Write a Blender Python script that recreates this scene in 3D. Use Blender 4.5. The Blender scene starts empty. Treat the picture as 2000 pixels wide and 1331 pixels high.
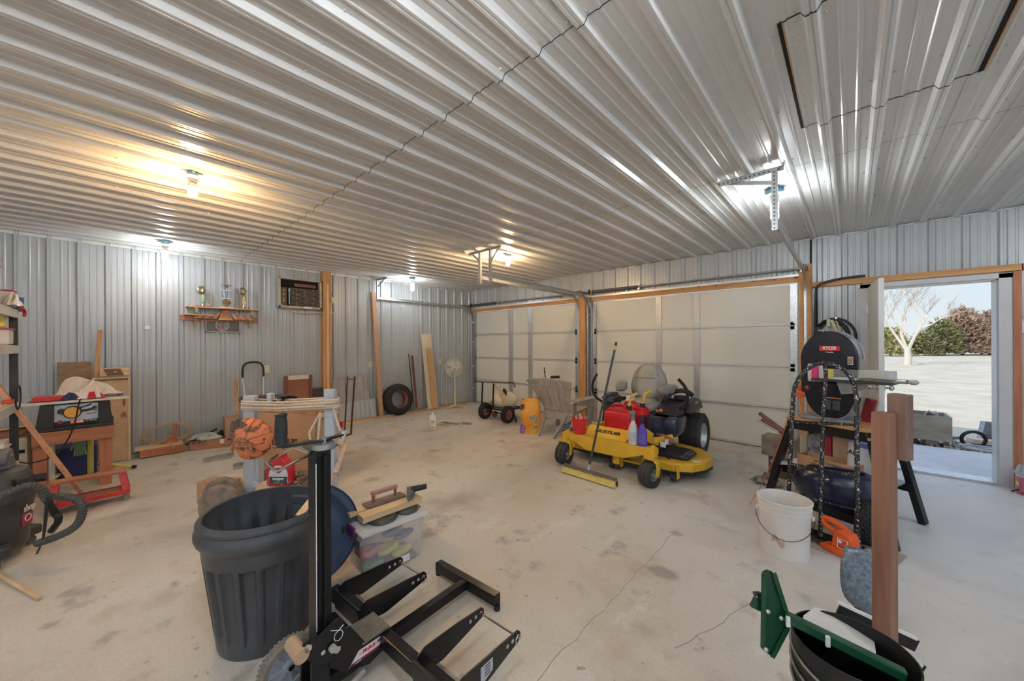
import bpy, bmesh, math, random
from mathutils import Vector, Matrix, Euler
random.seed(7)
PI = math.pi
SC = bpy.context.scene
COL = SC.collection
# ---------------------------------------------------------------- camera, sky, sun, exposure
XL, YG, XR, YB, CH = -7.05, 6.06, 3.2, -3.6, 2.80     # left wall, garage wall, right wall, back wall, ceiling
CAMH = 1.46
yaw, roll = math.radians(42.85), math.radians(-0.27)
_r = Vector((math.cos(yaw), math.sin(yaw), 0)); _f = Vector((-math.sin(yaw), math.cos(yaw), 0)); _u = Vector((0, 0, 1))
_r2 = _r*math.cos(roll) + _u*math.sin(roll); _u2 = -_r*math.sin(roll) + _u*math.cos(roll)
cd = bpy.data.cameras.new('camera'); cam = bpy.data.objects.new('camera', cd); COL.objects.link(cam)
cam.matrix_world = Matrix(((_r2.x, _u2.x, -_f.x, 0), (_r2.y, _u2.y, -_f.y, 0), (_r2.z, _u2.z, -_f.z, CAMH), (0, 0, 0, 1)))
cd.sensor_width = 36; cd.lens = 36*713/2000; cd.shift_y = 5.9/2000; cd.clip_start = 0.02; cd.clip_end = 500
SC.camera = cam
vs = SC.view_settings
vs.view_transform = 'Standard'; vs.look = 'None'; vs.gamma = 1; vs.use_curve_mapping = False
vs.exposure = 1.92
w = bpy.data.worlds.new('sky'); SC.world = w; w.use_nodes = True
nt = w.node_tree; nt.nodes.clear()
wo = nt.nodes.new('ShaderNodeOutputWorld'); bg = nt.nodes.new('ShaderNodeBackground')
tc = nt.nodes.new('ShaderNodeTexCoord'); sx = nt.nodes.new('ShaderNodeSeparateXYZ'); rp = nt.nodes.new('ShaderNodeValToRGB')
nz = nt.nodes.new('ShaderNodeTexNoise'); mp = nt.nodes.new('ShaderNodeMapping'); mx = nt.nodes.new('ShaderNodeMix'); r2 = nt.nodes.new('ShaderNodeValToRGB')
mx.data_type = 'RGBA'
nt.links.new(tc.outputs['Generated'], sx.inputs[0]); nt.links.new(sx.outputs['Z'], rp.inputs[0])
e = rp.color_ramp.elements
e[0].position = 0.0; e[0].color = (0.80, 0.88, 0.92, 1); e[1].position = 0.45; e[1].color = (.78, 1.02, 1.45, 1)
k = rp.color_ramp.elements.new(0.14); k.color = (0.72, 0.86, 0.96, 1); k = rp.color_ramp.elements.new(0.24); k.color = (0.66, 0.86, 1.06, 1)
mp.inputs['Scale'].default_value = (2.2, 2.2, 9); mp.inputs['Rotation'].default_value = (0.2, 0.1, 0)
nt.links.new(tc.outputs['Generated'], mp.inputs[0]); nt.links.new(mp.outputs[0], nz.inputs['Vector'])
nz.inputs['Scale'].default_value = 1.6; nz.inputs['Detail'].default_value = 5
nt.links.new(nz.outputs['Fac'], r2.inputs[0]); r2.color_ramp.elements[0].position = .45; r2.color_ramp.elements[1].position = .68; r2.color_ramp.elements[1].color = (.6, .6, .6, 1)
nt.links.new(r2.outputs[0], mx.inputs[0]); nt.links.new(rp.outputs[0], mx.inputs[6]); mx.inputs[7].default_value = (0.93, 0.95, 0.97, 1)
nt.links.new(mx.outputs[2], bg.inputs[0]); bg.inputs[1].default_value = .255
nt.links.new(bg.outputs[0], wo.inputs[0])
sd = bpy.data.lights.new('sun', 'SUN'); sd.energy = .85; sd.angle = 0.009; sd.color = (1, .93, .80)
so = bpy.data.objects.new('sun', sd); COL.objects.link(so)
so.rotation_euler = Vector((-0.42, -0.72, 0.62)).to_track_quat('Z', 'Y').to_euler()

# ---------------------------------------------------------------- materials
MATS = {}
def mat(name, col, rough=.6, metal=0., var=.12, scale=8., bump=0., emit=0., alpha=1., trans=0., col2=None, stretch=(1, 1, 1), spec=.5, coat=0., detail=4., obj=True, bscale=None, ior=1.45):
    if name in MATS: return MATS[name]
    m = bpy.data.materials.new(name); m.use_nodes = True; MATS[name] = m
    n = m.node_tree; N = n.nodes; L = n.links; b = N['Principled BSDF']
    b.inputs['Roughness'].default_value = rough; b.inputs['Metallic'].default_value = metal
    b.inputs['Specular IOR Level'].default_value = spec; b.inputs['Coat Weight'].default_value = coat
    b.inputs['Transmission Weight'].default_value = trans; b.inputs['Alpha'].default_value = alpha; b.inputs['IOR'].default_value = ior
    c = tuple(col)+(1,)
    t = N.new('ShaderNodeTexCoord'); mpn = N.new('ShaderNodeMapping'); mpn.inputs['Scale'].default_value = stretch
    L.new(t.outputs['Object'], mpn.inputs[0])
    z = N.new('ShaderNodeTexNoise'); z.inputs['Scale'].default_value = scale; z.inputs['Detail'].default_value = detail
    L.new(mpn.outputs[0], z.inputs['Vector'])
    cr = N.new('ShaderNodeValToRGB'); cr.color_ramp.elements[0].position = .32; cr.color_ramp.elements[1].position = .68
    if col2 is None: col2 = tuple(x*(1-var) for x in col); c = tuple(min(1, x*(1+var*.5)) for x in col)+(1,)
    cr.color_ramp.elements[0].color = tuple(col2)+(1,); cr.color_ramp.elements[1].color = c
    L.new(z.outputs['Fac'], cr.inputs[0]); L.new(cr.outputs[0], b.inputs['Base Color'])
    if bump:
        bp = N.new('ShaderNodeBump'); bp.inputs['Strength'].default_value = bump; bp.inputs['Distance'].default_value = .01
        src = z
        if bscale:
            src = N.new('ShaderNodeTexNoise'); src.inputs['Scale'].default_value = bscale; L.new(mpn.outputs[0], src.inputs['Vector'])
        L.new(src.outputs['Fac'], bp.inputs['Height']); L.new(bp.outputs[0], b.inputs['Normal'])
    if emit:
        b.inputs['Emission Color'].default_value = tuple(col)+(1,); b.inputs['Emission Strength'].default_value = emit
    return m
def wood(name, c1, c2, rough=.6, axis='X', scale=3.):
    s = {'X': (.6, 9, 9), 'Y': (9, .6, 9), 'Z': (9, 9, .6)}[axis]
    m = mat(name, c1, rough, col2=c2, scale=scale, stretch=s, bump=.15, detail=6); return m
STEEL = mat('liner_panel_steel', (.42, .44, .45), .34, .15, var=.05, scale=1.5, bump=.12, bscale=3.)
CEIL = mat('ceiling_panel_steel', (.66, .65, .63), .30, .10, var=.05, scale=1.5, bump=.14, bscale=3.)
GALV = mat('galvanized_steel', (.58, .60, .61), .38, .8, var=.18, scale=30)
GALVD = mat('dull_galvanized_steel', (.36, .37, .38), .45, .7, var=.2, scale=20)
BLK = mat('black_plastic', (.018, .018, .02), .45, var=.3)
BLKM = mat('black_painted_steel', (.012, .012, .013), .28, .2, var=.3, bump=.05)
RUB = mat('black_rubber', (.022, .022, .022), .75, var=.3, bump=.2, scale=40)
DRK = mat('dark_gap', (.01, .01, .012), .9)
WHT = mat('white_plastic', (.75, .74, .72), .45, var=.06)
IVR = mat('ivory_plastic', (.72, .66, .45), .45, var=.05)
CHR = mat('chromed_metal', (.7, .7, .7), .15, 1., var=.05)
PINEX = wood('pine_along_x', (.62, .34, .14), (.44, .20, .07), axis='X')
PINEY = wood('pine_along_y', (.62, .34, .14), (.44, .20, .07), axis='Y')
PINEZ = wood('pine_along_z', (.62, .33, .13), (.42, .18, .06), axis='Z')
LPX = wood('light_pine_along_x', (.74, .55, .34), (.60, .40, .22), axis='X')
LPY = wood('light_pine_along_y', (.74, .55, .34), (.60, .40, .22), axis='Y')
LPZ = wood('light_pine_along_z', (.74, .56, .36), (.62, .42, .24), axis='Z')
REDW = wood('reddish_wood_along_x', (.52, .22, .12), (.36, .13, .06), axis='X')
REDWZ = wood('reddish_wood_along_z', (.50, .21, .11), (.35, .12, .06), axis='Z')
REDWY = wood('reddish_wood_along_y', (.52, .22, .12), (.36, .13, .06), axis='Y')

# ---------------------------------------------------------------- mesh building
class B:
    def __init__(s): s.bm = bmesh.new(); s.sm = False
    def xf(s, vs, M):
        if M is not None: bmesh.ops.transform(s.bm, matrix=M, verts=vs)
    def box(s, c, d, rot=None, M=None, bev=0):
        r = bmesh.ops.create_cube(s.bm, size=1); v = r['verts']
        bmesh.ops.scale(s.bm, vec=d, verts=v)
        if bev:
            es = list({e for q in v for e in q.link_edges})
            r = bmesh.ops.bevel(s.bm, geom=es, offset=bev, segments=2, affect='EDGES', profile=.5); v = list({q for f in r['faces'] for q in f.verts}|{q for q in v if q.is_valid})
            v = s._grow(v)
        T = Matrix.Translation(c)
        if rot: T = T @ Euler(rot).to_matrix().to_4x4()
        s.xf(v, T if M is None else M @ T); return s
    def _grow(s, v):
        seen = set(v); st = list(v)
        while st:
            q = st.pop()
            for e in q.link_edges:
                o = e.other_vert(q)
                if o not in seen: seen.add(o); st.append(o)
        return list(seen)
    def bar(s, p0, p1, w, h, up=(0, 0, 1), bev=0):
        p0 = Vector(p0); p1 = Vector(p1); x = (p1-p0); L = x.length; x.normalize(); u = Vector(up)
        if abs(x.dot(u)) > .999: u = Vector((1, 0, 0))
        y = u.cross(x).normalized(); z = x.cross(y)
        M = Matrix(((x.x, y.x, z.x, 0), (x.y, y.y, z.y, 0), (x.z, y.z, z.z, 0), (0, 0, 0, 1)))
        M.translation = (p0+p1)/2
        return s.box((0, 0, 0), (L, w, h), M=M, bev=bev)
    def cyl(s, p0, p1, r, r2=None, n=16, caps=True):
        p0 = Vector(p0); p1 = Vector(p1); d = p1-p0
        q = d.to_track_quat('Z', 'Y').to_matrix().to_4x4(); q.translation = (p0+p1)/2
        bmesh.ops.create_cone(s.bm, cap_ends=caps, segments=n, radius1=r, radius2=r if r2 is None else r2, depth=d.length, matrix=q); return s
    def sph(s, c, r, sc=(1, 1, 1), n=14, rot=None):
        M = Matrix.Translation(c) @ (Euler(rot).to_matrix().to_4x4() if rot else Matrix()) @ Matrix.Diagonal((sc[0], sc[1], sc[2], 1))
        bmesh.ops.create_uvsphere(s.bm, u_segments=n, v_segments=max(6, n//2+2), radius=r, matrix=M); return s
    def tube(s, pts, r, n=8, closed=False, smooth=0, sq=None):
        P = [Vector(p) for p in pts]
        for _ in range(smooth):
            Q = []
            m = len(P)
            rng = range(m) if closed else range(m-1)
            if not closed: Q.append(P[0])
            for i in rng:
                a = P[i]; b = P[(i+1) % m]; Q += [a.lerp(b, .25), a.lerp(b, .75)]
            if not closed: Q.append(P[-1])
            P = Q
        m = len(P); rings = []; prev = None
        for i in range(m):
            if closed: t = P[(i+1) % m]-P[i-1]
            else: t = P[min(i+1, m-1)]-P[max(i-1, 0)]
            if t.length < 1e-9: t = Vector((0, 0, 1))
            t.normalize()
            if prev is None:
                a = Vector((0, 0, 1)) if abs(t.z) < .9 else Vector((1, 0, 0)); prev = (a-t*a.dot(t)).normalized()
            else:
                prev = prev-t*prev.dot(t)
                if prev.length < 1e-6: prev = t.orthogonal()
                prev.normalize()
            o = t.cross(prev); rr = r(i/(m-1)) if callable(r) else r
            rings.append([s.bm.verts.new(P[i]+(prev*math.cos(2*PI*k/n+PI/n)+o*math.sin(2*PI*k/n+PI/n))*rr) for k in range(n)])
        for i in range(m if closed else m-1):
            A = rings[i]; C = rings[(i+1) % m]
            for k in range(n): s.bm.faces.new((A[k], A[(k+1) % n], C[(k+1) % n], C[k]))
        if not closed: s.bm.faces.new(rings[0][::-1]); s.bm.faces.new(rings[-1])
        return s
    def lathe(s, prof, M=None, n=28, sx=1., sy=1., close=False):
        """prof: list of (radius, z)"""
        rings = []
        for (r, z) in prof:
            if r < 1e-6: rings.append([s.bm.verts.new((0, 0, z))])
            else: rings.append([s.bm.verts.new((r*sx*math.cos(2*PI*k/n), r*sy*math.sin(2*PI*k/n), z)) for k in range(n)])
        pr = list(zip(rings, rings[1:]))
        if close: pr.append((rings[-1], rings[0]))
        for A, C in pr:
            if len(A) == 1 and len(C) == 1: continue
            for k in range(n):
                if len(A) == 1: s.bm.faces.new((A[0], C[(k+1) % n], C[k]))
                elif len(C) == 1: s.bm.faces.new((A[k], A[(k+1) % n], C[0]))
                else: s.bm.faces.new((A[k], A[(k+1) % n], C[(k+1) % n], C[k]))
        s.xf([v for R in rings for v in R], M); return s
    def prism(s, poly, d0, d1, ax='Z', M=None):
        """extrude 2-D poly along ax from d0 to d1"""
        f = {'Z': lambda p, d: (p[0], p[1], d), 'Y': lambda p, d: (p[0], d, p[1]), 'X': lambda p, d: (d, p[0], p[1])}[ax]
        A = [s.bm.verts.new(f(p, d0)) for p in poly]; C = [s.bm.verts.new(f(p, d1)) for p in poly]
        n = len(poly)
        s.bm.faces.new(A[::-1]); s.bm.faces.new(C)
        for k in range(n): s.bm.faces.new((A[k], A[(k+1) % n], C[(k+1) % n], C[k]))
        s.xf(A+C, M); return s
    def grid(s, f, nu, nv, cu=False, cv=False):
        V = [[s.bm.verts.new(f(i/(nu if cu else nu-1), j/(nv if cv else nv-1))) for j in range(nv)] for i in range(nu)]
        for i in range(nu if cu else nu-1):
            for j in range(nv if cv else nv-1):
                s.bm.faces.new((V[i][j], V[(i+1) % nu][j], V[(i+1) % nu][(j+1) % nv], V[i][(j+1) % nv]))
        return s
    def obj(s, name, m, parent=None, smooth=False, world=False, bev=0, solid=0, sub=0):
        bmesh.ops.recalc_face_normals(s.bm, faces=s.bm.faces[:])
        me = bpy.data.meshes.new(name)
        if parent is not None and world:
            MW = parent.matrix_basis.copy(); q = parent.parent
            while q: MW = q.matrix_basis @ MW; q = q.parent
            s.bm.transform(MW.inverted())
        org = Vector((0, 0, 0))
        if parent is None and s.bm.verts:      # a thing that is one mesh: origin at its base
            xs = [v.co for v in s.bm.verts]
            org = Vector(((min(v.x for v in xs)+max(v.x for v in xs))/2, (min(v.y for v in xs)+max(v.y for v in xs))/2, min(v.z for v in xs)))
            s.bm.transform(Matrix.Translation(-org))
        if smooth:
            for f in s.bm.faces: f.smooth = True
            for e_ in s.bm.edges:
                if len(e_.link_faces) == 2 and e_.calc_face_angle(0) > .7: e_.smooth = False
        s.bm.to_mesh(me); s.bm.free()
        o = bpy.data.objects.new(name, me); COL.objects.link(o); o.location = org
        if m: me.materials.append(m)
        if parent is not None: o.parent = parent
        if solid: q = o.modifiers.new('solid', 'SOLIDIFY'); q.thickness = solid; q.offset = 0
        if bev: q = o.modifiers.new('bevel', 'BEVEL'); q.width = bev; q.segments = 2; q.limit_method = 'ANGLE'
        if sub: q = o.modifiers.new('subd', 'SUBSURF'); q.levels = sub; q.render_levels = sub
        return o
def tag(o, label=None, cat=None, group=None, kind=None):
    if label: o['label'] = label
    if cat: o['category'] = cat
    if group: o['group'] = group
    if kind: o['kind'] = kind
    return o
def thing(name, label, cat, loc=(0, 0, 0), rz=0, group=None, rot=None, parent=None):
    o = bpy.data.objects.new(name, None); COL.objects.link(o); o.empty_display_size = .1
    M = Matrix.Translation(loc) @ (Euler(rot).to_matrix().to_4x4() if rot else Matrix.Rotation(rz, 4, 'Z'))
    o.matrix_basis = M
    if parent: o.parent = parent
    return tag(o, label, cat, group)
def struct(name, b, m, **k):
    o = b.obj(name, m, **k)
    if not k.get('parent'): o['kind'] = 'structure'
    return o
def dup(root, loc, rz=None, label=None, group=None):
    r = root.copy(); COL.objects.link(r); r.location = loc
    if rz is not None: r.rotation_euler = (0, 0, rz)
    if label: r['label'] = label
    if group: r['group'] = group
    for ch in list(root.children):
        c = ch.copy(); COL.objects.link(c); c.parent = r
        for g in ch.children:
            d = g.copy(); COL.objects.link(d); d.parent = c
    return r
def text(s, size, mat_, parent, loc, rot, name='lettering', shear=0, ext=.0006, sx=1, sy=1, ax='CENTER', bold=0, label=None):
    c = bpy.data.curves.new(name, 'FONT'); c.body = s; c.size = size; c.extrude = ext; c.shear = shear; c.offset = bold
    c.align_x = ax; c.align_y = 'CENTER'; c.resolution_u = 3
    q = bpy.data.objects.new('tmp', c); me = bpy.data.meshes.new_from_object(q); bpy.data.objects.remove(q); bpy.data.curves.remove(c)
    me.name = name; me.materials.clear(); me.materials.append(mat_)
    me.transform(Matrix.Translation(loc) @ Euler(rot).to_matrix().to_4x4() @ Matrix.Diagonal((sx, sy, 1, 1)))
    o = bpy.data.objects.new(name, me); COL.objects.link(o); o.parent = parent
    return o
# ---------------------------------------------------------------- the building
PIT = .235
def panel_profile(a0, a1, ph, gaps=()):
    """(position, height) breaks of a ribbed liner panel from a0 to a1; ribs centred on ph + k*PIT"""
    pts = []; k = math.ceil((a0-ph)/PIT)-1
    while ph+k*PIT < a1+PIT:
        c = ph+k*PIT
        pts += [(c-.034, 0), (c-.018, .025), (c-.0045, .025), (c-.003, .0215), (c+.003, .0215), (c+.0045, .025), (c+.018, .025), (c+.034, 0)]
        for q in (c+PIT*.37, c+PIT*.63): pts += [(q-.011, 0), (q-.005, .0045), (q+.005, .0045), (q+.011, 0)]
        k += 1
    pts = [p for p in pts if a0+.001 < p[0] < a1-.001]
    return [(a0, 0)]+pts+[(a1, 0)]
def sheet(b, prof, q0, q1, f):
    A = [b.bm.verts.new(f(a, hh, q0)) for a, hh in prof]; C = [b.bm.verts.new(f(a, hh, q1)) for a, hh in prof]
    for i in range(len(A)-1): b.bm.faces.new((A[i], A[i+1], C[i+1], C[i]))
def floor_mat():
    m = mat('stained_concrete', (.50, .43, .35), .55, var=0, scale=.8, bump=.05, detail=8, bscale=60)
    n = m.node_tree; N = n.nodes; L = n.links; b = N['Principled BSDF']; cr = N['Color Ramp']
    cr.color_ramp.elements[0].color = (.56, .485, .395, 1); cr.color_ramp.elements[1].color = (.70, .665, .595, 1)
    t = N['Texture Coordinate']
    def noise(sc, lo, hi, st=(1, 1, 1), det=5, rgh=.6):
        q = N.new('ShaderNodeMapping'); q.inputs['Scale'].default_value = st; L.new(t.outputs['Object'], q.inputs[0])
        z = N.new('ShaderNodeTexNoise'); z.inputs['Scale'].default_value = sc; z.inputs['Detail'].default_value = det; z.inputs['Roughness'].default_value = rgh; L.new(q.outputs[0], z.inputs[0])
        r = N.new('ShaderNodeMapRange'); r.inputs[1].default_value = lo; r.inputs[2].default_value = hi; L.new(z.outputs['Fac'], r.inputs[0]); return r.outputs[0]
    def mixc(prev, fac, col, mul=1.):
        x = N.new('ShaderNodeMix'); x.data_type = 'RGBA'; x.inputs[7].default_value = tuple(col)+(1,)
        mm = N.new('ShaderNodeMath'); mm.operation = 'MULTIPLY'; mm.inputs[1].default_value = mul; L.new(fac, mm.inputs[0])
        L.new(mm.outputs[0], x.inputs[0]); L.new(prev, x.inputs[6]); return x.outputs[2]
    c = cr.outputs[0]
    c = mixc(c, noise(1.6, .52, .72), (.40, .27, .17), .75)            # rusty-brown scuffs
    c = mixc(c, noise(3.5, .58, .68, det=7), (.25, .23, .22), .65)      # grey oil haze
    c = mixc(c, noise(14, .66, .72, det=3), (.16, .14, .13), .6)        # drips
    c = mixc(c, noise(5, .56, .66, (1, .35, 1), 8, .75), (.70, .69, .65), .75)
    c = mixc(c, noise(60, .45, .75, det=3), (.40, .36, .31), .35)
    # two damp spots and a rusty ring of dirt left by the trash can
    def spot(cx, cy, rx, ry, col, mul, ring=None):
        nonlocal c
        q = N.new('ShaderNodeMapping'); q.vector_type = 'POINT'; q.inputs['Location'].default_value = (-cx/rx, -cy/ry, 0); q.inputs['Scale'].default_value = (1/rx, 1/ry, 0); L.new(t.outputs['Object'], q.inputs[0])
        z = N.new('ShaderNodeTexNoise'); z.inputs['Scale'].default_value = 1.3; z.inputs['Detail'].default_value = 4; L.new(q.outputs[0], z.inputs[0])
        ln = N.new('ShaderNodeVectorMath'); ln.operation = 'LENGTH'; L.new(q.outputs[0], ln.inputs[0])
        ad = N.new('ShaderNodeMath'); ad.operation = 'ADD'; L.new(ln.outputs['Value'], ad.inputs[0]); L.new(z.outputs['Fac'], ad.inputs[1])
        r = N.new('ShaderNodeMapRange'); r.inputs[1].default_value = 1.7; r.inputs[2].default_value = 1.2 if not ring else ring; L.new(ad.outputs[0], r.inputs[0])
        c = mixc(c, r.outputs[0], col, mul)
    spot(-.88, 2.35, .10, .06, (.17, .15, .13), .6)
    spot(-.98, 2.9, .05, .04, (.15, .13, .12), .5)
    spot(-1.95, 1.0, .6, .35, (.55, .50, .44), .5)
    spot(-2.9, .9, .75, .35, (.52, .30, .16), .55, .9)
    spot(-4.6, 1.9, .9, .5, (.45, .26, .15), .3, .9)
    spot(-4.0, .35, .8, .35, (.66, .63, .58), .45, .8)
    spot(1.0, 4.3, 2.3, 2.6, (.66, .69, .74), .8, .6)  # bluish daylight inside the walk door, painted into the floor colour
    L.new(c, b.inputs['Base Color']); return m
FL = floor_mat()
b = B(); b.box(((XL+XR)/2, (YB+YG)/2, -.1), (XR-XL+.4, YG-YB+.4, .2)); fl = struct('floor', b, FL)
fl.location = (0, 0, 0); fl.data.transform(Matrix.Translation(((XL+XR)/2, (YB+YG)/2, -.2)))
CRK = mat('concrete_crack', (.20, .18, .16), .9)
def crack(pts, wdt, name='crack'):
    bb = B()
    for (a, c_) in zip(pts, pts[1:]): bb.bar((a[0], a[1], .0004), (c_[0], c_[1], .0004), wdt, .0008)
    o = bb.obj(name, CRK, parent=fl); return o
random.seed(3)
crack([(-1.0+random.uniform(-.012, .012)+.0*i, .9+i*.09) for i in range(24)], .0022, 'control_joint')
crack([(-3.6-i*.16, 1.2+i*.012+random.uniform(-.02, .02)) for i in range(8)], .0025)
crack([(-.62+i*.03+random.uniform(-.012, .012), 1.8+i*.085) for i in range(10)], .002)
# ceiling: three runs of sheets, lapped at the seams
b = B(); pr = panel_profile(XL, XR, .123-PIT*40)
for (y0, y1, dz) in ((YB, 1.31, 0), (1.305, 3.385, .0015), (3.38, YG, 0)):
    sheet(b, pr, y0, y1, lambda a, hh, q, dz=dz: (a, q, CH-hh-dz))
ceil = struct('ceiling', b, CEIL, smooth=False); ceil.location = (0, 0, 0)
me = ceil.data; zb = min(v.co.z for v in me.vertices)
ceil.data.transform(Matrix.Translation((( XL+XR)/2, (YB+YG)/2, CH-.025-.0015)))
b = B()
for y0 in (1.307, 3.383):
    sheet(b, [p for p in pr if p[0] < (-.36 if y0 > 2 else 9)], y0-.0022, y0+.0022, lambda a, hh, q: (a, q, CH-hh-.0022))
sheet(b, [p for p in pr if p[0] > -.36], 3.498, 3.502, lambda a, hh, q: (a, q, CH-hh-.0015))
b.obj('lap_seam', DRK, parent=ceil)
SCREW = mat('screw_head', (.55, .56, .56), .35, .6)
b = B(); random.seed(5)
k = -40
while .123+k*PIT < XR:
    for q in (.37, .63) if False else (.18, .82):
        x = .123+k*PIT+PIT*q
        if x < XL+.02 or x > XR-.02: continue
        for y in (-2.4, -1.2, .0, .62, 1.27, 1.95, 2.62, 3.34, 4.0, 4.7, 5.4):
            if q == .82 and y in (.62, 1.95, 4.7): continue
            b.cyl((x, y+random.uniform(-.01, .01), CH), (x, y, CH-.006), .007, .004, n=6)
    k += 1
tag(b.obj('screw_heads', SCREW, parent=ceil), kind='stuff')
# access hatch in the ceiling (cut line round a loose piece of the same sheet)
b = B(); hx0, hx1, hy0, hy1 = -.215, .485, 1.885, 2.90
b.box((hx0, (hy0+hy1)/2, CH-.004), (.015, hy1-hy0, .007)); b.box((hx1-.010, (hy0+hy1)/2, CH-.004), (.017, hy1-hy0, .007))
hp = [p for p in panel_profile(hx0, hx1, .123)]
for y0 in (hy0, hy1): sheet(b, hp, y0-.004, y0+.004, lambda a, hh, q: (a, q, CH-hh-.003))
hat = struct('trim_1', b, DRK); hat['label'] = 'dark cut line around the ceiling access hatch'
b = B()
b.box((hx0+.010, (hy0+hy1)/2, CH-.004), (.006, hy1-hy0, .007)); b.box((hx1+.002, (hy0+hy1)/2, CH-.004), (.006, hy1-hy0, .007))
b.obj('wood_edge', PINEY, parent=hat, world=True)
b = B()
for i in range(15):
    y = hy0+.05+i*.066
    for x in (hx0-.03, hx0+.035, hx1-.035, hx1+.035): b.cyl((x, y, CH), (x, y, CH-.006), .006, .003, n=6)
for i in range(9):
    x = hx0+.05+i*.08
    for dy in (-.03, .03):
        for yy in (hy0, hy1): b.cyl((x, yy+dy, CH), (x, yy+dy, CH-.006), .006, .003, n=6)
b.obj('screw_heads', SCREW, parent=hat, world=True)
# walls
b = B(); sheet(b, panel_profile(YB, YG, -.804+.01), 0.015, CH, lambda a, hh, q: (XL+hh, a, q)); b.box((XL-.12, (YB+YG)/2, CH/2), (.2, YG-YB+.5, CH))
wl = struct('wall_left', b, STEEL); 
b = B(); random.seed(9); k = 0; y = -.804+.01-PIT*12
while y < YG:
    for q in (.18, .82):
        for z in (.55, 1.15, 1.75, 2.35, 2.7): 
            if YB+.05 < y+PIT*q < YG-.02: b.cyl((XL, y+PIT*q, z+random.uniform(-.01, .01)), (XL+.006, y+PIT*q, z), .006, .003, n=6)
    y += PIT
tag(b.obj('screw_heads', SCREW, parent=wl, world=True), kind='stuff')
# garage wall with three openings
D1 = (-6.94, -3.86); D2 = (-3.57, -.50); D3 = (.15, 1.10); DT = 2.24; DT3 = 2.12
gp = panel_profile(XL, XR, .185-PIT*40)
b = B(); fg = lambda a, hh, q: (a, YG-hh, q)
def clip(p, x0, x1):
    def hgt(x):
        for (a, c_) in zip(p, p[1:]):
            if a[0] <= x <= c_[0]: return a[1]+(c_[1]-a[1])*(x-a[0])/max(1e-9, c_[0]-a[0])
        return 0
    return [(x0, hgt(x0))]+[q for q in p if x0 < q[0] < x1]+[(x1, hgt(x1))]
sheet(b, clip(gp, XL, -.37), DT+.06, CH, fg); sheet(b, clip(gp, -.37, D3[1]+.07), DT3+.04, CH, fg); sheet(b, clip(gp, D3[1]+.07, XR), .015, CH, fg)
sheet(b, clip(gp, -.37, D3[0]-.04), .015, DT3+.04, fg)
for (x0, x1, z0) in ((XL, XR, DT+.06), (XL-.2, D1[0], 0), (D1[1], D2[0], 0), (D2[1], D3[0]-.04, 0), (D3[1]+.04, XR, 0), (D3[0]-.05, D3[1]+.05, DT3+.04)):
    b.box(((x0+x1)/2, YG+.10, (z0+(CH+.1 if z0 else DT+.06))/2), (x1-x0, .16, (CH+.1 if z0 else DT+.06)-z0))
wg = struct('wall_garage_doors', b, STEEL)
b = B()
for k in range(-24, 12):
    x = .185+k*PIT
    for q in (.18, .82):
        xx = x+PIT*q
        for z in ((2.72, 2.36) if xx < -.37 or xx < 1.1 else (2.72, 2.3, 1.7, 1.1, .5)):
            if XL+.05 < xx < XR-.05: b.cyl((xx, YG, z), (xx, YG-.006, z), .006, .003, n=6)
tag(b.obj('screw_heads', SCREW, parent=wg, world=True), kind='stuff')
b = B(); RY0, RY1, RT = -2.9, 2.9, 2.35       # unseen open vehicle doorway, added to the right wall to let daylight in
for (y0, y1, z0) in ((YB, YG, RT), (YB, RY0, .015), (RY1, YG, .015)):
    sheet(b, clip(panel_profile(YB, YG, 0), y0, y1), z0, CH if z0 > 1 else RT, lambda a, hh, q: (XR-hh, a, q)); b.box((XR+.1, (y0+y1)/2, (z0+(CH+.1 if z0 > 1 else RT))/2), (.18, y1-y0, (CH+.1 if z0 > 1 else RT)-z0))
struct('wall_right', b, STEEL)
# back wall (behind the camera) with one wide unseen window, added for more daylight
b = B(); bp_ = panel_profile(XL, XR, 0)
WX0, WX1, WZ0, WZ1 = -3.2, 1.6, 1.1, 2.2
fb = lambda a, hh, q: (a, YB+hh, q)
sheet(b, bp_, .015, WZ0, fb); sheet(b, bp_, WZ1, CH, fb); sheet(b, clip(bp_, XL, WX0), WZ0, WZ1, fb); sheet(b, clip(bp_, WX1, XR), WZ0, WZ1, fb)
struct('wall_back', b, STEEL)
b = B()
for x in (WX0, (WX0+WX1)/2, WX1): b.box((x, YB-.02, (WZ0+WZ1)/2), (.06, .10, WZ1-WZ0+.06))
for z in (WZ0, WZ1): b.box(((WX0+WX1)/2, YB-.02, z), (WX1-WX0+.06, .10, .06))
struct('added_window_1', b, WHT)
# roof and outer shell that keep sun and sky out of the room
ROOF = mat('roof_sheet', (.45, .46, .46), .6)
b = B()
for s_ in (0, 1):
    y0, y1 = (YB-.5, 1.2) if s_ == 0 else (YG+.62, 1.2)
    b.prism([(y0, 2.95), (y1, 4.3), (y1, 4.36), (y0, 3.01)], XL-.5, XR+.5, 'X')
struct('roof', b, ROOF)
b = B(); SOFF = mat('soffit_panel', (.72, .68, .60), .6)
b.box(((XL+XR)/2, YG+.40, 2.92), (XR-XL+.8, .46, .02)); b.box(((XL+XR)/2, YG+.63, 2.95), (XR-XL+.8, .02, .14))
for k in range(40): b.box((XL+k*.27, YG+.40, 2.907), (.014, .46, .006))
struct('trim_2', b, SOFF)
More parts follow.
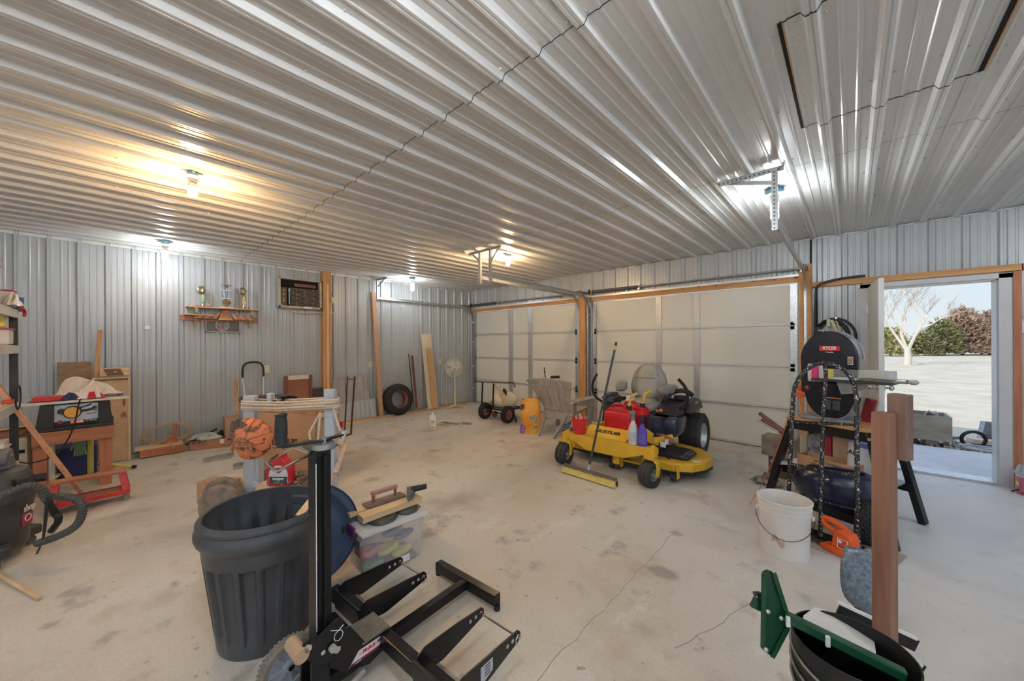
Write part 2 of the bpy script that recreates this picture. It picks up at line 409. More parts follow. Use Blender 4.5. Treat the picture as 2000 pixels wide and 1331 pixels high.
# ceiling-to-wall trims
TR = mat('trim_steel', (.66, .66, .64), .35, .35, var=.04)
b = B(); b.box((XL+.012, (YB+YG)/2, CH-.03), (.024, YG-YB, .05)); struct('trim_3', b, TR)
b = B(); b.box(((XL+XR)/2, YG-.022, CH-.018), (XR-XL, .006, .010)); struct('trim_4', b, TR)
b = B(); b.box((-.37, YG-.012, 2.62), (.018, .02, .36)); struct('trim_5', b, DRK)
# wood around the openings
b = B(); b.box(((D1[0]+D1[1])/2, YG-.0, DT+.045), (D1[1]-D1[0]+.10, .05, .08)); struct('trim_6', b, PINEX)
b = B(); b.box(((D2[0]+D2[1])/2, YG-.0, DT+.045), (D2[1]-D2[0]+.10, .05, .08)); struct('trim_7', b, PINEX)
b = B(); b.box(((D1[1]+D2[0])/2-.03, YG-.03, 1.17), (.17, .09, 2.34)); struct('trim_8', b, PINEZ)
b = B(); b.box((-.425, YG-.03, 1.23), (.13, .08, 2.46)); struct('trim_9', b, PINEZ)
for i, (x0, x1) in enumerate(((D1[0]-.05, D1[1]+.05), (D2[0]-.05, D2[1]+.08))):
    b = B(); b.box(((x0+x1)/2, YG-.03, DT+.095), (x1-x0, .012, .03)); struct('trim_%d' % (10+i), b, TR)
b = B(); b.box((.42, YG-.025, 2.19), (1.62, .05, .065)); struct('trim_12', b, PINEX)
b = B(); b.box((XR/2+.62, YG-.025, 2.19), (XR-1.24, .05, .065)); struct('trim_13', b, PINEX)
b = B(); b.box((1.205, YG-.02, 1.075), (.05, .06, 2.15)); struct('trim_14', b, REDWZ)
# walk door: frame, threshold, leaf swung outwards
DF = mat('painted_door_frame', (.55, .55, .56), .4, var=.04)
b = B()
for (x, wd) in ((D3[0]-.02, .09), (D3[1]+.04, .09)): b.box((x, YG-.01, DT3/2+.01), (wd, .05, DT3+.02))
b.box(((D3[0]+D3[1])/2, YG-.01, DT3+.0), (D3[1]-D3[0]+.17, .05, .05))
for x in (D3[0]+.0, D3[1]+.0): b.box((x, YG+.08, DT3/2), (.035, .18, DT3))
b.box(((D3[0]+D3[1])/2, YG+.08, DT3-.02), (D3[1]-D3[0], .18, .035))
struct('trim_15', b, DF)
b = B(); b.box(((D3[0]+D3[1])/2, YG+.07, .012), (D3[1]-D3[0], .20, .024)); struct('trim_16', b, GALV)
ld = thing('door_3', None, None, (D3[0]+.02, YG-.04, .02), rz=math.radians(-86.5)); ld['kind'] = 'structure'; ld['label'] = 'white walk door leaf swung open beside the bandsaw'
b = B(); b.box((.44, 0, 1.04), (.88, .042, 2.07), bev=.003); b.obj('panel', mat('white_door_paint', (.66, .66, .65), .4, var=.05), parent=ld)
b = B()
for z in (.25, 1.05, 1.82): b.box((.0, -.024, z), (.08, .006, .10)); b.cyl((-.0, -.03, z-.05), (-.0, -.03, z+.05), .008)
b.obj('hinge', GALV, parent=ld)
b = B()
for sg in (-1, 1): b.cyl((.82, sg*.022, .98), (.82, sg*.03, .98), .032); b.cyl((.82, sg*.03, .98), (.82, sg*.06, .98), .012); b.sph((.82, sg*.075, .98), .028, (1, .8, 1))
b.obj('door_knob', CHR, parent=ld, smooth=True)
# overhead doors
DOORP = mat('door_panel_skin', (.70, .68, .60), .5, var=.05, scale=1.2, bump=.03)
DSTEEL = mat('door_rail_steel', (.52, .53, .53), .4, .6, var=.1)
def overhead(n, x0, x1, stiles, label):
    d = thing('door_%d' % n, None, None, ((x0+x1)/2, YG+.04, 0)); d['kind'] = 'structure'; d['label'] = label
    hs = DT/4
    for k in range(4):
        b = B(); b.box(((x0+x1)/2, YG+.05, hs*(k+.5)), (x1-x0, .03, hs-.004)); b.obj('section', DOORP, parent=d, world=True)
    b = B()
    for k in range(1, 4):
        for dz in (-.018, .018): b.box(((x0+x1)/2, YG+.033, hs*k+dz*.9), (x1-x0, .012, .026))
    b.box(((x0+x1)/2, YG+.033, .02), (x1-x0, .012, .04)); b.box(((x0+x1)/2, YG+.033, DT-.012), (x1-x0, .012, .024))
    b.obj('rail', mat('section_rail', (.62, .61, .57), .4, .3, var=.06), parent=d, world=True)
    b = B(); b.box(((x0+x1)/2, YG+.03, .0), (x1-x0, .03, .012)); b.obj('bottom_seal', RUB, parent=d, world=True)
    b = B()
    for k in range(1, 4): b.box(((x0+x1)/2, YG+.026, hs*k), (x1-x0, .004, .0035))
    b.obj('joint', DRK, parent=d, world=True)
    for (xa, xb) in stiles:
        b = B(); b.box(((xa+xb)/2, YG+.028, DT/2), (xb-xa, .014, DT-.01))
        for k in range(4):
            for j in range(4): b.cyl(((xa+xb)/2, YG+.022, hs*k+.1+j*.13), ((xa+xb)/2, YG+.017, hs*k+.1+j*.13), .006, n=6)
        b.obj('stile', DSTEEL, parent=d, world=True)
    for xh in [(a+c_)/2 for a, c_ in stiles]+[x0+.07, x1-.07]:
        for k in range(1, 4):
            b = B(); b.box((xh, YG+.016, hs*k), (.055, .008, .10)); b.cyl((xh-.03, YG+.008, hs*k), (xh+.03, YG+.008, hs*k), .008); b.obj('hinge', DSTEEL, parent=d, world=True)
    for xs in (x0+.05, x1-.05):
        b = B(); b.box((xs, YG+.02, DT/2), (.075, .016, DT-.02)); 
        for k in range(12): b.cyl((xs, YG+.012, .1+k*.18), (xs, YG+.006, .1+k*.18), .008, n=6)
        b.obj('stile', GALV, parent=d, world=True)
    return d
overhead(1, D1[0], D1[1], ((-5.745, -5.62), (-5.16, -5.045)), 'left overhead garage door with two close steel stiles')
overhead(2, D2[0], D2[1], ((-2.375, -2.285), (-1.785, -1.705)), 'right overhead garage door behind the yellow mower')
def track(x, side, yend, label, zt=2.36):
    t = thing('door_track', label, 'door track', (x, YG-.05, 0), group='galvanized garage door tracks')
    R = .30; pts = [(x, YG-.06, .02)]+[(x, YG-.06-R+R*math.cos(a), zt-R+R*math.sin(a)) for a in [i*PI/2/8 for i in range(9)]]+[(x, yend, zt+.03)]
    b = B(); P = [Vector(p) for p in pts]
    sec = [(-.025, -.012), (.025, -.012), (.025, .012), (.020, .012), (.020, -.008), (-.020, -.008), (-.020, .012), (-.025, .012)]
    rings = []
    for i, p in enumerate(P):
        tt = (P[min(i+1, len(P)-1)]-P[max(i-1, 0)]).normalized(); nn = Vector((1, 0, 0)); oo = tt.cross(nn)
        rings.append([b.bm.verts.new(p+oo*u+nn*side*v) for u, v in sec])
    for A, C in zip(rings, rings[1:]):
        for k in range(8): b.bm.faces.new((A[k], A[(k+1) % 8], C[(k+1) % 8], C[k]))
    b.bm.faces.new(rings[0]); b.bm.faces.new(rings[-1])
    b.obj('rail', GALV, parent=t, world=True)
    b = B(); b.box((x-side*.018, YG-.045, 1.1), (.006, .05, 2.1)); b.obj('mounting_angle', GALVD, parent=t, world=True)
    for z in (.35, .9, 1.5, 2.0): b = B(); b.box((x, YG-.02, z), (.04, .05, .05)); b.cyl((x-.03, YG-.06, z), (x+.03, YG-.06, z), .006); b.obj('bracket', GALV, parent=t, world=True)
    b = B(); b.bar((x-side*.02, YG-.03, 2.40), (x-side*.02, YG-.42, 2.385), .004, .05); b.obj('brace', GALVD, parent=t, world=True)
    return t
track(D1[0]-.02, 1, 3.55, 'garage door track running along the left wall')
track(D1[1]+.05, -1, 3.46, 'left one of the two parallel tracks beside the middle post')
track(D2[0]-.05, 1, 3.42, 'right one of the two parallel tracks beside the middle post')
track(D2[1]+.075, -1, 3.46, 'garage door track under the ceiling by the rightmost bulb')
def shaft(x0, x1, xs, label):
    t = thing('torsion_spring_shaft', label, 'garage door spring', ((x0+x1)/2, YG-.09, 2.41), group='torsion shafts above the garage doors')
    b = B(); b.cyl((x0, YG-.09, 2.41), (x1, YG-.09, 2.41), .0125, n=10); b.obj('shaft', GALVD, parent=t, world=True, smooth=True)
    b = B(); b.cyl((x0+.08, YG-.09, 2.41), (xs, YG-.09, 2.41), .026, n=12)
    b.obj('spring', mat('spring_steel', (.16, .15, .15), .4, .7, stretch=(120, 1, 1), scale=3, bump=.5), parent=t, world=True, smooth=True)
    for xx in (x0+.03, x1-.03):
        b = B(); b.cyl((xx-.012, YG-.09, 2.41), (xx+.012, YG-.09, 2.41), .05, n=18); b.cyl((xx+.012, YG-.09, 2.41), (xx+.03, YG-.09, 2.41), .025, n=10); b.obj('cable_drum', mat('cast_drum', (.10, .10, .10), .5, .5), parent=t, world=True)
    for xq, dq in ((xs, .03), (x0+.06, .02), (x1-.06, .02)): b = B(); b.box((xq, YG-.05, 2.41), (dq, .09, .09)); b.obj('bearing_plate', GALV, parent=t, world=True)
shaft(D1[0]-.0, D1[1]+.12, -6.0, 'torsion shaft above the left garage door')
shaft(D2[0]-.02, D2[1]+.1, -2.62, 'torsion shaft above the right garage door')
# hangers of punched angle iron that carry the rear track ends
def punched(b, p0, p1, w=.032, up=(0, 0, 1)):
    b.bar(p0, p1, w, .003, up=up)
PUN = mat('punched_angle', (.52, .54, .55), .35, .7, var=.1)
HOLE = mat('punched_hole', (.08, .08, .08), .8)
HOLEL = mat('punched_hole_lit', (.60, .60, .58), .8)
def hanger(x0, x1, y, xd, drop, braces, label):
    t = thing('track_hanger', label, 'track bracket', ((x0+x1)/2, y, drop), group='punched angle track hangers')
    b = B(); b.box(((x0+x1)/2, y, CH-.028), (x1-x0, .032, .003)); b.box(((x0+x1)/2, y+.016, CH-.042), (x1-x0, .003, .030)); b.box(((x0+x1)/2, y-.016, CH-.05), (x1-x0-.05, .003, .034)); b.obj('ceiling_angle', PUN, parent=t, world=True)
    h = B(); n = int((x1-x0)/.03)
    for i in range(n): h.cyl((x0+.02+i*.03, y-.0175, CH-.05), (x0+.02+i*.03, y-.0205, CH-.05), .006, n=8)
    for xx in xd:
        b = B(); b.box((xx, y-.02, (CH-.03+drop)/2), (.036, .003, CH-.03-drop)); b.box((xx+.018, y-.005, (CH-.03+drop)/2), (.003, .032, CH-.03-drop)); b.obj('drop_angle', PUN, parent=t, world=True)
        for i in range(int((CH-.05-drop)/.03)): h.cyl((xx, y-.0215, drop+.015+i*.03), (xx, y-.0235, drop+.015+i*.03), .006, n=8)
    for (a, c_) in braces:
        b = B(); b.bar(a, c_, .003, .030, up=(0, 0, 1)); b.obj('brace', PUN, parent=t, world=True)
    h.obj('punched_holes', HOLE, parent=t, world=True)
hanger(-4.06, -3.42, 3.46, (-3.81, -3.60), 2.30, (((-3.98, 3.46, CH-.05), (-3.81, 3.46, 2.60)), ((-3.44, 3.46, CH-.05), (-3.60, 3.46, 2.58))), 'track hanger for two tracks in the middle of the ceiling')
hanger(-.80, -.36, 3.36, (-.415,), 2.30, (((-.72, 3.36, CH-.05), (-.415, 3.36, 2.66)),), 'track hanger beside the rightmost bulb')
hanger(XL+.02, XL+.42, 3.55, (XL+.07,), 2.37, (((XL+.38, 3.55, CH-.05), (XL+.09, 3.55, 2.62)),), 'track hanger in front of the left wall')
# lamps
BOXB = mat('blue_junction_box', (.16, .36, .46), .45)
PORC = mat('porcelain', (.80, .76, .68), .3, var=.04)
BASEM = mat('bulb_base_plastic', (.80, .74, .64), .4, var=.04)
def emis(name, col, st):
    m = mat(name, col, .4); n = m.node_tree; b = n.nodes['Principled BSDF']; b.inputs['Emission Color'].default_value = tuple(col)+(1,); b.inputs['Emission Strength'].default_value = st; return m
COOL = emis('cool_cfl_glow', (.88, .95, 1.0), 52); COOL3 = emis('added_cfl_glow', (.90, .95, 1.0), 125); COOL2 = emis('warm_cfl_glow', (1.0, .62, .28), 270); INC = emis('warm_bulb_glow', (1.0, .66, .34), 260)
def lamp(x, y, kind, label, rz=0., glow=None):
    t = thing('ceiling_lamp', label, 'ceiling light', (x, y, CH), rz, group='bare bulbs on the ceiling')
    b = B(); b.box((0, 0, -.03), (.10, .06, .045)); b.box((0, 0, -.006), (.13, .05, .006)); b.box((.06, 0, -.03), (.02, .02, .02)); b.box((-.06, 0, -.03), (.02, .02, .02)); b.obj('junction_box', BOXB, parent=t, bev=.003)
    b = B(); b.lathe([(0, -.052), (.058, -.052), (.06, -.058), (.055, -.064), (.034, -.075), (.026, -.095), (.022, -.095), (0, -.09)]); b.obj('lamp_holder', PORC, parent=t, smooth=True)
    if kind == 'u':
        b = B(); b.lathe([(.014, -.09), (.016, -.10), (.03, -.115), (.034, -.14), (0, -.142)]); b.obj('bulb_base', BASEM, parent=t, smooth=True)
        b = B()
        for i in range(4):
            a = PI/4+i*PI/2; cx, cy = .021*math.cos(a), .021*math.sin(a); tx, ty = -math.sin(a)*.010, math.cos(a)*.010
            b.tube([(cx-tx, cy-ty, -.14), (cx-tx, cy-ty, -.255), (cx, cy, -.268), (cx+tx, cy+ty, -.255), (cx+tx, cy+ty, -.14)], .0075, n=6)
        b.obj('bulb', glow or COOL, parent=t, smooth=True)
    elif kind == 's':
        b = B(); b.lathe([(.014, -.09), (.016, -.10), (.03, -.115), (.031, -.135), (0, -.137)]); b.obj('bulb_base', BASEM, parent=t, smooth=True)
        b = B(); b.tube([(.022*math.cos(a), .022*math.sin(a), -.14-.055*a/(8*PI)) for a in [i*PI/5 for i in range(41)]], .0075, n=6)
        b.obj('bulb', COOL2, parent=t, smooth=True)
    else:
        b = B(); b.lathe([(.014, -.09), (.014, -.105), (.026, -.135), (.030, -.155), (.026, -.175), (.012, -.186), (0, -.188)]); b.obj('bulb', INC, parent=t, smooth=True)
    return t
lamp(-3.69, .39, 's', 'spiral bulb glowing warm over the left of the room')
lamp(-6.42, .41, 'u', 'white tube bulb beside the left wall above the trophies')
lamp(-6.42, 4.0, 'u', 'white tube bulb near the far left corner')
lamp(-3.72, 3.93, 'i', 'small round warm bulb beside the middle track hanger')
lamp(-.48, 3.88, 'u', 'bright tube bulb at right above the garage door track')
LIGHTS_ADDED = [(-.6, .2), (-3.7, -2.9), (-.6, -2.9), (2.2, .2), (2.2, 3.9)]  # extra bulbs out of view, added to brighten the room
for i, (x, y) in enumerate(LIGHTS_ADDED): lamp(x, y, 'u', 'added tube bulb outside the view, %s' % ('overhead', 'rear left', 'rear middle', 'rear right', 'far right')[i], glow=COOL3)
# ---------------------------------------------------------------- foreground
# fluted trash can
CAN = mat('charcoal_can_plastic', (.068, .070, .078), .40, var=.25, scale=4, bump=.06, bscale=30, coat=.1)
cx, cy, _z = (-2.207, 0.517, 0)
t = thing('trash_can', 'big charcoal fluted trash can standing open in the foreground', 'trash can', (cx, cy, 0))
H_ = .635; b = B(); NT = 192
prof = [(0, .03), (.12, .03), (.185, .03), (.192, .005), (.200, 0), (.206, .015), (.212, .07), (.217, .10), (.2565, .425), (.2585, .440), (.262, .47), (.264, .50), (.268, .52), (.284, .535), (.291, .555), (.290, .575), (.280, .590), (.279, .600), (.284, .607), (.283, .618), (.268, .632), (.262, .635), (.256, .63), (.258, .60), (.250, .52), (.246, .47), (.200, .06), (.19, .045), (0, .045)]
rings = []
for i, (r, z) in enumerate(prof):
    if r == 0: rings.append([b.bm.verts.new((0, 0, z))]); continue
    R = []
    for k in range(NT):
        a = 2*PI*k/NT; rr = r
        if 7 <= i <= 8 or 25 <= i <= 26:
            ph = (a/(2*PI)*18) % 1; f = min(1, max(0, (abs(ph-.5)-.10)/.10)); f = 1-f if False else (1 if abs(ph-.5) > .36 else 0 if abs(ph-.5) < .30 else (abs(ph-.5)-.30)/.06)
            rr = r-(1-f)*.019
        if i == 6: pass
        R.append(b.bm.verts.new((rr*math.cos(a), rr*math.sin(a), z)))
    rings.append(R)
for A, C in zip(rings, rings[1:]):
    for k in range(NT):
        if len(A) == 1: b.bm.faces.new((A[0], C[(k+1) % NT], C[k]))
        elif len(C) == 1: b.bm.faces.new((A[k], A[(k+1) % NT], C[0]))
        else: b.bm.faces.new((A[k], A[(k+1) % NT], C[(k+1) % NT], C[k]))
b.obj('body', CAN, parent=t, smooth=True)
for a in (math.radians(125), math.radians(-55)):
    b = B(); M = Matrix.Rotation(a, 4, 'Z')
    b.box((.262, 0, .555), (.035, .14, .06), M=M, bev=.012); b.obj('handle_pocket', CAN, parent=t)
b = B(); b.bar((-2.106, 0.638, 0.563), (-2.208, 0.816, 0.674), .045, .019); stk = b.obj('wood_strip', LPX); tag(stk, 'pale wood strip sticking up inside the trash can', 'board')
stk.location.z = max(stk.location.z, .2)
# its lid
lx, ly, lz = (-2.431, 0.773, 0.293)
LIDM = mat('navy_lid_plastic', (.045, .07, .13), .35, var=.2, coat=.2, bump=.05, bscale=30)
dirc = Vector((0-lx, 0-ly, 0)).normalized()
q = (dirc*.985+Vector((0, 0, .17))+Vector((.10, .10, 0))).to_track_quat('Z', 'Y').to_euler()
t = thing('trash_can_lid', 'round dark blue lid standing on edge behind the charcoal trash can', 'lid', (lx, ly, .30), rot=q)
b = B(); b.lathe([(0, -.02), (.16, -.022), (.20, -.03), (.235, -.012), (.25, -.004), (.262, -.006), (.285, -.004), (.297, .004), (.300, .016), (.296, .018), (.292, .006), (.27, .0), (.255, .003), (.24, -.004), (.20, -.022), (.16, -.014), (0, -.012)], n=72); b.obj('disc', LIDM, parent=t, smooth=True)
b = B(); b.box((.215, -.03, .0), (.03, .04, .012), bev=.004); b.obj('latch_lug', BLK, parent=t)

# mower lift: built on its own axes, then turned a little
LM = Matrix.Rotation(math.radians(3.85), 4, 'Z')
ox, oy = -1.56, .68
P0 = LM @ Vector((ox, oy, 0))
t = thing('mower_lift', 'black steel lift jack with tall post and fork arms in the foreground', 'mower lift', P0, math.radians(3.85))
def lp(x, y, z): return (x-ox, y-oy, z)
b = B(); b.box(lp(-1.565, .98, .055), (.046, 1.02, .05), bev=.004); b.obj('main_beam', BLKM, parent=t)
b = B(); b.box(lp(-1.575, 1.50, .055), (.50, .048, .06), bev=.004); b.obj('foot_bar', BLKM, parent=t)
b = B()
for sx_ in (-1.575-.245, -1.575+.245): b.cyl(lp(sx_, 1.50, .026), lp(sx_, 1.50, 0), .018)
b.obj('foot_pad', RUB, parent=t)
# mast
b = B(); b.box(lp(-1.545, .66, .61), (.075, .060, .86), bev=.004); b.obj('mast', BLKM, parent=t)
b = B(); b.box(lp(-1.5045, .64, .64), (.004, .005, .74)); b.box(lp(-1.50, .665, .60), (.02, .02, .84), bev=.003); b.obj('slide_rail', GALV, parent=t, label=None) if False else b.obj('slide_rail', BLKM, parent=t)
b = B(); b.box(lp(-1.5035, .629, .66), (.003, .003, .66)); b.obj('lift_strap', WHT, parent=t)
b = B(); b.prism([(-.12, -.045), (.06, -.045), (.085, 0), (.06, .045), (-.12, .045)], 1.040, 1.048, M=Matrix.Translation(lp(-1.56, .66, 0)) @ Matrix.Rotation(.25, 4, 'Z')); b.obj('top_plate', mat('worn_olive_plate', (.16, .15, .08), .4, .5, var=.5, scale=20), parent=t)
# arms cross tube
b = B(); b.box(lp(-1.53, .915, .135), (.90, .052, .062), bev=.005); b.obj('cross_tube', BLKM, parent=t)
for x0 in (-1.78, -1.115):
    b = B(); b.box(lp(x0, .915, .135), (.245, .062, .074), bev=.004); b.obj('arm_sleeve', BLKM, parent=t)
    b = B(); b.cyl(lp(x0-.12, .885, .185), lp(x0+.12, .885, .185), .010); b.obj('hinge_rod', BLKM, parent=t, smooth=True)
    b = B(); b.box(lp(x0, .955, .132), (.16, .06, .006)); b.obj('cross_plate', GALVD, parent=t)
    for sx_ in (-.112, .112):
        b = B(); X = lp(x0+sx_, 0, 0)[0]
        b.prism([(.90-oy, .115), (.90-oy, .20), (.935-oy, .215), (1.13-oy, .205), (1.27-oy, .19), (1.285-oy, .175), (1.285-oy, .15), (1.27-oy, .14), (1.03-oy, .10)], X-.003, X+.003, 'X'); b.obj('fork_arm', BLKM, parent=t)
        for k in range(3):
            b = B(); yy = 1.265-k*.035-oy; b.cyl((X-.0038, yy, .166), (X+.0038, yy, .166), .0085, n=12); b.obj('adjuster_hole', mat('bare_hole_rim', (.45, .43, .40), .5), parent=t)
    b = B(); b.cyl(lp(x0-.125, 1.262, .166), lp(x0+.125, 1.262, .166), .0048, n=8); b.obj('crossbar_pin', CHR, parent=t, smooth=True)
    b = B(); X = lp(x0+.122, 0, 0)[0]; b.tube([(X, 1.262-oy+.02*math.cos(a), .155+.02*math.sin(a)) for a in [i*PI/5 for i in range(10)]], .0015, n=5, closed=True); b.obj('ring_clip', CHR, parent=t)
# gusset plates that join mast, lever and wheels
def plate(name, pts, x, m=BLKM, th=.006):
    b = B(); b.prism([(p[0]-oy, p[1]) for p in pts], lp(x, 0, 0)[0]-th/2, lp(x, 0, 0)[0]+th/2, 'X'); return b.obj(name, m, parent=t, bev=.001)
plate('side_plate', [(.55, .315), (.565, .345), (.62, .34), (.675, .365), (.705, .36), (.72, .32), (.715, .25), (.68, .215), (.625, .225), (.565, .285)], -1.465)
plate('carriage_plate', [(.66, .255), (.68, .285), (.715, .295), (.755, .285), (.785, .235), (.82, .178), (.94, .166), (.94, .10), (.84, .07), (.74, .10), (.67, .17)], -1.487)
plate('carriage_plate', [(.66, .255), (.68, .285), (.715, .295), (.755, .285), (.785, .235), (.82, .178), (.94, .166), (.94, .10), (.84, .07), (.74, .10), (.67, .17)], -1.62)
b = B(); b.box(lp(-1.5475, .870, .178), (.14, .13, .006)); b.obj('carriage_cover', mat('dusty_black_steel', (.16, .15, .13), .6, .2, var=.3, scale=20), parent=t)
b = B(); b.lathe([(.0, -.05), (.026, -.05), (.026, .05), (0, .05)], M=Matrix.Translation(lp(-1.50, .555, .31)) @ Matrix.Rotation(PI/2, 4, 'Y')); b.obj('roller', mat('tan_roller', (.50, .34, .22), .5), parent=t, smooth=True)
for (y, z, r) in ((.575, .325, .016), (.685, .25, .014), (.63, .275, .009)): b = B(); b.cyl(lp(-1.462, y, z), lp(-1.450, y, z), r, n=6); b.obj('bolt_head', CHR, parent=t)
b = B(); b.cyl(lp(-1.455, .665, .27), lp(-1.440, .665, .27), .014, n=14); b.obj('knob', mat('grey_knob', (.42, .40, .36), .5), parent=t)
b = B(); Q = lp(-1.452, .69, .315); b.tube([(Q[0], Q[1]+.018*math.cos(a), Q[2]-.012+.02*math.sin(a)) for a in [i*PI/4 for i in range(8)]], .0014, n=5, closed=True)
b.tube([(Q[0], Q[1]-.03, Q[2]+.025), (Q[0], Q[1], Q[2]+.008), (Q[0], Q[1]+.02, Q[2]+.02)], .0014, n=5); b.obj('wire_clip', WHT, parent=t)
WHEELR = mat('dusty_tyre', (.27, .235, .19), .85, var=.25, scale=15, bump=.3)
GREYP = mat('grey_wheel_plastic', (.36, .37, .42), .45)
for sx_ in (-1,):
    xw = -1.55+sx_*.155
    yw, zw = .60, .112
    b = B(); W = Matrix.Translation(lp(xw, yw, zw)) @ Matrix.Rotation(PI/2, 4, 'Y')
    b.lathe([(.083, -.02), (.10, -.021), (.110, -.014), (.112, 0), (.110, .014), (.10, .021), (.083, .02)], M=W, n=40, close=True)
    for k in range(40):
        a = 2*PI*k/40
        for s2 in (-1, 1): b.box((.1115*math.cos(a+s2*.03), .1115*math.sin(a+s2*.03), s2*.009), (.005, .008, .012), M=W @ Matrix.Translation((0, 0, 0)))
    tw = b.obj('tyre', WHEELR, parent=t)
    b = B(); b.lathe([(.083, -.016), (.083, .016), (.074, .016), (.070, .004), (.030, .006), (.022, .018), (0, .018), (0, -.018), (.022, -.018), (.03, -.006), (.070, -.004), (.074, -.016)], M=W, n=32)
    for k in range(8): a = 2*PI*k/8; b.bar(W @ Vector((.02*math.cos(a), .02*math.sin(a), 0)), W @ Vector((.078*math.cos(a), .078*math.sin(a), 0)), .016, .026, up=(1, 0, 0))
    b.obj('wheel_hub', GREYP, parent=t)
    b = B(); b.bar(lp(xw+sx_*.026, yw, zw), lp(xw+sx_*.026, .70, .165), .005, .05, up=(1, 0, 0)); b.obj('wheel_bracket', BLKM, parent=t)
    b = B(); b.cyl(lp(xw-sx_*.03, yw, zw), lp(xw+sx_*.036, yw, zw), .013, n=6); b.obj('axle_nut', CHR, parent=t)
b = B(); b.box(lp(-1.50, .64, .13), (.016, .07, .20), bev=.003); b.box(lp(-1.60, .64, .13), (.016, .07, .20), bev=.003); b.obj('mast_foot', BLKM, parent=t)
b = B(); b.cyl(lp(-1.455, .60, .03), lp(-1.455, .80, .085), .011); b.obj('lock_rod', mat('dusty_rod', (.35, .32, .27), .5), parent=t, smooth=True)
b = B(); b.prism([(.745-oy, .112), (.875-oy, .112), (.91-oy, .160), (.79-oy, .160)], lp(-1.4835, 0, 0)[0], lp(-1.4825, 0, 0)[0], 'X'); st_ = b.obj('sticker', mat('pink_white_sticker', (.80, .72, .76), .4), parent=t)
b = B(); b.prism([(.745-oy, .112), (.875-oy, .112), (.883-oy, .124), (.756-oy, .124)], lp(-1.4824, 0, 0)[0], lp(-1.4820, 0, 0)[0], 'X'); b.obj('sticker_band', mat('dark_red_band', (.20, .02, .05), .4), parent=t)
REDT = mat('red_lettering', (.70, .03, .05), .5); WT = mat('white_lettering', (.85, .85, .85), .5); BT = mat('black_lettering', (.02, .02, .02), .5)
text('MoJack', .022, REDT, t, lp(-1.4818, .835, .145), (PI/2, 0, PI/2), shear=.2, bold=.0006, sx=.9)
text('EZ', .016, BT, t, lp(-1.4818, .884, .146), (PI/2, 0, PI/2), bold=.0006, sx=.9)
text('NN', .016, mat('pink_lettering', (.80, .35, .50), .5), t, lp(-1.4818, .797, .143), (PI/2, 0, PI/2), sx=.6)
text('mojack', .010, WT, t, lp(-1.4816, .785, .118), (PI/2, 0, PI/2), shear=.2)
for (y0, z0) in ((1.005, .13),):
    b = B(); X = lp(-1.115+.1155, 0, 0)[0]; b.prism([(1.03-oy, .115), (1.10-oy, .137), (1.10-oy, .185), (1.03-oy, .188)], X, X+.001, 'X'); b.obj('warning_label', mat('grey_white_label', (.52, .50, .55), .5), parent=t)
    for j in range(4): text('WARNING', .0085, BT, t, (X+.0014, 1.068-oy, .177-j*.012), (PI/2, 0, PI/2), sx=.8)
# winch crank on top of the mast
w0 = (-1.568, 0.414, 1.075); w1 = (-1.548, 0.557, 1.075); w2 = (-1.594, 0.648, 1.075)
b = B(); b.bar(w0, w1, .026, .007); b.bar(w1, w2, .024, .007); b.obj('crank_arm', BLKM, parent=t, world=True)
b = B(); b.lathe([(.030, 0), (.032, .003), (.020, .006), (.0185, .012), (.0215, .05), (.0205, .09), (.018, .112), (.021, .114), (.021, .121), (.014, .124), (0, .124)], M=Matrix.Translation((w0[0], w0[1], 1.079)), n=24); b.obj('grip', mat('black_grip_rubber', (.02, .021, .024), .5, bump=.1, bscale=60), parent=t, world=True, smooth=True)
b = B(); b.cyl((w1[0], w1[1], 1.046), (w1[0], w1[1], 1.066), .042, n=24); b.cyl((w1[0], w1[1], 1.066), (w1[0], w1[1], 1.09), .012, n=6); b.obj('crank_pivot', GALVD, parent=t, world=True)
b = B(); b.cyl((w2[0], w2[1], 1.06), (w2[0], w2[1], 1.09), .013, n=6); b.obj('nut', CHR, parent=t, world=True)
b = B(); pts = [(-1.562, 0.516, 1.03), (-1.409, 0.357, 1.035), (-1.486, 0.345, 1.05), (-1.646, 0.481, 1.05)]
b.tube([pts[0], Vector(pts[0]).lerp(Vector(pts[1]), .93), pts[1], Vector(pts[1]).lerp(Vector(pts[2]), .5), pts[2], Vector(pts[2]).lerp(Vector(pts[3]), .08), pts[3]], .0055, n=8, smooth=1)
b.bar(pts[3], Vector(pts[0])+Vector((0, 0, .005)), .03, .006); b.obj('pull_bail', CHR, parent=t, world=True, smooth=True)

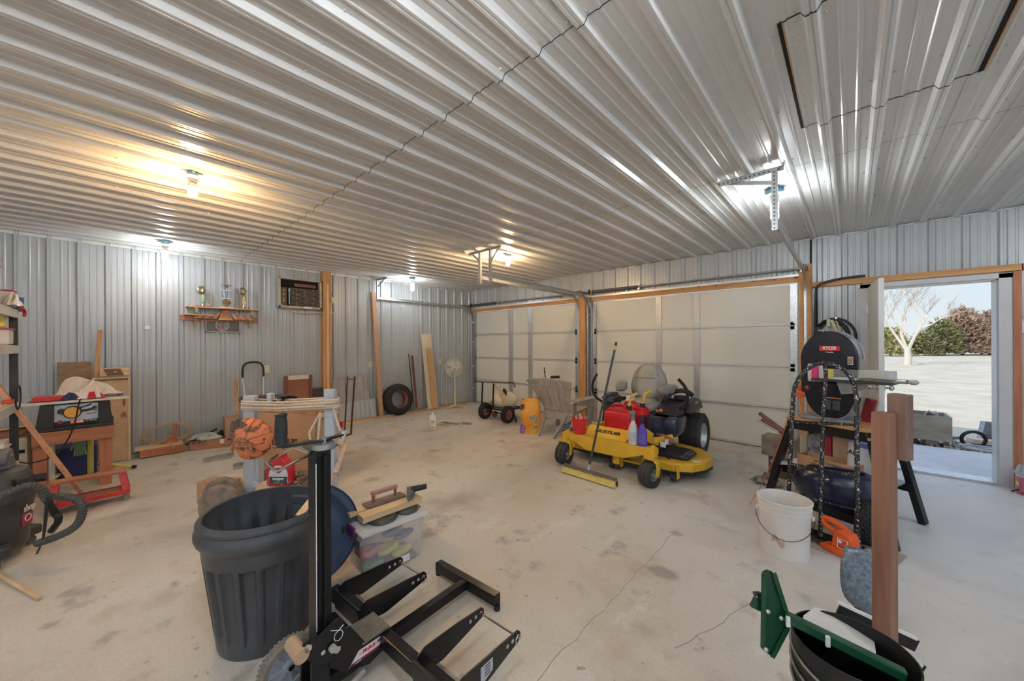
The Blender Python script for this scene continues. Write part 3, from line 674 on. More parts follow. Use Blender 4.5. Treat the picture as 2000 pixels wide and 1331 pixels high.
# storage bin with things on top
PLA = mat('frosted_clear_plastic', (.86, .85, .87), .35, alpha=.17, var=.03); LIDP = mat('frosted_lid_plastic', (.82, .82, .82), .35, alpha=.6, var=.03)
bx, by, ba = -2.335, 1.235, math.radians(-3)
t = thing('storage_bin', 'clear plastic tote with purple latch beside the trash can lid', 'storage bin', (bx, by, 0), ba)
def shell(L0, W0, L1, W1, z0, z1, th=.004):
    b = B(); 
    def ring(l, w_, z, r=.035):
        R = []
        for (sx_, sy_, a0) in ((1, 1, 0), (-1, 1, 90), (-1, -1, 180), (1, -1, 270)):
            for k in range(4): a = math.radians(a0+k*30); R.append(b.bm.verts.new((sx_*(l/2-r)+r*math.cos(a), sy_*(w_/2-r)+r*math.sin(a), z)))
        return R
    rs = [ring(L0-.02, W0-.02, z0), ring(L0, W0, z0+.01), ring(L1, W1, z1), ring(L1-2*th, W1-2*th, z1), ring(L0-2*th, W0-2*th, z0+.012), ring(L0-.03, W0-.03, z0+th)]
    for A, C in zip(rs, rs[1:]):
        for k in range(16): b.bm.faces.new((A[k], A[(k+1) % 16], C[(k+1) % 16], C[k]))
    b.bm.faces.new(rs[0][::-1]); b.bm.faces.new(rs[-1]); return b
shell(.30, .39, .335, .43, 0, .275).obj('tub', PLA, parent=t, smooth=True)
b = shell(.36, .455, .352, .447, 0, .001); b.bm.free(); b = B(); b.box((0, 0, .287), (.365, .46, .022), bev=.010); b.box((0, 0, .299), (.32, .41, .006), bev=.002); b.obj('lid', LIDP, parent=t, smooth=True)
for s_ in (-1, 1):
    b = B(); b.box((.0, s_*.229, .286), (.13, .016, .030), bev=.004); b.box((0, s_*.235, .262), (.13, .008, .05), bev=.003); b.obj('latch', mat('purple_plastic', (.20, .03, .20), .4), parent=t)
b = B(); b.box((.06, -.2125, .175), (.08, .003, .10)); b.obj('sticker', mat('dark_mottled_sticker', (.30, .26, .30), .5, col2=(.04, .03, .05), scale=60), parent=t)
b = B(); b.box((.1715, .04, .045), (.002, .10, .045)); b.obj('label', mat('white_label', (.78, .78, .80), .5), parent=t)
cols = [((.75, .70, .22), 'yellow'), ((.22, .20, .32), 'slate'), ((.70, .25, .28), 'pink'), ((.20, .42, .28), 'green'), ((.75, .74, .70), 'white')]
spots = [(.07, .08, .05, 0), (.07, -.02, .10, 0), (-.07, .10, .05, 0), (.06, .10, .155, 1), (.06, .02, .20, 1), (-.07, -.05, .06, 1), (.07, -.13, .13, 2), (.075, -.12, .04, 3), (-.06, -.12, .15, 4), (-.06, .08, .16, 4)]
BM_ = Matrix.Translation((bx, by, 0)) @ Matrix.Rotation(ba, 4, 'Z')
PLACE_ = ['lowest at the far end', 'under the near end of the pile', 'on the wall side low down', 'topmost toward the far end', 'highest in the middle', 'low in the middle', 'at the near end', 'at the bottom of the near corner', 'high on the wall side', 'high in the far corner']
for q_, (x, y, z, ci) in enumerate(spots):
    c_, nm = cols[ci]; b = B()
    b.tube([BM_ @ Vector((x+.030*math.cos(a), y+.055*math.sin(a), z+.008*math.sin(2*a))) for a in [k*PI/5 for k in range(10)]], .020, n=8, closed=True)
    o = b.obj('coiled_strap', mat('coil_'+nm, c_, .6), smooth=True); tag(o, '%s coiled strap inside the clear tote, %s' % (nm, PLACE_[q_]), 'strap', group='coiled straps inside the clear tote')
TM = Matrix.Translation((bx, by, .301)) @ Matrix.Rotation(ba, 4, 'Z')
HOSE = mat('dark_olive_rubber', (.07, .07, .055), .4)
b = B(); b.lathe([(.045, 0), (.09, 0), (.10, .012), (.09, .028), (.045, .028)], M=TM @ Matrix.Translation((.06, -.05, 0)), n=28, close=True)
tag(b.obj('rubber_ring', HOSE, smooth=True), 'flat dark rubber ring under the boards at the near end of the tote lid', 'rubber ring', 'dark rubber rings on the tote lid')
b = B(); b.lathe([(.03, 0), (.07, 0), (.08, .012), (.07, .028), (.03, .028)], M=TM @ Matrix.Translation((.06, .13, 0)), n=28, close=True)
tag(b.obj('rubber_ring', HOSE, smooth=True), 'flat dark rubber ring under the boards at the far end of the tote lid', 'rubber ring', 'dark rubber rings on the tote lid')
b = B(); b.box((.05, .02, .050), (.085, .43, .040), M=TM @ Matrix.Rotation(.05, 4, 'Z'), bev=.002); tag(b.obj('lumber_block', LPY), 'thicker pale board lying along the near side of the tote lid', 'board')
b = B(); b.box((-.06, .0, .055), (.09, .46, .024), M=TM @ Matrix.Rotation(.02, 4, 'Z'), bev=.002); b.box((-.06, 0, .020), (.06, .3, .044), M=TM); tag(b.obj('board', LPY), 'thinner pale board under the concrete float on the tote lid', 'board')
t = thing('concrete_float', 'worn wooden concrete float with pinkish handle on the tote boards', 'float tool', (bx, by, .301+.067), ba+.02)
b = B(); b.box((-.05, .02, .007), (.09, .28, .012), bev=.002); b.obj('blade', mat('worn_wood_float', (.30, .20, .15), .7, col2=(.16, .10, .08), scale=12), parent=t)
b = B(); b.bar((-.05, -.06, .012), (-.05, -.06, .070), .018, .010); b.bar((-.05, .10, .012), (-.05, .10, .07), .018, .010); b.obj('post', mat('rusty_handle_post', (.25, .13, .10), .6, .3), parent=t)
b = B(); b.box((-.05, .02, .076), (.030, .19, .028), bev=.008); b.obj('handle', mat('faded_red_wood', (.42, .22, .19), .6), parent=t)
t = thing('vacuum_nozzle', 'black vacuum floor nozzle lying on the far end of the boards', 'vacuum nozzle', (bx+.02, by+.16, .301+.09), ba-.5)
b = B(); b.prism([(-.10, 0), (.10, 0), (.05, .05), (-.05, .05)], -.018, .018, 'Y', M=Matrix.Rotation(-1.15, 4, 'X')); b.obj('head', mat('green_grey_plastic', (.10, .12, .11), .4), parent=t, bev=.004)
b = B(); b.cyl((0, .03, .03), (.02, .13, .05), .022, .018, n=18); b.obj('neck', BLK, parent=t, smooth=True)
# small tin behind lid
b = B(); b.lathe([(0, 0), (.075, 0), (.077, .004), (.077, .15), (.075, .155), (0, .155)], M=Matrix.Translation((-2.641, 1.123, 0)), n=28); t = b.obj('tin_can', mat('white_tin_label', (.60, .58, .54), .5, col2=(.35, .33, .32), scale=30), smooth=True); tag(t, 'white printed tin between the blue lid and the clear tote', 'tin')
b = B(); p = Vector((-2.903, 1.195, 0)); 
b.grid(lambda u, v: (p.x+.075*math.sin(v*PI)*math.cos(u*2*PI)*(1+.2*math.sin(u*17)), p.y+.075*math.sin(v*PI)*math.sin(u*2*PI)*(1+.15*math.cos(u*13+v*5)), .19+.13*-math.cos(v*PI)), 24, 10, cu=True)
for (x_, y_) in (): pass
o = b.obj('plastic_jug', mat('milky_plastic', (.85, .82, .78), .3, alpha=.6), smooth=True); o.location.z = 0.0; tag(o, 'small milky plastic bag lump behind the round blue lid', 'plastic bag')
# ---------------------------------------------------------------- left wall and workbench corner
RED = mat('red_paint', (.55, .03, .03), .4, var=.2); WHTP = mat('white_paint', (.70, .71, .72), .4, var=.05); YEL = mat('yellow_pipe', (.78, .66, .16), .45, var=.12)
def board(name, label, cat, c, d, m, rot=None, bev=.002, group=None):
    b = B(); b.box(c, d, rot=rot, bev=bev); o = b.obj(name, m); return tag(o, label, cat, group)
def lean(name, label, cat, p0, p1, w_, th, m, up=(1, 0, 0), group=None):
    b = B(); b.bar(p0, p1, w_, th, up=up, bev=.002); return tag(b.obj(name, m), label, cat, group)
# wood bench under the saw
t = thing('saw_bench', 'reddish wooden bench carrying the table saw', 'workbench', (-5.95, -.30, 0))
b = B(); b.box((-5.705, -.30, .555), (.038, .53, .115), bev=.002); b.obj('front_rail', REDWY, parent=t, world=True)
b = B(); b.box((-6.20, -.30, .555), (.038, .53, .115), bev=.002); b.obj('back_rail', REDWY, parent=t, world=True)
for y in (-.545, -.055):
    b = B(); b.box((-5.95, y, .56), (.47, .038, .10), bev=.002); b.obj('side_rail', REDW, parent=t, world=True)
    for x in (-5.755, -6.15):
        b = B(); b.box((x, y+(.025 if y < -.3 else -.04), .28), (.06, .085, .56), bev=.002); b.obj('leg', REDWZ, parent=t, world=True)
b = B(); b.box((-5.95, -.30, .615), (.52, .53, .012)); b.obj('top', PINEY, parent=t, world=True)
b = B(); b.box((-5.80, -.12, .10), (.05, .09, .05), bev=.002); b.obj('cleat', PINEY, parent=t, world=True)
# table saw
t = thing('table_saw', 'black and silver benchtop table saw on the reddish bench', 'table saw', (-5.95, -.30, .622))
SAWB = mat('saw_black_plastic', (.03, .03, .033), .5, var=.3)
b = B(); b.box((-5.93, -.30, .640), (.50, .52, .035), bev=.008); b.obj('base_tray', SAWB, parent=t, world=True)
b = B(); b.prism([(-.54, .655), (-.05, .655), (-.09, .885), (-.50, .885)], -6.14, -5.74, 'X'); b.obj('body', SAWB, parent=t, world=True)
for (ya, yb) in ((-.545, -.43), (-.145, -.05)):
    b = B(); sk = .035*(1 if ya < -.3 else -1); b.prism([(ya, .655), (yb, .655), (yb-(0 if ya < -.3 else .012), .885), (ya+(.03 if ya < -.3 else 0), .885)], -5.74, -5.70, 'X'); b.obj('corner_post', SAWB, parent=t, world=True, bev=.006)
b = B(); b.box((-5.732, -.29, .785), (.012, .29, .17)); b.obj('face_panel', mat('silver_face_panel', (.50, .53, .57), .35, .3, var=.08), parent=t, world=True)
b = B(); b.cyl((-5.726, -.315, .795), (-5.69, -.315, .795), .062, n=28); b.obj('wheel_ring', SAWB, parent=t, world=True)
b = B(); b.cyl((-5.69, -.315, .795), (-5.682, -.315, .795), .052, n=28); b.obj('bevel_wheel', mat('orange_disc', (.78, .40, .06), .4, var=.06), parent=t, world=True)
b = B(); b.tube([(-5.722, -.27, .80), (-5.722, -.22, .80), (-5.722, -.18, .815), (-5.722, -.165, .835)], .011, n=8, smooth=2); b.tube([(-5.722, -.28, .83), (-5.722, -.22, .845), (-5.722, -.19, .862)], .007, n=8, smooth=1); b.obj('bevel_slot', SAWB, parent=t, world=True)
b = B(); b.tube([(-5.724, -.27, .792), (-5.724, -.20, .79), (-5.724, -.155, .82), (-5.724, -.152, .84), (-5.724, -.17, .845)], .003, n=6, smooth=2); b.obj('scale_arc', GALV, parent=t, world=True)
b = B(); b.cyl((-5.725, -.385, .81), (-5.69, -.385, .81), .026, n=16); b.obj('lock_knob', SAWB, parent=t, world=True)
b = B(); b.prism([(-.415, .79), (-.395, .81), (-.37, .80), (-.36, .785), (-.38, .775)], -5.725, -5.722, 'X'); b.obj('handle_picture', mat('peach_print', (.72, .45, .32), .5), parent=t, world=True)
b = B(); b.box((-5.724, -.165, .81), (.002, .022, .05)); b.box((-5.724, -.19, .765), (.002, .07, .010)); b.obj('scale_print', mat('scale_print', (.20, .18, .16), .6), parent=t, world=True)
b = B(); b.box((-5.728, -.29, .690), (.012, .29, .036)); b.obj('lower_band', SAWB, parent=t, world=True)
b = B(); b.box((-5.72, -.395, .705), (.02, .024, .034)); b.obj('switch', mat('dark_red_switch', (.40, .02, .03), .4), parent=t, world=True)
b = B(); b.box((-5.7205, -.285, .693), (.003, .088, .028)); b.obj('badge', mat('orange_red_badge', (.75, .12, .05), .4), parent=t, world=True)
WT2 = mat('white_print', (.85, .84, .80), .5)
text('RYOBI', .027, WT2, t, (-5.7183+5.95, -.285+.30, .693-.622), (PI/2, 0, PI/2), bold=.0007)
text('10" Table Saw', .015, WT2, t, (-5.7213+5.95, -.192+.30, .697-.622), (PI/2, 0, PI/2), bold=.0003, sx=.9)
b = B(); b.box((-5.93, -.29, .903), (.46, .725, .022), bev=.003); b.obj('table', mat('grey_saw_table', (.50, .49, .46), .4, .4, var=.1), parent=t, world=True)
b = B(); b.box((-5.69, -.29, .900), (.022, .73, .022), bev=.004); b.obj('front_fence_rail', mat('cream_rail', (.66, .60, .48), .45), parent=t, world=True)
b = B(); b.box((-5.93, .01, .9145), (.45, .05, .002)); b.box((-5.93, -.57, .9145), (.45, .05, .002)); b.obj('extension_seam', mat('saw_dark_inset', (.20, .20, .20), .5, .3), parent=t, world=True)
# power cord of the saw, hanging in a loop
b = B(); b.tube([(-5.585, -0.255, 0.93), (-5.66, -.27, .90), (-5.65, -.29, .72), (-5.65, -.33, .55), (-5.63, -.40, .42), (-5.62, -.50, .36), (-5.62, -.62, .37), (-5.62, -.70, .48), (-5.62, -.68, .58), (-5.63, -.60, .645), (-5.68, -.55, .655)], .006, n=8, smooth=3)
b.obj('power_cord', BLK, parent=t, world=True, smooth=True)
# things on the saw table
def cloth(name, label, cat, c, rx, ry, h, m, seed, rot=0, n=26, fold=.35, group=None, parent=None):
    rn = random.Random(seed); ph = [rn.uniform(0, 6.28) for _ in range(12)]
    def f(u, v):
        a = u*2*PI; R_ = 1+.16*math.sin(2*a+ph[0])+.12*math.sin(3*a+ph[1])+.08*math.sin(7*a+ph[2])
        r = v; x = rx*R_*r*math.cos(a); y = ry*R_*r*math.sin(a)
        z = h*(1-r**1.6)*(.75+.25*math.sin(3*a+ph[3]+r*3))+h*fold*(r*(1.15-r))*(math.sin(5*a+ph[4]+r*6)+.6*math.sin(9*a+ph[5]+r*9))
        z = max(z, .004+.004*math.sin(9*a+ph[6]))
        X = x*math.cos(rot)-y*math.sin(rot); Y = x*math.sin(rot)+y*math.cos(rot)
        return (c[0]+X, c[1]+Y, c[2]+z)
    b = B(); b.grid(f, n*2, 12, cu=True); bmesh.ops.remove_doubles(b.bm, verts=b.bm.verts[:], dist=1e-5)
    o = b.obj(name, m, parent=parent, world=bool(parent), smooth=False, solid=.003)
    if not parent: tag(o, label, cat, group)
    return o
CLOTH = mat('white_cotton', (.78, .68, .60), .85, var=.1, bump=.2, scale=20)
cloth('white_cloth', 'rumpled off-white cloth heaped on the table saw', 'cloth', (-5.93, -.24, .93), .14, .28, .18, CLOTH, 3, rot=.05, fold=.8)
board('red_case', 'flat red plastic case on the left of the saw table', 'case', (-5.80, -.47, .940), (.20, .19, .045), RED, bev=.012)
FLAG = mat('flag_stripes', (.60, .03, .04), .8)
n = FLAG.node_tree; wv = n.nodes.new('ShaderNodeTexWave'); wv.inputs['Scale'].default_value = 4; wv.inputs['Distortion'].default_value = 7; wv.bands_direction = 'Y'; cr = n.nodes.new('ShaderNodeValToRGB'); cr.color_ramp.interpolation = 'CONSTANT'
cr.color_ramp.elements[0].color = (.55, .03, .04, 1); cr.color_ramp.elements[1].position = .5; cr.color_ramp.elements[1].color = (.80, .74, .70, 1)
tcn = n.nodes['Texture Coordinate']; n.links.new(tcn.outputs['Object'], wv.inputs[0]); n.links.new(wv.outputs['Fac'], cr.inputs[0]); n.links.new(cr.outputs[0], n.nodes['Principled BSDF'].inputs['Base Color'])
fo = cloth('folded_flag', 'crumpled red and white striped flag at the edge of the saw table', 'flag', (-5.750, -.19, .916), .065, .13, .065, FLAG, 8, fold=.5)
cloth('navy', '', '', (-5.75, -.335, .916), .06, .075, .075, mat('navy_star_cloth', (.03, .03, .09), .8, col2=(.02, .02, .06)), 12, parent=fo).name = 'blue_field'
# boards behind the saw
board('plywood_offcut', 'square weathered plywood leaning on the wall behind the saw', 'plywood sheet', (-6.96, -.365, .86), (.014, .27, .80), mat('weathered_plywood', (.36, .22, .12), .7, col2=(.22, .13, .08), scale=6, stretch=(1, 1, 5)), rot=(0, .06, 0))
lean('board', 'tall narrow pine board standing upright behind the saw', 'board', (-6.93, -0.195, 1.045), (-7, -0.156, 1.657), .04, .02, PINEZ)
t = thing('wood_crate', 'small wooden box with a dark recessed panel on top of the pegboards', 'wooden box', (-6.80, -.03, 1.075))
b = B(); b.box((0, 0, .052), (.15, .25, .10), bev=.003); b.obj('case', LPY, parent=t)
b = B(); b.prism([(-.10, .095), (.045, .095), (.075, .01), (-.065, .01)], .0755, .084, 'X'); b.obj('panel', mat('dark_varnished_wood', (.25, .13, .06), .5, col2=(.14, .07, .03), stretch=(9, .6, 9)), parent=t)
b = B(); b.sph((.088, 0, .055), .012); b.obj('knob', mat('brass', (.7, .5, .2), .3, .8), parent=t)
PEG = mat('tan_pegboard', (.62, .42, .24), .7, var=.12, scale=5)
t = thing('pegboard', 'stack of tan pegboards leaning upright right of the table saw', 'pegboard', (-6.80, -.06, 0))
for k in range(2):
    b = B(); b.box((-6.80+k*.05, -.07, .53-k*.02), (.012, .30, 1.04-k*.03), bev=.001); b.obj('panel', PEG, parent=t, world=True)
b = B(); b.box((-6.765, .09, .53), (.06, .022, 1.06), bev=.002); b.box((-6.765, -.21, .53), (.06, .022, 1.06), bev=.002); b.box((-6.775, -.06, 1.055), (.06, .30, .02)); b.obj('frame', LPZ, parent=t, world=True)
b = B()
for i in range(8):
    for j in range(22): b.box((-6.7435, -.175+i*.032, .10+j*.042), (.001, .005, .005))
tag(b.obj('peg_holes', mat('peg_hole', (.30, .18, .09), .8), parent=t, world=True), kind='stuff')
b = B(); b.sph((-6.742, .045, .74), .5, (.006, .028, .10), n=12); b.box((-6.742, .045, .60), (.004, .03, .03)); b.obj('torn_patch', mat('bare_brown_fibre', (.28, .13, .06), .8), parent=t, world=True)
b = B(); b.box((-6.742, .04, .57), (.003, .05, .05), rot=(.3, 0, 0)); b.obj('mark', mat('scribble', (.12, .06, .04), .8, col2=(.5, .3, .2), scale=90), parent=t, world=True)
# under and beside the bench
b = B(); b.box((-6.45, -.33, .17), (.30, .32, .34), bev=.02); t = b.obj('storage_tub', mat('navy_plastic', (.04, .045, .15), .45)); tag(t, 'navy blue plastic tub under the far side of the saw bench', 'tub')
b = B()
for k in range(5): b.tube([(-6.28, -.33+k*.016, .37), (-6.27, -.33+k*.018, .30), (-6.27, -.335+k*.022, .24)], .009, n=6)
b.tube([(-6.28, -.34, .37), (-6.27, -.36, .31)], .010, n=6); b.box((-6.285, -.30, .36), (.02, .09, .06), bev=.008)
tag(b.obj('work_glove', mat('green_glove', (.30, .50, .25), .7), smooth=True), 'pale green work glove hung over the navy tub', 'glove')
b = B(); b.cyl((-6.30, -.22, .02), (-6.30, -.22, .60), .026, n=16); tag(b.obj('yellow_post', YEL, smooth=True), 'upright thick yellow pipe behind the saw bench', 'pipe')
b = B(); b.cyl((-6.02, -.47, 0), (-6.02, -.47, .50), .022, n=14); tag(b.obj('white_pipe', mat('cream_pvc', (.70, .64, .50), .4), smooth=True), 'upright cream plastic pipe behind the left bench leg', 'pipe')
t = thing('paint_can', 'dented grey metal paint can under the saw bench', 'paint can', (-6.33, -.52, .0))
b = B(); b.lathe([(0, .22), (.065, .22), (.066, .38), (.06, .385), (.058, .375), (0, .372)]); b.lathe([(0, 0), (.066, 0), (.068, .22), (0, .222)]); b.obj('body', GALVD, parent=t, smooth=True)
def pipe(label, p0, p1, r, capd=False):
    b = B(); b.cyl(p0, p1, r, n=12); o = b.obj('yellow_pipe', YEL, smooth=True); tag(o, label, 'pipe', 'yellow pipes on the floor by the saw bench')
    if capd:
        b = B(); v = (Vector(p1)-Vector(p0)).normalized(); b.cyl(Vector(p1), Vector(p1)+v*.03, r*1.1, n=12); b.obj('end_cap', BLK, parent=o, world=True)
pipe('longest yellow pipe with a black cap pointing to the pegboards', (-6.501, -0.272, 0.1), (-6.206, 0.109, 0.03), .018, True)
pipe('yellow pipe lying towards the vacuum hose', (-6.168, -0.519, 0.03), (-6.465, -0.364, 0.09), .018)
pipe('short yellow pipe lying beneath the bench beside the first', (-6.361, -0.501, 0.02), (-6.328, -0.32, 0.03), .014)
pipe('thin yellow pipe pointing at the right bench leg', (-6.307, -0.301, 0.03), (-6.465, -0.173, 0.03), .014)
b = B(); b.bar((-6.468, -0.327, 0.08), (-6.51, -0.28, 0.1), .05, .04, bev=.006); b.tube([(-6.685, -0.396, 0.06), (-6.531, -0.33, 0.09), (-6.443, -0.277, 0.12)], .012, n=8); b.box((-6.544, -0.324, 0.05), (.06, .08, .06), bev=.01); tag(b.obj('tripod_joint', BLK), 'black plastic joint among the yellow pipes', 'pipe fitting')
b = B(); b.box((-6.519, -0.499, 0.06), (.07, .10, .06), bev=.01); b.cyl((-6.417, -0.491, 0.11), (-6.519, -0.499, 0.06), .02); tag(b.obj('tool_bit', mat('grubby_metal', (.20, .18, .16), .5, .4, var=.4)), 'small grubby metal tool at the foot of the bench', 'tool')
PLY = mat('plain_plywood', (.50, .40, .24), .7, col2=(.38, .30, .18), scale=4, stretch=(1, 1, 4))
board('plywood_sheet', 'pale plywood sheet standing behind the left leg of the saw bench', 'plywood sheet', (-6.30, -.78, .26), (.016, .40, .52), PLY, rot=(0, .04, 0))
t = thing('scrap_carton', 'open pale carton with a black stripe left of the saw bench', 'carton', (-6.05, -.74, 0))
b = B(); b.box((0, 0, .28), (.26, .26, .56), bev=.004); b.obj('box', mat('pale_carton', (.55, .46, .33), .8, var=.12), parent=t)
b = B(); b.box((.131, .03, .43), (.002, .17, .035)); b.obj('stripe', DRK, parent=t)
b = B(); b.box((.131, -.02, .22), (.002, .20, .26)); b.obj('printed_panel', mat('faded_print', (.42, .36, .22), .8, col2=(.25, .22, .15), scale=40, stretch=(1, 1, 3)), parent=t)
board('scrap_block', 'dark-sided scrap board on top of the pale carton', 'board', (-6.05, -.72, .605), (.22, .20, .085), mat('brown_scrap_wood', (.30, .15, .08), .7), rot=(0, 0, .3))
board('scrap_board', 'light tilted board topmost on the pale carton', 'board', (-6.03, -.71, .665), (.24, .22, .018), LPX, rot=(.06, -.05, .3))
# red stool on casters
t = thing('step_stool', 'small red rolling stool with a wooden seat in front of the saw bench', 'stool', (-5.05, -.17, 0))
sx0 = -5.10
b = B(); b.box((sx0, -.185, .262), (.13, .47, .022), bev=.003); b.obj('seat', REDWY, parent=t, world=True)
b = B(); b.box((sx0+.01, -.18, .085), (.19, .46, .014)); b.obj('lower_shelf', mat('worn_red_shelf', (.42, .14, .10), .6, col2=(.30, .16, .12)), parent=t, world=True)
for s_ in (-1, 1):
    b = B(); b.bar((sx0+.01+s_*.10, -.43, .085), (sx0+.01+s_*.10, .07, .085), .014, .035, bev=.003); b.obj('side_rail', RED, parent=t, world=True)
    for y, dy in ((-.38, -.02), (.02, .03)):
        b = B(); b.bar((sx0+s_*.045, y, .25), (sx0+.01+s_*.085, y+dy, .075), .05, .014, up=(1, 0, 0), bev=.002); b.obj('leg', RED, parent=t, world=True)
    for y in (-.40, .05):
        b = B(); b.lathe([(.0, -.008), (.022, -.008), (.025, 0), (.022, .008), (0, .008)], M=Matrix.Translation((sx0+.01+s_*.075, y, .025)) @ Matrix.Rotation(PI/2, 4, 'Y'), n=16); b.box((sx0+.01+s_*.075, y, .052), (.03, .03, .02)); b.obj('caster', mat('caster_grey', (.30, .28, .26), .5), parent=t, world=True)
# long bar propped diagonally and offcuts
lean('wooden_pole', 'long reddish pole slanting down across the saw from the upper left', 'wooden pole', (-5.305, -0.761, 1.264), (-5.234, -0.241, 0.1), .036, .03, wood('pole_wood', (.66, .36, .22), (.54, .27, .15), axis='X'), up=(0, 0, 1))
lean('stick', 'short pale stick slanting behind the vacuum hose', 'stick', (-6.1, -0.732, 0.3), (-5.9, -0.596, 0.06), .025, .02, LPX, up=(0, 0, 1))
lean('stick', 'thin pale stick lying on the floor in front of the vacuum', 'stick', (-4.141, -0.598, 0.02), (-3.408, -0.312, 0.012), .018, .014, LPX, up=(0, 0, 1))
# shelving at the far left
t = thing('shelving_unit', 'tall shelf rack with black uprights and wooden shelves at the left edge', 'shelf rack', (-4.98, -.83, 0))
SH = mat('grey_painted_shelf_edge', (.50, .50, .46), .5)
for (x, y) in ((-5.34, -.62), (-5.34, -1.04), (-4.62, -1.04)):
    b = B(); b.box((x, y, .89), (.04, .045, 1.76)); b.obj('upright', mat('black_upright', (.03, .03, .032), .5), parent=t, world=True)
for z, m_ in ((1.774, SH), (1.465, SH), (.971, SH), (.460, LPX)):
    b = B(); b.box((-4.98, -.825, z-.012), (.76, .44, .018)); b.box((-4.98, -.607, z-.035), (.76, .02, .07)); b.box((-5.36, -.825, z-.035), (.016, .44, .07)); b.obj('shelf', m_ if z > .9 else LPX, parent=t, world=True)
    b = B(); b.box((-4.98, -.825, z), (.74, .40, .008)); b.obj('shelf_board', LPX, parent=t, world=True)
def tubbox(name, label, c, d, m, lidm, lidh=.02, taper=.86):
    t = thing(name, label, 'container', c)
    b = B(); b.prism([(-d[0]/2*taper, 0), (d[0]/2*taper, 0), (d[0]/2, d[2]), (-d[0]/2, d[2])], -d[1]/2, d[1]/2, 'Y'); b.obj('tub', m, parent=t, bev=.006)
    b = B(); b.box((0, 0, d[2]+lidh/2), (d[0]+.02, d[1]+.02, lidh), bev=.005); b.obj('lid', lidm, parent=t)
    return t
_before = set(bpy.data.objects)
MILK = mat('milky_tub', (.78, .74, .70), .4, alpha=.8)
PINKL = mat('magenta_lid', (.50, .06, .15), .4)
tubbox('storage_tub', 'white tub with a purple rimmed lid topmost at the left edge', (-4.70, -.72, 1.77), (.16, .20, .31), MILK, mat('purple_rim', (.34, .22, .38), .4), .05)
tubbox('storage_tub', 'shallow tub with a magenta lid on the top rack shelf', (-4.93, -.66, 1.77), (.17, .17, .13), MILK, PINKL, .012)
cloth('plastic_bag', 'crumpled clear plastic bag on the top rack shelf', 'plastic bag', (-4.80, -.56, 1.77), .10, .05, .12, mat('clear_bag', (.80, .76, .72), .25, alpha=.75), 21)
t = thing('dustpan', 'dark blue plastic scoop hanging off the end of the top rack shelf', 'dustpan', (-5.0, -.58, 1.80))
b = B(); b.prism([(-.02, -.02), (.16, -.055), (.16, .075), (-.02, .045)], -.05, .05, 'Y', M=Matrix.Rotation(math.radians(185), 4, 'Z')); b.obj('pan', mat('blue_plastic', (.05, .05, .40), .35), parent=t)
b = B(); b.cyl((-.155, -.02, .0), (-.21, -.02, -.012), .007); b.obj('handle', BLK, parent=t)
b = B(); b.tube([(-4.98, -.54, 1.775), (-5.03, -.53, 1.765), (-5.06, -.53, 1.73), (-5.03, -.53, 1.71)], .012, n=8, smooth=2); tag(b.obj('red_strap', RED, smooth=True), 'small red strap under the blue scoop', 'strap')
tubbox('storage_tub', 'tub with pinkish red lid on the second rack shelf', (-4.88, -.68, 1.474), (.20, .2, .12), MILK, PINKL, .012)
tubbox('yellow_tub', 'small yellow tub stacked on the red lidded tub', (-4.83, -.67, 1.606), (.13, .13, .09), mat('yellow_tub', (.70, .62, .12), .4), WHT, .004, 1.1)
t = thing('cable_ring', 'black cable loop hanging at the third rack shelf', 'cable', (-4.75, -.53, 1.08)); b = B(); b.tube([(-4.72+.11*math.cos(a), -.53, 1.06+.10*math.sin(a)) for a in [k*PI/8 for k in range(16)]], .006, n=6, closed=True); b.obj('loop', BLK, parent=t, world=True, smooth=True)
b = B(); b.box((-4.90, -.60, 1.018), (.13, .06, .028), bev=.006); tag(b.obj('red_tool', mat('red_orange_plastic', (.65, .08, .03), .4)), 'small red tool lying on the third rack shelf', 'tool')
for i, (x, z, hh) in enumerate(((-4.78, .53, .20), (-4.90, .53, .14))):
    tubbox('storage_tub', ('taller' if i == 0 else 'shorter')+' white tub on the lowest visible rack shelf', (x, -.66, z), (.11 if i else .12, .12, hh), WHT, mat('beige_lid', (.60, .52, .48), .5), .015)
for o in set(bpy.data.objects)-_before:
    if o.parent is None: o.location = (o.location.x-.32, o.location.y-.035, 1.46+(o.location.z-1.46)*1.064)
# shop vacuum
VAC = mat('vac_charcoal', (.055, .055, .055), .42, var=.25, scale=6)
vx, vy = (-4.288, -0.609, 0)[:2]
t = thing('shop_vacuum', 'dark grey shop vacuum with ribbed hose at the left edge', 'vacuum cleaner', (vx, vy, 0))
b = B(); b.lathe([(0, .075), (.165, .075), (.175, .09), (.20, .40), (.208, .405), (.210, .425), (.205, .44), (.205, .50), (.195, .52), (.19, .56), (.17, .60), (.11, .625), (0, .63)], n=40); b.obj('drum', VAC, parent=t, smooth=True)
b = B(); b.lathe([(0, .62), (.12, .625), (.11, .70), (.07, .73), (0, .735)], n=30); b.box((0.02, .05, .70), (.22, .10, .08), bev=.02); b.obj('motor_head', mat('vac_grey', (.12, .12, .13), .45), parent=t, smooth=True)
vd = Vector((-vx, -vy, 0)).normalized(); vr = Vector((.733, .680, 0))
ang = math.atan2(vr.y, vr.x)
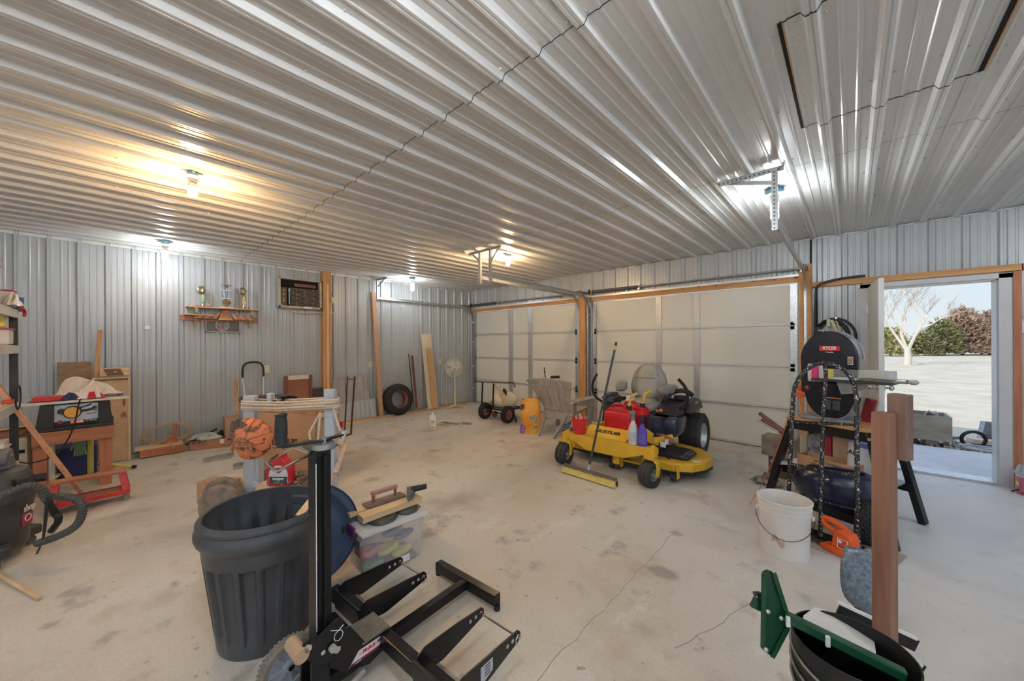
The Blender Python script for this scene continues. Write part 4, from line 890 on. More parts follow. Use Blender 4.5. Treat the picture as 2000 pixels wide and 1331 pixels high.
for k, a in enumerate((ang-.45, ang+PI*.5, ang+PI, ang-PI*.6)):
    b = B(); M = Matrix.Rotation(a, 4, 'Z'); b.box((.19, 0, .105), (.13, .11, .07), M=M, bev=.015); b.obj('caster_foot', VAC, parent=t)
    b = B(); b.lathe([(0, -.012), (.028, -.012), (.032, 0), (.028, .012), (0, .012)], M=M @ Matrix.Translation((.22, 0, .032)) @ Matrix.Rotation(PI/2, 4, 'X'), n=18); b.obj('caster', mat('caster_dark', (.10, .11, .10), .4), parent=t)
b = B(); b.box((.200*math.cos(ang+.1), .2*math.sin(ang+.1), .53), (.05, .07, .06), rot=(0, 0, ang+.1), bev=.008); b.obj('latch', BLK, parent=t)
b = B(); q = Vector((math.cos(ang+.8), math.sin(ang+.8), 0)); b.cyl(q*.17+Vector((0, 0, .51)), q*.25+Vector((0, 0, .51)), .030, n=18); b.obj('hose_port', BLK, parent=t, smooth=True)
def ribhose(pts, r, name='hose'):
    b = B(); P = [Vector(p) for p in pts]
    for _ in range(3):
        Q = [P[0]]
        for a_, c_ in zip(P, P[1:]): Q += [a_.lerp(c_, .25), a_.lerp(c_, .75)]
        Q.append(P[-1]); P = Q
    L_ = sum((c_-a_).length for a_, c_ in zip(P, P[1:])); n_ = int(L_/.0045); R_ = [P[0]]; acc = 0; i = 0
    tot = 0; seg = 0
    for k in range(1, n_+1):
        d = L_*k/n_
        while seg < len(P)-2 and tot+(P[seg+1]-P[seg]).length < d: tot += (P[seg+1]-P[seg]).length; seg += 1
        e_ = (P[seg+1]-P[seg]); R_.append(P[seg]+e_*min(1, (d-tot)/max(1e-9, e_.length)))
    m_ = len(R_); b.tube(R_, lambda u: r*(1.0 if int(round(u*(m_-1))) % 4 < 2 else .86), n=12)
    return b.obj(name, mat('ribbed_hose', (.075, .07, .062), .5, var=.2), parent=t, world=True, smooth=False)
ribhose([(-3.829, -0.552, 0.507), (-3.801, -0.457, 0.558), (-3.802, -0.39, 0.582), (-3.824, -0.342, 0.546), (-3.876, -0.322, 0.452)], .026)
ribhose([(-3.904, -0.32, 0.458), (-3.827, -0.249, 0.467), (-3.745, -0.173, 0.433), (-3.732, -0.161, 0.358), (-3.765, -0.192, 0.256), (-3.865, -0.284, 0.189), (-3.96, -0.372, 0.149)], .024)
b = B(); b.tube([(-3.909, -0.325, 0.444), (-4.005, -0.305, 0.323), (-3.972, -0.274, 0.27), (-4.018, -0.317, 0.189)], .020, n=10, smooth=1); b.obj('wand', BLK, parent=t, world=True, smooth=True)
b = B(); b.tube([(-3.842, -0.317, 0.494), (-3.844, -0.32, 0.377), (-3.887, -0.332, 0.234), (-3.945, -0.358, 0.122), (-4.009, -0.377, 0.064)], .005, n=6, smooth=2); b.tube([(-3.849, -0.324, 0.428), (-3.854, -0.329, 0.344), (-3.93, -0.344, 0.19)], .005, n=6, smooth=1); b.obj('cord', BLK, parent=t, world=True, smooth=True)
a_ = ang+.42
for (s_, sz, z, mm) in (('shop', .062, .335, WT2),): text(s_, sz, mm, t, (.199*math.cos(a_), .199*math.sin(a_), z), (PI/2, 0, a_+PI/2), bold=.0015, sx=.8)
b = B(); b.box((.188*math.cos(a_), .188*math.sin(a_), .262), (.004, .085, .085), rot=(0, 0, a_)); b.obj('red_label', mat('crimson_label', (.40, .02, .05), .5), parent=t)
b = B(); b.tube([((.192)*math.cos(a_)+.026*math.cos(k*PI/6)*-math.sin(a_), .192*math.sin(a_)+.026*math.cos(k*PI/6)*math.cos(a_), .265+.022*math.sin(k*PI/6)) for k in range(12)], .003, n=6, closed=True); b.obj('emblem', WT2, parent=t)

# ---------------------------------------------------------------- along the left wall
# beams with the coil of rope
board('timber_beam', 'thick reddish beam on the floor under the rope coil', 'beam', (-6.72, .40, .055), (.09, .44, .085), REDWY)
board('board', 'wide pale board lying over the reddish beam by the left wall', 'board', (-6.83, .37, .108), (.22, .46, .02), LPY)
t = thing('wooden_bracket', 'reddish wooden corner brace standing inside the rope coil', 'wooden brace', (-6.86, .47, .118))
b = B(); b.box((0, .06, .13), (.035, .04, .26), bev=.002); b.obj('upright', REDWZ, parent=t)
b = B(); b.prism([(-.10, 0), (.04, 0), (.04, .14)], -.012, .012, 'X'); b.obj('gusset', REDWY, parent=t)
ROPE = mat('tan_rope', (.62, .46, .28), .8, var=.25, scale=120, bump=.4)
t = thing('rope_coil', 'coil of tan rope around the wooden brace near the left wall', 'rope', (-6.90, .48, .12))
b = B(); P = []
for k in range(150):
    a = k/150*2*PI*5; rr = 1+.10*math.sin(k*.37)+(k/150-.5)*.16
    P.append((-6.93+.03*math.sin(a*1.0)+.03*(k/150), .47+.235*rr*math.cos(a), .245+.125*rr*math.sin(a)))
P += [(-6.86, .50, .14), (-6.78, .44, .135), (-6.72, .47, .128), (-6.67, .49, .12), (-6.665, .50, .06)]
b.tube(P, .0055, n=6); b.obj('coil', ROPE, parent=t, world=True, smooth=True)
b = B(); b.tube([(-6.80, .33, .13), (-6.83, .42, .17), (-6.86, .52, .25)], .005, n=6); b.obj('tail', ROPE, parent=t, world=True, smooth=True)
CARD = mat('brown_cardboard', (.50, .29, .16), .8, var=.1, scale=6); CARDI = mat('cardboard_inside', (.42, .26, .15), .85)
def openbox(t, L_, W_, H_, m, th=.006, M=None, parts=()):
    for (c, d) in (((0, 0, th/2), (L_, W_, th)), ((L_/2-th/2, 0, H_/2), (th, W_, H_)), ((-L_/2+th/2, 0, H_/2), (th, W_, H_)), ((0, W_/2-th/2, H_/2), (L_, th, H_)), ((0, -W_/2+th/2, H_/2), (L_, th, H_))):
        pass
    b = B()
    for (c, d) in (((0, 0, th/2), (L_, W_, th)), ((L_/2-th/2, 0, H_/2), (th, W_, H_)), ((-L_/2+th/2, 0, H_/2), (th, W_, H_)), ((0, W_/2-th/2, H_/2), (L_, th, H_)), ((0, -W_/2+th/2, H_/2), (L_, th, H_))): b.box(c, d)
    return b.obj('box', m, parent=t)
t = thing('electronics_carton', 'low brown carton stuffed with rags beside the rope coil', 'carton', (-6.74, .915, 0), math.radians(-14))
openbox(t, .26, .46, .125, mat('red_brown_cardboard', (.42, .20, .12), .8, var=.1))
b = B(); b.box((-.05, -.245, .105), (.24, .005, .09), rot=(.9, 0, 0)); b.obj('flap', mat('red_brown_cardboard', (.42, .20, .12)), parent=t)
text('SONY', .05, BT, t, (.1315, -.13, .098), (PI/2, 0, PI/2), sx=1.2, bold=.0012); text('TV CASSETTES', .020, BT, t, (.1315, -.10, .060), (PI/2, 0, PI/2), sx=1.1)
b = B(); b.box((.1312, .12, .085), (.002, .05, .06)); b.obj('label', WHT, parent=t)
b = B(); b.box((.1312, .20, .10), (.002, .03, .02)); b.obj('printed_mark', BT, parent=t)
cloth('rag', 'light grey-green rags bulging out of the low brown carton', 'rag', (-6.73, .86, .125), .10, .19, .09, mat('grey_green_rag', (.50, .54, .48), .85, var=.3, scale=10), 31, rot=-.25, fold=.5)
cloth('rag', 'black cloth at the far end of the low brown carton', 'rag', (-6.80, 1.04, .125), .08, .10, .08, BLK, 33)
lean('metal_bar', 'dark flat bar slanting out of the low brown carton', 'metal bar', (-6.66, .62, .10), (-6.86, .98, .22), .02, .02, BLKM, up=(0, 0, 1))
for i, (p0, p1) in enumerate((((-5.877, 0.709, 0.03), (-5.909, 1.016, 0.03)), ((-5.318, 0.909, 0.03), (-5.331, 1.045, 0.03)))):
    b = B(); b.bar(p0, p1, .05, .006); b.bar(Vector(p0)+Vector((.025, 0, .018)), Vector(p1)+Vector((.025, 0, .018)), .006, .04); t = b.obj('angle_iron', GALVD); tag(t, ('dark angle iron lying before the low brown carton', 'short dark angle iron below the orange cap')[i], 'metal bar')
# folded trolley
t = thing('folding_trolley', 'folding trolley frame with black bow handle against the left wall', 'hand trolley', (-6.85, 1.44, 0))
b = B()
for y0, y1 in ((1.36, 1.30), (1.545, 1.575)): b.cyl((-6.80, y0, .05), (-6.88, y1, 1.0), .010, n=10)
b.cyl((-6.83, 1.33, .60), (-6.83, 1.56, .60), .008)
b.obj('tubes', WHTP, parent=t, world=True, smooth=True)
b = B(); b.tube([(-6.88, 1.30, .95), (-6.885, 1.30, 1.12), (-6.885, 1.36, 1.185), (-6.885, 1.52, 1.185), (-6.885, 1.575, 1.12), (-6.88, 1.575, .95)], .015, n=10, smooth=2); b.obj('bow_handle', BLK, parent=t, world=True, smooth=True)
b = B(); b.tube([(-6.83, 1.40, .72), (-6.83, 1.37, .80), (-6.85, 1.42, .86)], .008, n=6, smooth=1); b.obj('clamp', GALV, parent=t, world=True)
lean('board', 'narrow reddish stake leaning on the wall left of the trolley', 'board', (-6.85, 1.224, 0.4), (-6.98, 1.23, 0.921), .035, .02, PINEZ)
board('low_crate', 'low brown wooden crate behind the orange cap', 'crate', (-6.75, 1.13, .20), (.20, .16, .40), mat('brown_crate', (.42, .26, .16), .7))
# washboard like frame, louvre panel, sheets
t = thing('slatted_headboard', 'reddish wooden panel in a dark frame leaning by the post', 'wood panel', (-6.92, 2.09, .10))
b = B(); b.box((-6.93, 2.09, .51), (.014, .40, .80)); b.obj('panel', mat('red_brown_veneer', (.36, .15, .08), .5, col2=(.26, .10, .05), scale=5, stretch=(1, 1, .4)), parent=t, world=True)
for y in (1.90, 2.28): b = B(); b.box((-6.92, y, .51), (.03, .05, .84), bev=.003); b.obj('side_frame', mat('dark_red_frame', (.20, .06, .04), .5), parent=t, world=True)
b = B(); b.box((-6.915, 2.09, .90), (.012, .32, .07)); b.obj('top_label', mat('cream_strip', (.70, .60, .45), .6), parent=t, world=True)
t = thing('louvre_panel', 'dark horizontally slatted panel standing behind the white post', 'louvre panel', (-6.92, 2.42, .0))
b = B(); b.box((-6.94, 2.42, .36), (.01, .25, .66)); 
for k in range(22): b.box((-6.925, 2.42, .05+k*.029), (.02, .25, .018), rot=(0, .5, 0))
b.obj('slats', mat('dark_slats', (.10, .09, .08), .5), parent=t, world=True)
SHEETM = mat('brownish_grey_sheet', (.36, .34, .31), .6, .1, var=.12, scale=3, stretch=(1, 6, .3))
for i, (y0, y1, z1, x, lab) in enumerate(((2.66, 2.90, .80, -6.96, 'tall narrow grey sheet offcut leaning on the wall'), (2.92, 3.33, .84, -6.975, 'wide grey sheet offcut standing tallest against the wall'), (2.66, 3.36, .54, -6.94, 'grey sheet offcut with small tabs, middle of the leaning sheets'), (2.63, 3.46, .34, -6.90, 'low broad grey sheet in front of the leaning sheets'))):
    b = B(); prf = [(y0, 0)]+[p for p in [(y0+k*.09+q, hh) for k in range(12) for q, hh in ((.03, 0), (.04, .006), (.06, .006), (.07, 0))] if p[0] < y1]+[(y1, 0)]
    A = [b.bm.verts.new((x-.03+hh, yy, z1+(.06*(yy-y0) if i == 3 else 0))) for yy, hh in prf]; C_ = [b.bm.verts.new((x+.03+hh, yy, .03)) for yy, hh in prf]
    for k in range(len(A)-1): b.bm.faces.new((A[k], A[k+1], C_[k+1], C_[k]))
    o = b.obj('sheet_offcut', SHEETM if i < 3 else STEEL, solid=.002); tag(o, lab, 'metal sheet', 'sheet offcuts leaning on the left wall')
# red crate frames in front
t = thing('red_stand', 'low red metal stand with a pale board right of the white post', 'metal stand', (-6.45, 2.45, 0))
b = B(); b.box((-6.45, 2.47, .17), (.30, .10, .015), rot=(0, .0, .2)); b.obj('board', LPX, parent=t, world=True)
b = B(); b.box((-6.33, 2.48, .10), (.03, .22, .10), bev=.003); b.obj('front_rail', RED, parent=t, world=True)
b = B(); b.bar((-6.33, 2.55, .06), (-6.48, 2.40, .42), .02, .03); b.bar((-6.40, 2.60, .06), (-6.55, 2.45, .42), .02, .03); b.bar((-6.33, 2.35, .06), (-6.48, 2.25, .42), .02, .03); b.obj('leg', mat('dull_red_steel', (.30, .05, .04), .5), parent=t, world=True)
board('red_tool_case', 'dark red case behind the lower part of the white post', 'case', (-6.50, 2.22, .14), (.16, .26, .28), mat('dark_red_case', (.25, .03, .03), .5), bev=.01)
# tall dark U frame
t = thing('sawhorse_frame', 'tall narrow dark brown metal frame standing upright mid floor left', 'metal frame', (-5.98, 2.50, 0))
DB = mat('dark_brown_steel', (.07, .035, .03), .5, .3)
b = B(); b.bar((-6.035, 2.494, 0.02), (-16.413, 6.93, 0) if False else (-6.02, 2.54, .93), .022, .022); b.obj('upright', DB, parent=t, world=True)
b = B(); b.bar((-5.93, 2.55, .0), (-5.93, 2.62, .935), .022, .022); b.obj('upright', DB, parent=t, world=True)
b = B(); b.tube([(-6.02, 2.54, .90), (-5.975, 2.58, .885), (-5.93, 2.62, .90)], .006, n=6); b.obj('top_link', DB, parent=t, world=True)
b = B(); b.bar((-6.03, 2.46, .012), (-6.0, 2.22, .012), .024, .024); b.obj('foot', DB, parent=t, world=True)
b = B(); b.bar((-5.93, 2.56, .012), (-5.72, 2.18, .012), .024, .024); b.obj('foot', DB, parent=t, world=True)
# timber post and boards
b = B(); b.box((XL+.085, 2.555, 1.38), (.13, .135, 2.76), bev=.003); o = struct('trim_17', b, PINEZ)
b = B(); b.box((XL+.152, 2.565, 1.60), (.006, .028, 1.9)); b.obj('edge_strip', LPZ, parent=o, world=True)
b = B(); b.box((XL+.152, 2.60, 2.26), (.004, .06, .10)); b.obj('dark_patch', REDWZ, parent=o, world=True)
lean('two_by_four', 'tall pine two-by-four leaning on the left wall near the tire', 'board', (-6.86, 3.555, 0), (-7.0, 3.47, 2.50), .085, .036, wood('lean_wood', (.55, .33, .20), (.42, .23, .12), axis='X'))
# floor plate along the wall
b = B(); b.box((-6.83, 4.2, .02), (.05, 3.1, .036)); o = b.obj('floor_board', PINEY); tag(o, 'long pine strip on the floor along the left wall', 'board')
b = B(); b.box((-6.77, 3.05, .012), (.06, .55, .02)); o = b.obj('floor_board', LPY); tag(o, 'short flat pine offcut beside the long floor strip', 'board')
# tire
t = thing('car_tire', 'black tire with a rusty rim leaning on the left wall', 'tire', (-6.86, 3.92, .315), rot=(0, PI/2-.18, 0))
b = B(); b.lathe([(.185, -.09), (.24, -.10), (.29, -.085), (.312, -.06), (.318, -.03), (.318, .03), (.312, .06), (.29, .085), (.24, .10), (.185, .09), (.178, .04), (.178, -.04)], n=48, close=True)
for k in range(60): a = 2*PI*k/60; b.box((.318*math.cos(a), .318*math.sin(a), 0), (.006, .012, .10), rot=(0, 0, a))
b.obj('tyre', RUB, parent=t, smooth=False)
b = B(); b.lathe([(.186, .085), (.178, .09), (.165, .07), (.155, .02), (.15, -.02), (.165, -.07), (.178, -.09), (.186, -.085)], n=40); b.obj('rim', mat('rusty_rim', (.32, .12, .08), .6, .3, var=.4), parent=t, smooth=True)
lean('metal_rod', 'thin dark rod leaning on the wall right of the tire', 'rod', (-6.78, 4.254, 0.076), (-6.98, 4.248, 1.243), .014, .014, BLKM)
lean('dark_stake', 'dark brown stake leaning on the wall right of the tire', 'stake', (-6.78, 4.317, 0.1), (-6.97, 4.329, 1.208), .05, .02, mat('dark_brown_wood', (.14, .06, .04), .6))
lean('wide_board', 'wide whitish board leaning on the wall', 'board', (-6.80, 4.745, .03), (-6.98, 4.685, 1.68), .26, .02, mat('whitish_board', (.70, .60, .45), .7, col2=(.60, .50, .36), scale=4, stretch=(1, 1, .3)))
lean('narrow_board', 'narrower tan board in front of the wide whitish board', 'board', (-6.765, 4.77, .03), (-6.905, 4.71, 1.36), .13, .014, mat('tan_board', (.58, .36, .18), .7, col2=(.48, .28, .13), scale=4, stretch=(1, 1, .3)))
# pedestal fan
fx, fy = -6.70, 5.28
t = thing('pedestal_fan', 'white pedestal fan seen from behind in the far left corner', 'fan', (fx, fy, 0), math.radians(-12))
FANW = mat('aged_white_plastic', (.72, .68, .58), .45, var=.06); FANY = mat('yellowed_plastic', (.70, .60, .34), .5)
b = B(); b.cyl((0, 0, .04), (0, 0, .34), .024, n=14); b.obj('lower_pole', FANY, parent=t, smooth=True)
b = B(); b.cyl((0, 0, .30), (.0, 0, .80), .013, n=12); b.obj('upper_pole', FANW, parent=t, smooth=True)
for k in range(4): b = B(); a = k*PI/2+.5; b.bar((0, 0, .035), (.27*math.cos(a), .27*math.sin(a), .015), .05, .02, bev=.004); b.obj('foot', FANY, parent=t)
b = B(); M = Matrix.Translation((-.06, 0, .90)) @ Matrix.Rotation(PI/2, 4, 'Y') @ Matrix.Rotation(0, 4, 'X')
for k in range(1, 13): b.tube([M @ Vector((.205*k/12*math.cos(a), .205*k/12*math.sin(a), .05*(1-(k/12)**3))) for a in [j*PI/14 for j in range(28)]], .0022, n=4, closed=True)
for j in range(36): a = j*PI/18; b.tube([M @ Vector((.205*q*math.cos(a), .205*q*math.sin(a), .05*(1-q**3))) for q in (.2, .5, .8, .95, 1)], .0018, n=4)
b.tube([M @ Vector((.207*math.cos(a), .207*math.sin(a), 0)) for a in [j*PI/20 for j in range(40)]], .008, n=8, closed=True); b.obj('grille', FANW, parent=t)
b = B(); b.cyl((-.05, 0, .90), (.12, 0, .90), .050, .038, n=20); b.box((.03, 0, .985), (.05, .08, .03), bev=.006); b.obj('motor', FANW, parent=t, smooth=True)
b = B(); b.cyl(M @ Vector((0, 0, .045)), M @ Vector((0, 0, .051)), .075, n=24); b.obj('back_plate', FANW, parent=t)
for k in range(4):
    b = B(); a0 = k*PI/2; b.grid(lambda u, v: tuple(M @ Vector(((.04+.14*u)*math.cos(a0+v*1.1), (.04+.14*u)*math.sin(a0+v*1.1), .01-.03*v))), 5, 6); b.obj('blade', mat('pale_blade', (.72, .69, .62), .4), parent=t, solid=.002)
b = B(); b.tube([(-7.02, 5.222, 0.954), (-7.0, 5.10, .70), (-6.98, 5.12, .35), (-6.93, 5.08, .06), (-6.80, 5.12, .01), (-6.72, 5.2, .01)], .004, n=6, smooth=2); b.obj('cord', WHT, parent=t, world=True, smooth=True)
# bleach jug, floor brush
t = thing('bleach_jug', 'white plastic jug standing alone on the concrete', 'jug', (-5.242, 3.647, 0), math.radians(20))
b = B(); b.lathe([(0, 0), (.052, 0), (.06, .01), (.06, .19), (.055, .215), (.035, .24), (.018, .25), (.016, .262), (0, .262)], sx=1.15, sy=.85); b.obj('bottle', WHT, parent=t, smooth=True)
b = B(); b.tube([(.02, 0, .245), (.05, 0, .235), (.062, 0, .20), (.06, 0, .16)], .010, n=8, smooth=1); b.obj('handle', WHT, parent=t, smooth=True)
b = B(); b.cyl((0, 0, .258), (0, 0, .285), .019, n=16); b.obj('cap', WHT, parent=t)
la = math.radians(-60)
b = B(); b.grid(lambda u, v: (.071*math.cos(la-.75+1.5*u), .0535*math.sin(la-.75+1.5*u), .03+.13*v), 8, 2); b.obj('label', mat('pale_yellow_label', (.72, .72, .55), .5), parent=t, solid=.0006)
for k, (zz, hh, cc) in enumerate(((.135, .014, 'teal'), (.115, .010, 'teal'), (.035, .012, 'teal'))):
    b = B(); b.grid(lambda u, v: (.0718*math.cos(la-.45+.9*u), .0543*math.sin(la-.45+.9*u), zz+hh*v), 6, 2); b.obj('printed_line', mat('teal_print', (.06, .25, .35), .5), parent=t, solid=.0006)
t = thing('floor_trowel', 'flat float tool with red wooden handle lying on the concrete', 'trowel', (-5.365, 4.123, 0), math.radians(10))
b = B(); b.prism([(-.22, -.03), (-.02, -.06), (.18, -.02), (.14, .05), (-.18, .06)], .0, .012); b.obj('blade', mat('muddy_blade', (.36, .30, .22), .7, col2=(.14, .11, .09), scale=12), parent=t)
b = B(); b.prism([(-.16, -.20), (.06, -.17), (.10, -.10), (-.14, -.10)], .0, .004); b.obj('mud_scraping', mat('mud', (.36, .28, .20), .9), parent=t)
b = B(); b.bar((.16, .01, .02), (.24, .06, .03), .02, .012); b.obj('tang', GALVD, parent=t)
b = B(); b.cyl((.24, .06, .03), (.38, .13, .025), .014, n=10); b.obj('handle', mat('red_varnished_handle', (.40, .12, .06), .4), parent=t, smooth=True)
# outlets and switch
def outlet(label, y, z, kind='duplex', x=XL):
    t = thing('wall_outlet' if kind == 'duplex' else 'light_switch', label, 'outlet' if kind == 'duplex' else 'switch', (x, y, z))
    b = B(); b.box((.008, 0, 0), (.03, .075, .12), bev=.003); b.obj('cover', IVR if kind == 'duplex' else WHT, parent=t)
    if kind == 'duplex':
        for dz in (-.025, .025): b = B(); b.cyl((.023, 0, dz), (.027, 0, dz), .016, n=14); b.box((.0275, -.005, dz), (.002, .003, .010)); b.box((.0275, .005, dz), (.002, .003, .010)); b.obj('socket', mat('ivory_socket', (.62, .56, .38), .5), parent=t)
    return t
outlet('ivory outlet beside the black bow handle of the trolley', 1.655, 1.06)
outlet('ivory outlet beside the leaning two-by-four', 3.43, 1.055)
outlet('ivory outlet behind the pedestal fan', 5.10, 1.055)
t = outlet('white outlet with a cord right of the air conditioner', 2.70, 2.27); 
b = B(); b.tube([(XL+.03, 2.70, 2.24), (XL+.05, 2.72, 2.16), (XL+.05, 2.74, 2.08), (XL+.05, 2.68, 2.02), (XL+.16, 2.52, 2.03), (XL+.05, 2.3, 2.01), (XL+.09, 2.1, 2.0), (XL+.12, 1.9, 2.08), (XL+.12, 1.80, 2.16)], .007, n=6, smooth=3)
tag(b.obj('ac_cord', mat('pale_cord', (.62, .55, .48), .5), smooth=True), 'pale cord looping from the air conditioner across the post', 'cord')
b = B(); b.tube([(XL+.02, 2.64, 2.75), (XL+.03, 2.66, 2.6), (XL+.02, 2.66, 2.45), (XL+.02, 2.70, 2.33)], .004, n=6, smooth=2); tag(b.obj('wire', BLK, smooth=True), 'thin dark wire down the right side of the timber post', 'wire')
b = B(); b.box((XL+.02, .265, 1.70), (.035, .045, .05), bev=.003); b.box((XL+.04, .265, 1.70), (.006, .018, .02)); tag(b.obj('thermostat', WHT), 'tiny square white sensor alone on the left wall', 'sensor')
# air conditioner
t = thing('air_conditioner', 'old brown window air conditioner set high in the left wall', 'air conditioner', (XL+.05, 2.13, 2.07))
BEI = mat('aged_beige_metal', (.50, .46, .36), .6, col2=(.34, .29, .22), scale=8)
y0, y1, z0, z1 = 1.80, 2.47, 2.075, 2.585
b = B(); b.box((XL+.07, y0+.015, (z0+z1)/2), (.14, .03, z1-z0)); b.box((XL+.07, y1-.015, (z0+z1)/2), (.14, .03, z1-z0)); b.box((XL+.07, (y0+y1)/2, z1-.013), (.14, y1-y0, .026)); b.box((XL+.07, (y0+y1)/2, z0+.02), (.14, y1-y0, .04)); b.obj('housing', BEI, parent=t, world=True, bev=.003)
b = B(); b.box((XL+.03, (y0+y1)/2, (z0+z1)/2), (.02, y1-y0-.04, z1-z0-.04)); b.obj('cavity', DRK, parent=t, world=True)
b = B(); b.box((XL+.06, 2.22, 2.48), (.05, .34, .05)); b.obj('top_block', mat('dark_red_brown', (.20, .10, .07), .7), parent=t, world=True)
b = B(); b.box((XL+.105, 1.875, 2.27), (.03, .10, .30), bev=.004); b.obj('control_panel', mat('dark_brown_plastic', (.11, .06, .045), .4), parent=t, world=True)
for z in (2.37, 2.30, 2.23, 2.19): b = B(); b.cyl((XL+.12, 1.875, z), (XL+.135, 1.875, z), .016, n=14); b.obj('knob', mat('dull_gold_knob', (.36, .24, .14), .4, .5), parent=t, world=True)
b = B(); b.box((XL+.10, 2.21, 2.27), (.02, .48, .31)); b.obj('coil_face', mat('dark_coil_face', (.05, .04, .03), .8), parent=t, world=True)  # plain dark brown face behind the louvres
for k in range(13): b = B(); b.box((XL+.115, 2.22, 2.13+k*.0235), (.012, .46, .007), rot=(0, .4, 0)); b.obj('louvre', mat('worn_louvre', (.36, .29, .21), .6, col2=(.10, .07, .05), scale=25), parent=t, world=True)
for y in (2.07, 2.20, 2.33): b = B(); b.box((XL+.12, y, 2.27), (.008, .006, .30)); b.obj('louvre_rib', mat('worn_louvre', (.3, .2, .1)), parent=t, world=True)
b = B(); b.box((XL+.118, 1.96, 2.27), (.01, .016, .26)); b.box((XL+.125, 1.96, 2.38), (.012, .03, .05)); b.obj('blue_wire', mat('light_blue_plastic', (.30, .45, .55), .5), parent=t, world=True)
b = B(); b.box((XL+.142, 2.24, 2.095), (.002, .14, .03)); b.obj('sticker', WHT, parent=t, world=True)
# trophy shelf, plank, carved eagle, plaque
t = thing('trophy_shelf', 'narrow wooden wall shelf holding three trophies', 'shelf', (XL+.1, 1.09, 1.99))
b = B(); b.box((XL+.12, 1.09, 2.005), (.20, .86, .018), bev=.002); b.obj('shelf_board', PINEY, parent=t, world=True)
for y in (.76, 1.42):
    b = B(); b.bar((XL+.03, y, 1.76), (XL+.21, y, 1.99), .03, .03); b.box((XL+.20, y, 1.96), (.03, .034, .07)); b.box((XL+.025, y, 1.80), (.02, .034, .16)); b.obj('bracket', mat('mustard_bracket', (.42, .34, .16), .6), parent=t, world=True)
b = B(); b.box((XL+.05, 1.06, 1.855), (.03, .94, .075), bev=.002); tag(b.obj('wall_plank', REDWY), 'long reddish plank fixed to the wall behind the carved bird', 'plank')
b = B(); b.box((XL+.12, .80, 1.897), (.12, .34, .012), bev=.002); tag(b.obj('plank_ledge', LPY), 'short pale board lying on the left end of the long plank', 'board')
t = thing('carved_bird', 'reddish wooden bird carving with spread wings below the trophies', 'wood carving', (XL+.14, 1.10, 1.83))
CARV = mat('carved_red_wood', (.46, .22, .13), .6, col2=(.32, .13, .08), scale=8, stretch=(1, 8, 1))
b = B(); b.prism([(-.085, 0), (.085, 0), (.055, .10), (.05, .125), (.02, .145), (-.02, .145), (-.05, .125), (-.055, .10)], -.02, .02, 'X'); b.obj('body', CARV, parent=t, bev=.006)
b = B(); b.sph((.0, 0, .13), .05, (.5, 1, .7)); b.obj('head', CARV, parent=t, smooth=True)
b = B(); b.prism([(-.09, 0), (.09, 0), (.075, .03), (-.075, .03)], .018, .028, 'X'); b.obj('tail', mat('gold_wood', (.52, .36, .16), .6), parent=t)
for s_ in (-1, 1):
    for k in range(6):
        u0, u1 = .06+k*.047, .06+k*.047+.045; z_ = .105-k*.008; dz = .02+k*.005
        b = B(); b.prism([(s_*u0, z_), (s_*u1, z_-.006), (s_*(u1+.05), z_-.085+k*.008), (s_*(u0+.05), z_-.09+k*.008)], -.008+k*.001, .010-k*.001, 'X'); b.obj('feather', CARV if k % 2 else mat('carved_pale_wood', (.55, .30, .19), .6), parent=t, bev=.002)
t = thing('framed_sign', 'grey framed sign with a round emblem under the carved bird', 'framed sign', (XL+.05, 1.085, 1.65))
b = B()
for (c, d) in (((0, 0, .008), (.02, .42, .016)), ((0, 0, .192), (.02, .42, .016)), ((0, -.203, .10), (.02, .016, .20)), ((0, .203, .10), (.02, .016, .20))): b.box(c, d)
b.obj('frame', mat('pinkish_grey_frame', (.42, .37, .34), .6), parent=t)
b = B(); b.box((0, 0, .10), (.008, .39, .17)); b.obj('field', mat('grey_sign_field', (.17, .165, .16), .6, col2=(.10, .10, .10), scale=4, stretch=(1, .4, 12)), parent=t)
b = B(); b.cyl((.004, -.01, .11), (.008, -.01, .11), .085, n=30); b.obj('emblem_ring', mat('pale_grey_ring', (.45, .45, .46), .5), parent=t)
b = B(); b.cyl((.008, -.01, .11), (.011, -.01, .11), .072, n=30); b.obj('emblem', mat('blue_grey_mottle', (.06, .08, .12), .5, col2=(.34, .34, .36), scale=22), parent=t)
b = B(); b.prism([(-.03, .05), (.02, .045), (.01, .085), (-.015, .09)], .011, .013, 'X'); b.obj('red_patch', mat('soft_red_patch', (.55, .12, .10), .5), parent=t)
GOLD = mat('trophy_gold', (.62, .50, .28), .2, .9, var=.2, scale=30); SILV = mat('trophy_silver', (.70, .68, .60), .18, .95, var=.2, scale=30)
MARB = mat('white_marble', (.75, .73, .70), .3, var=.1)
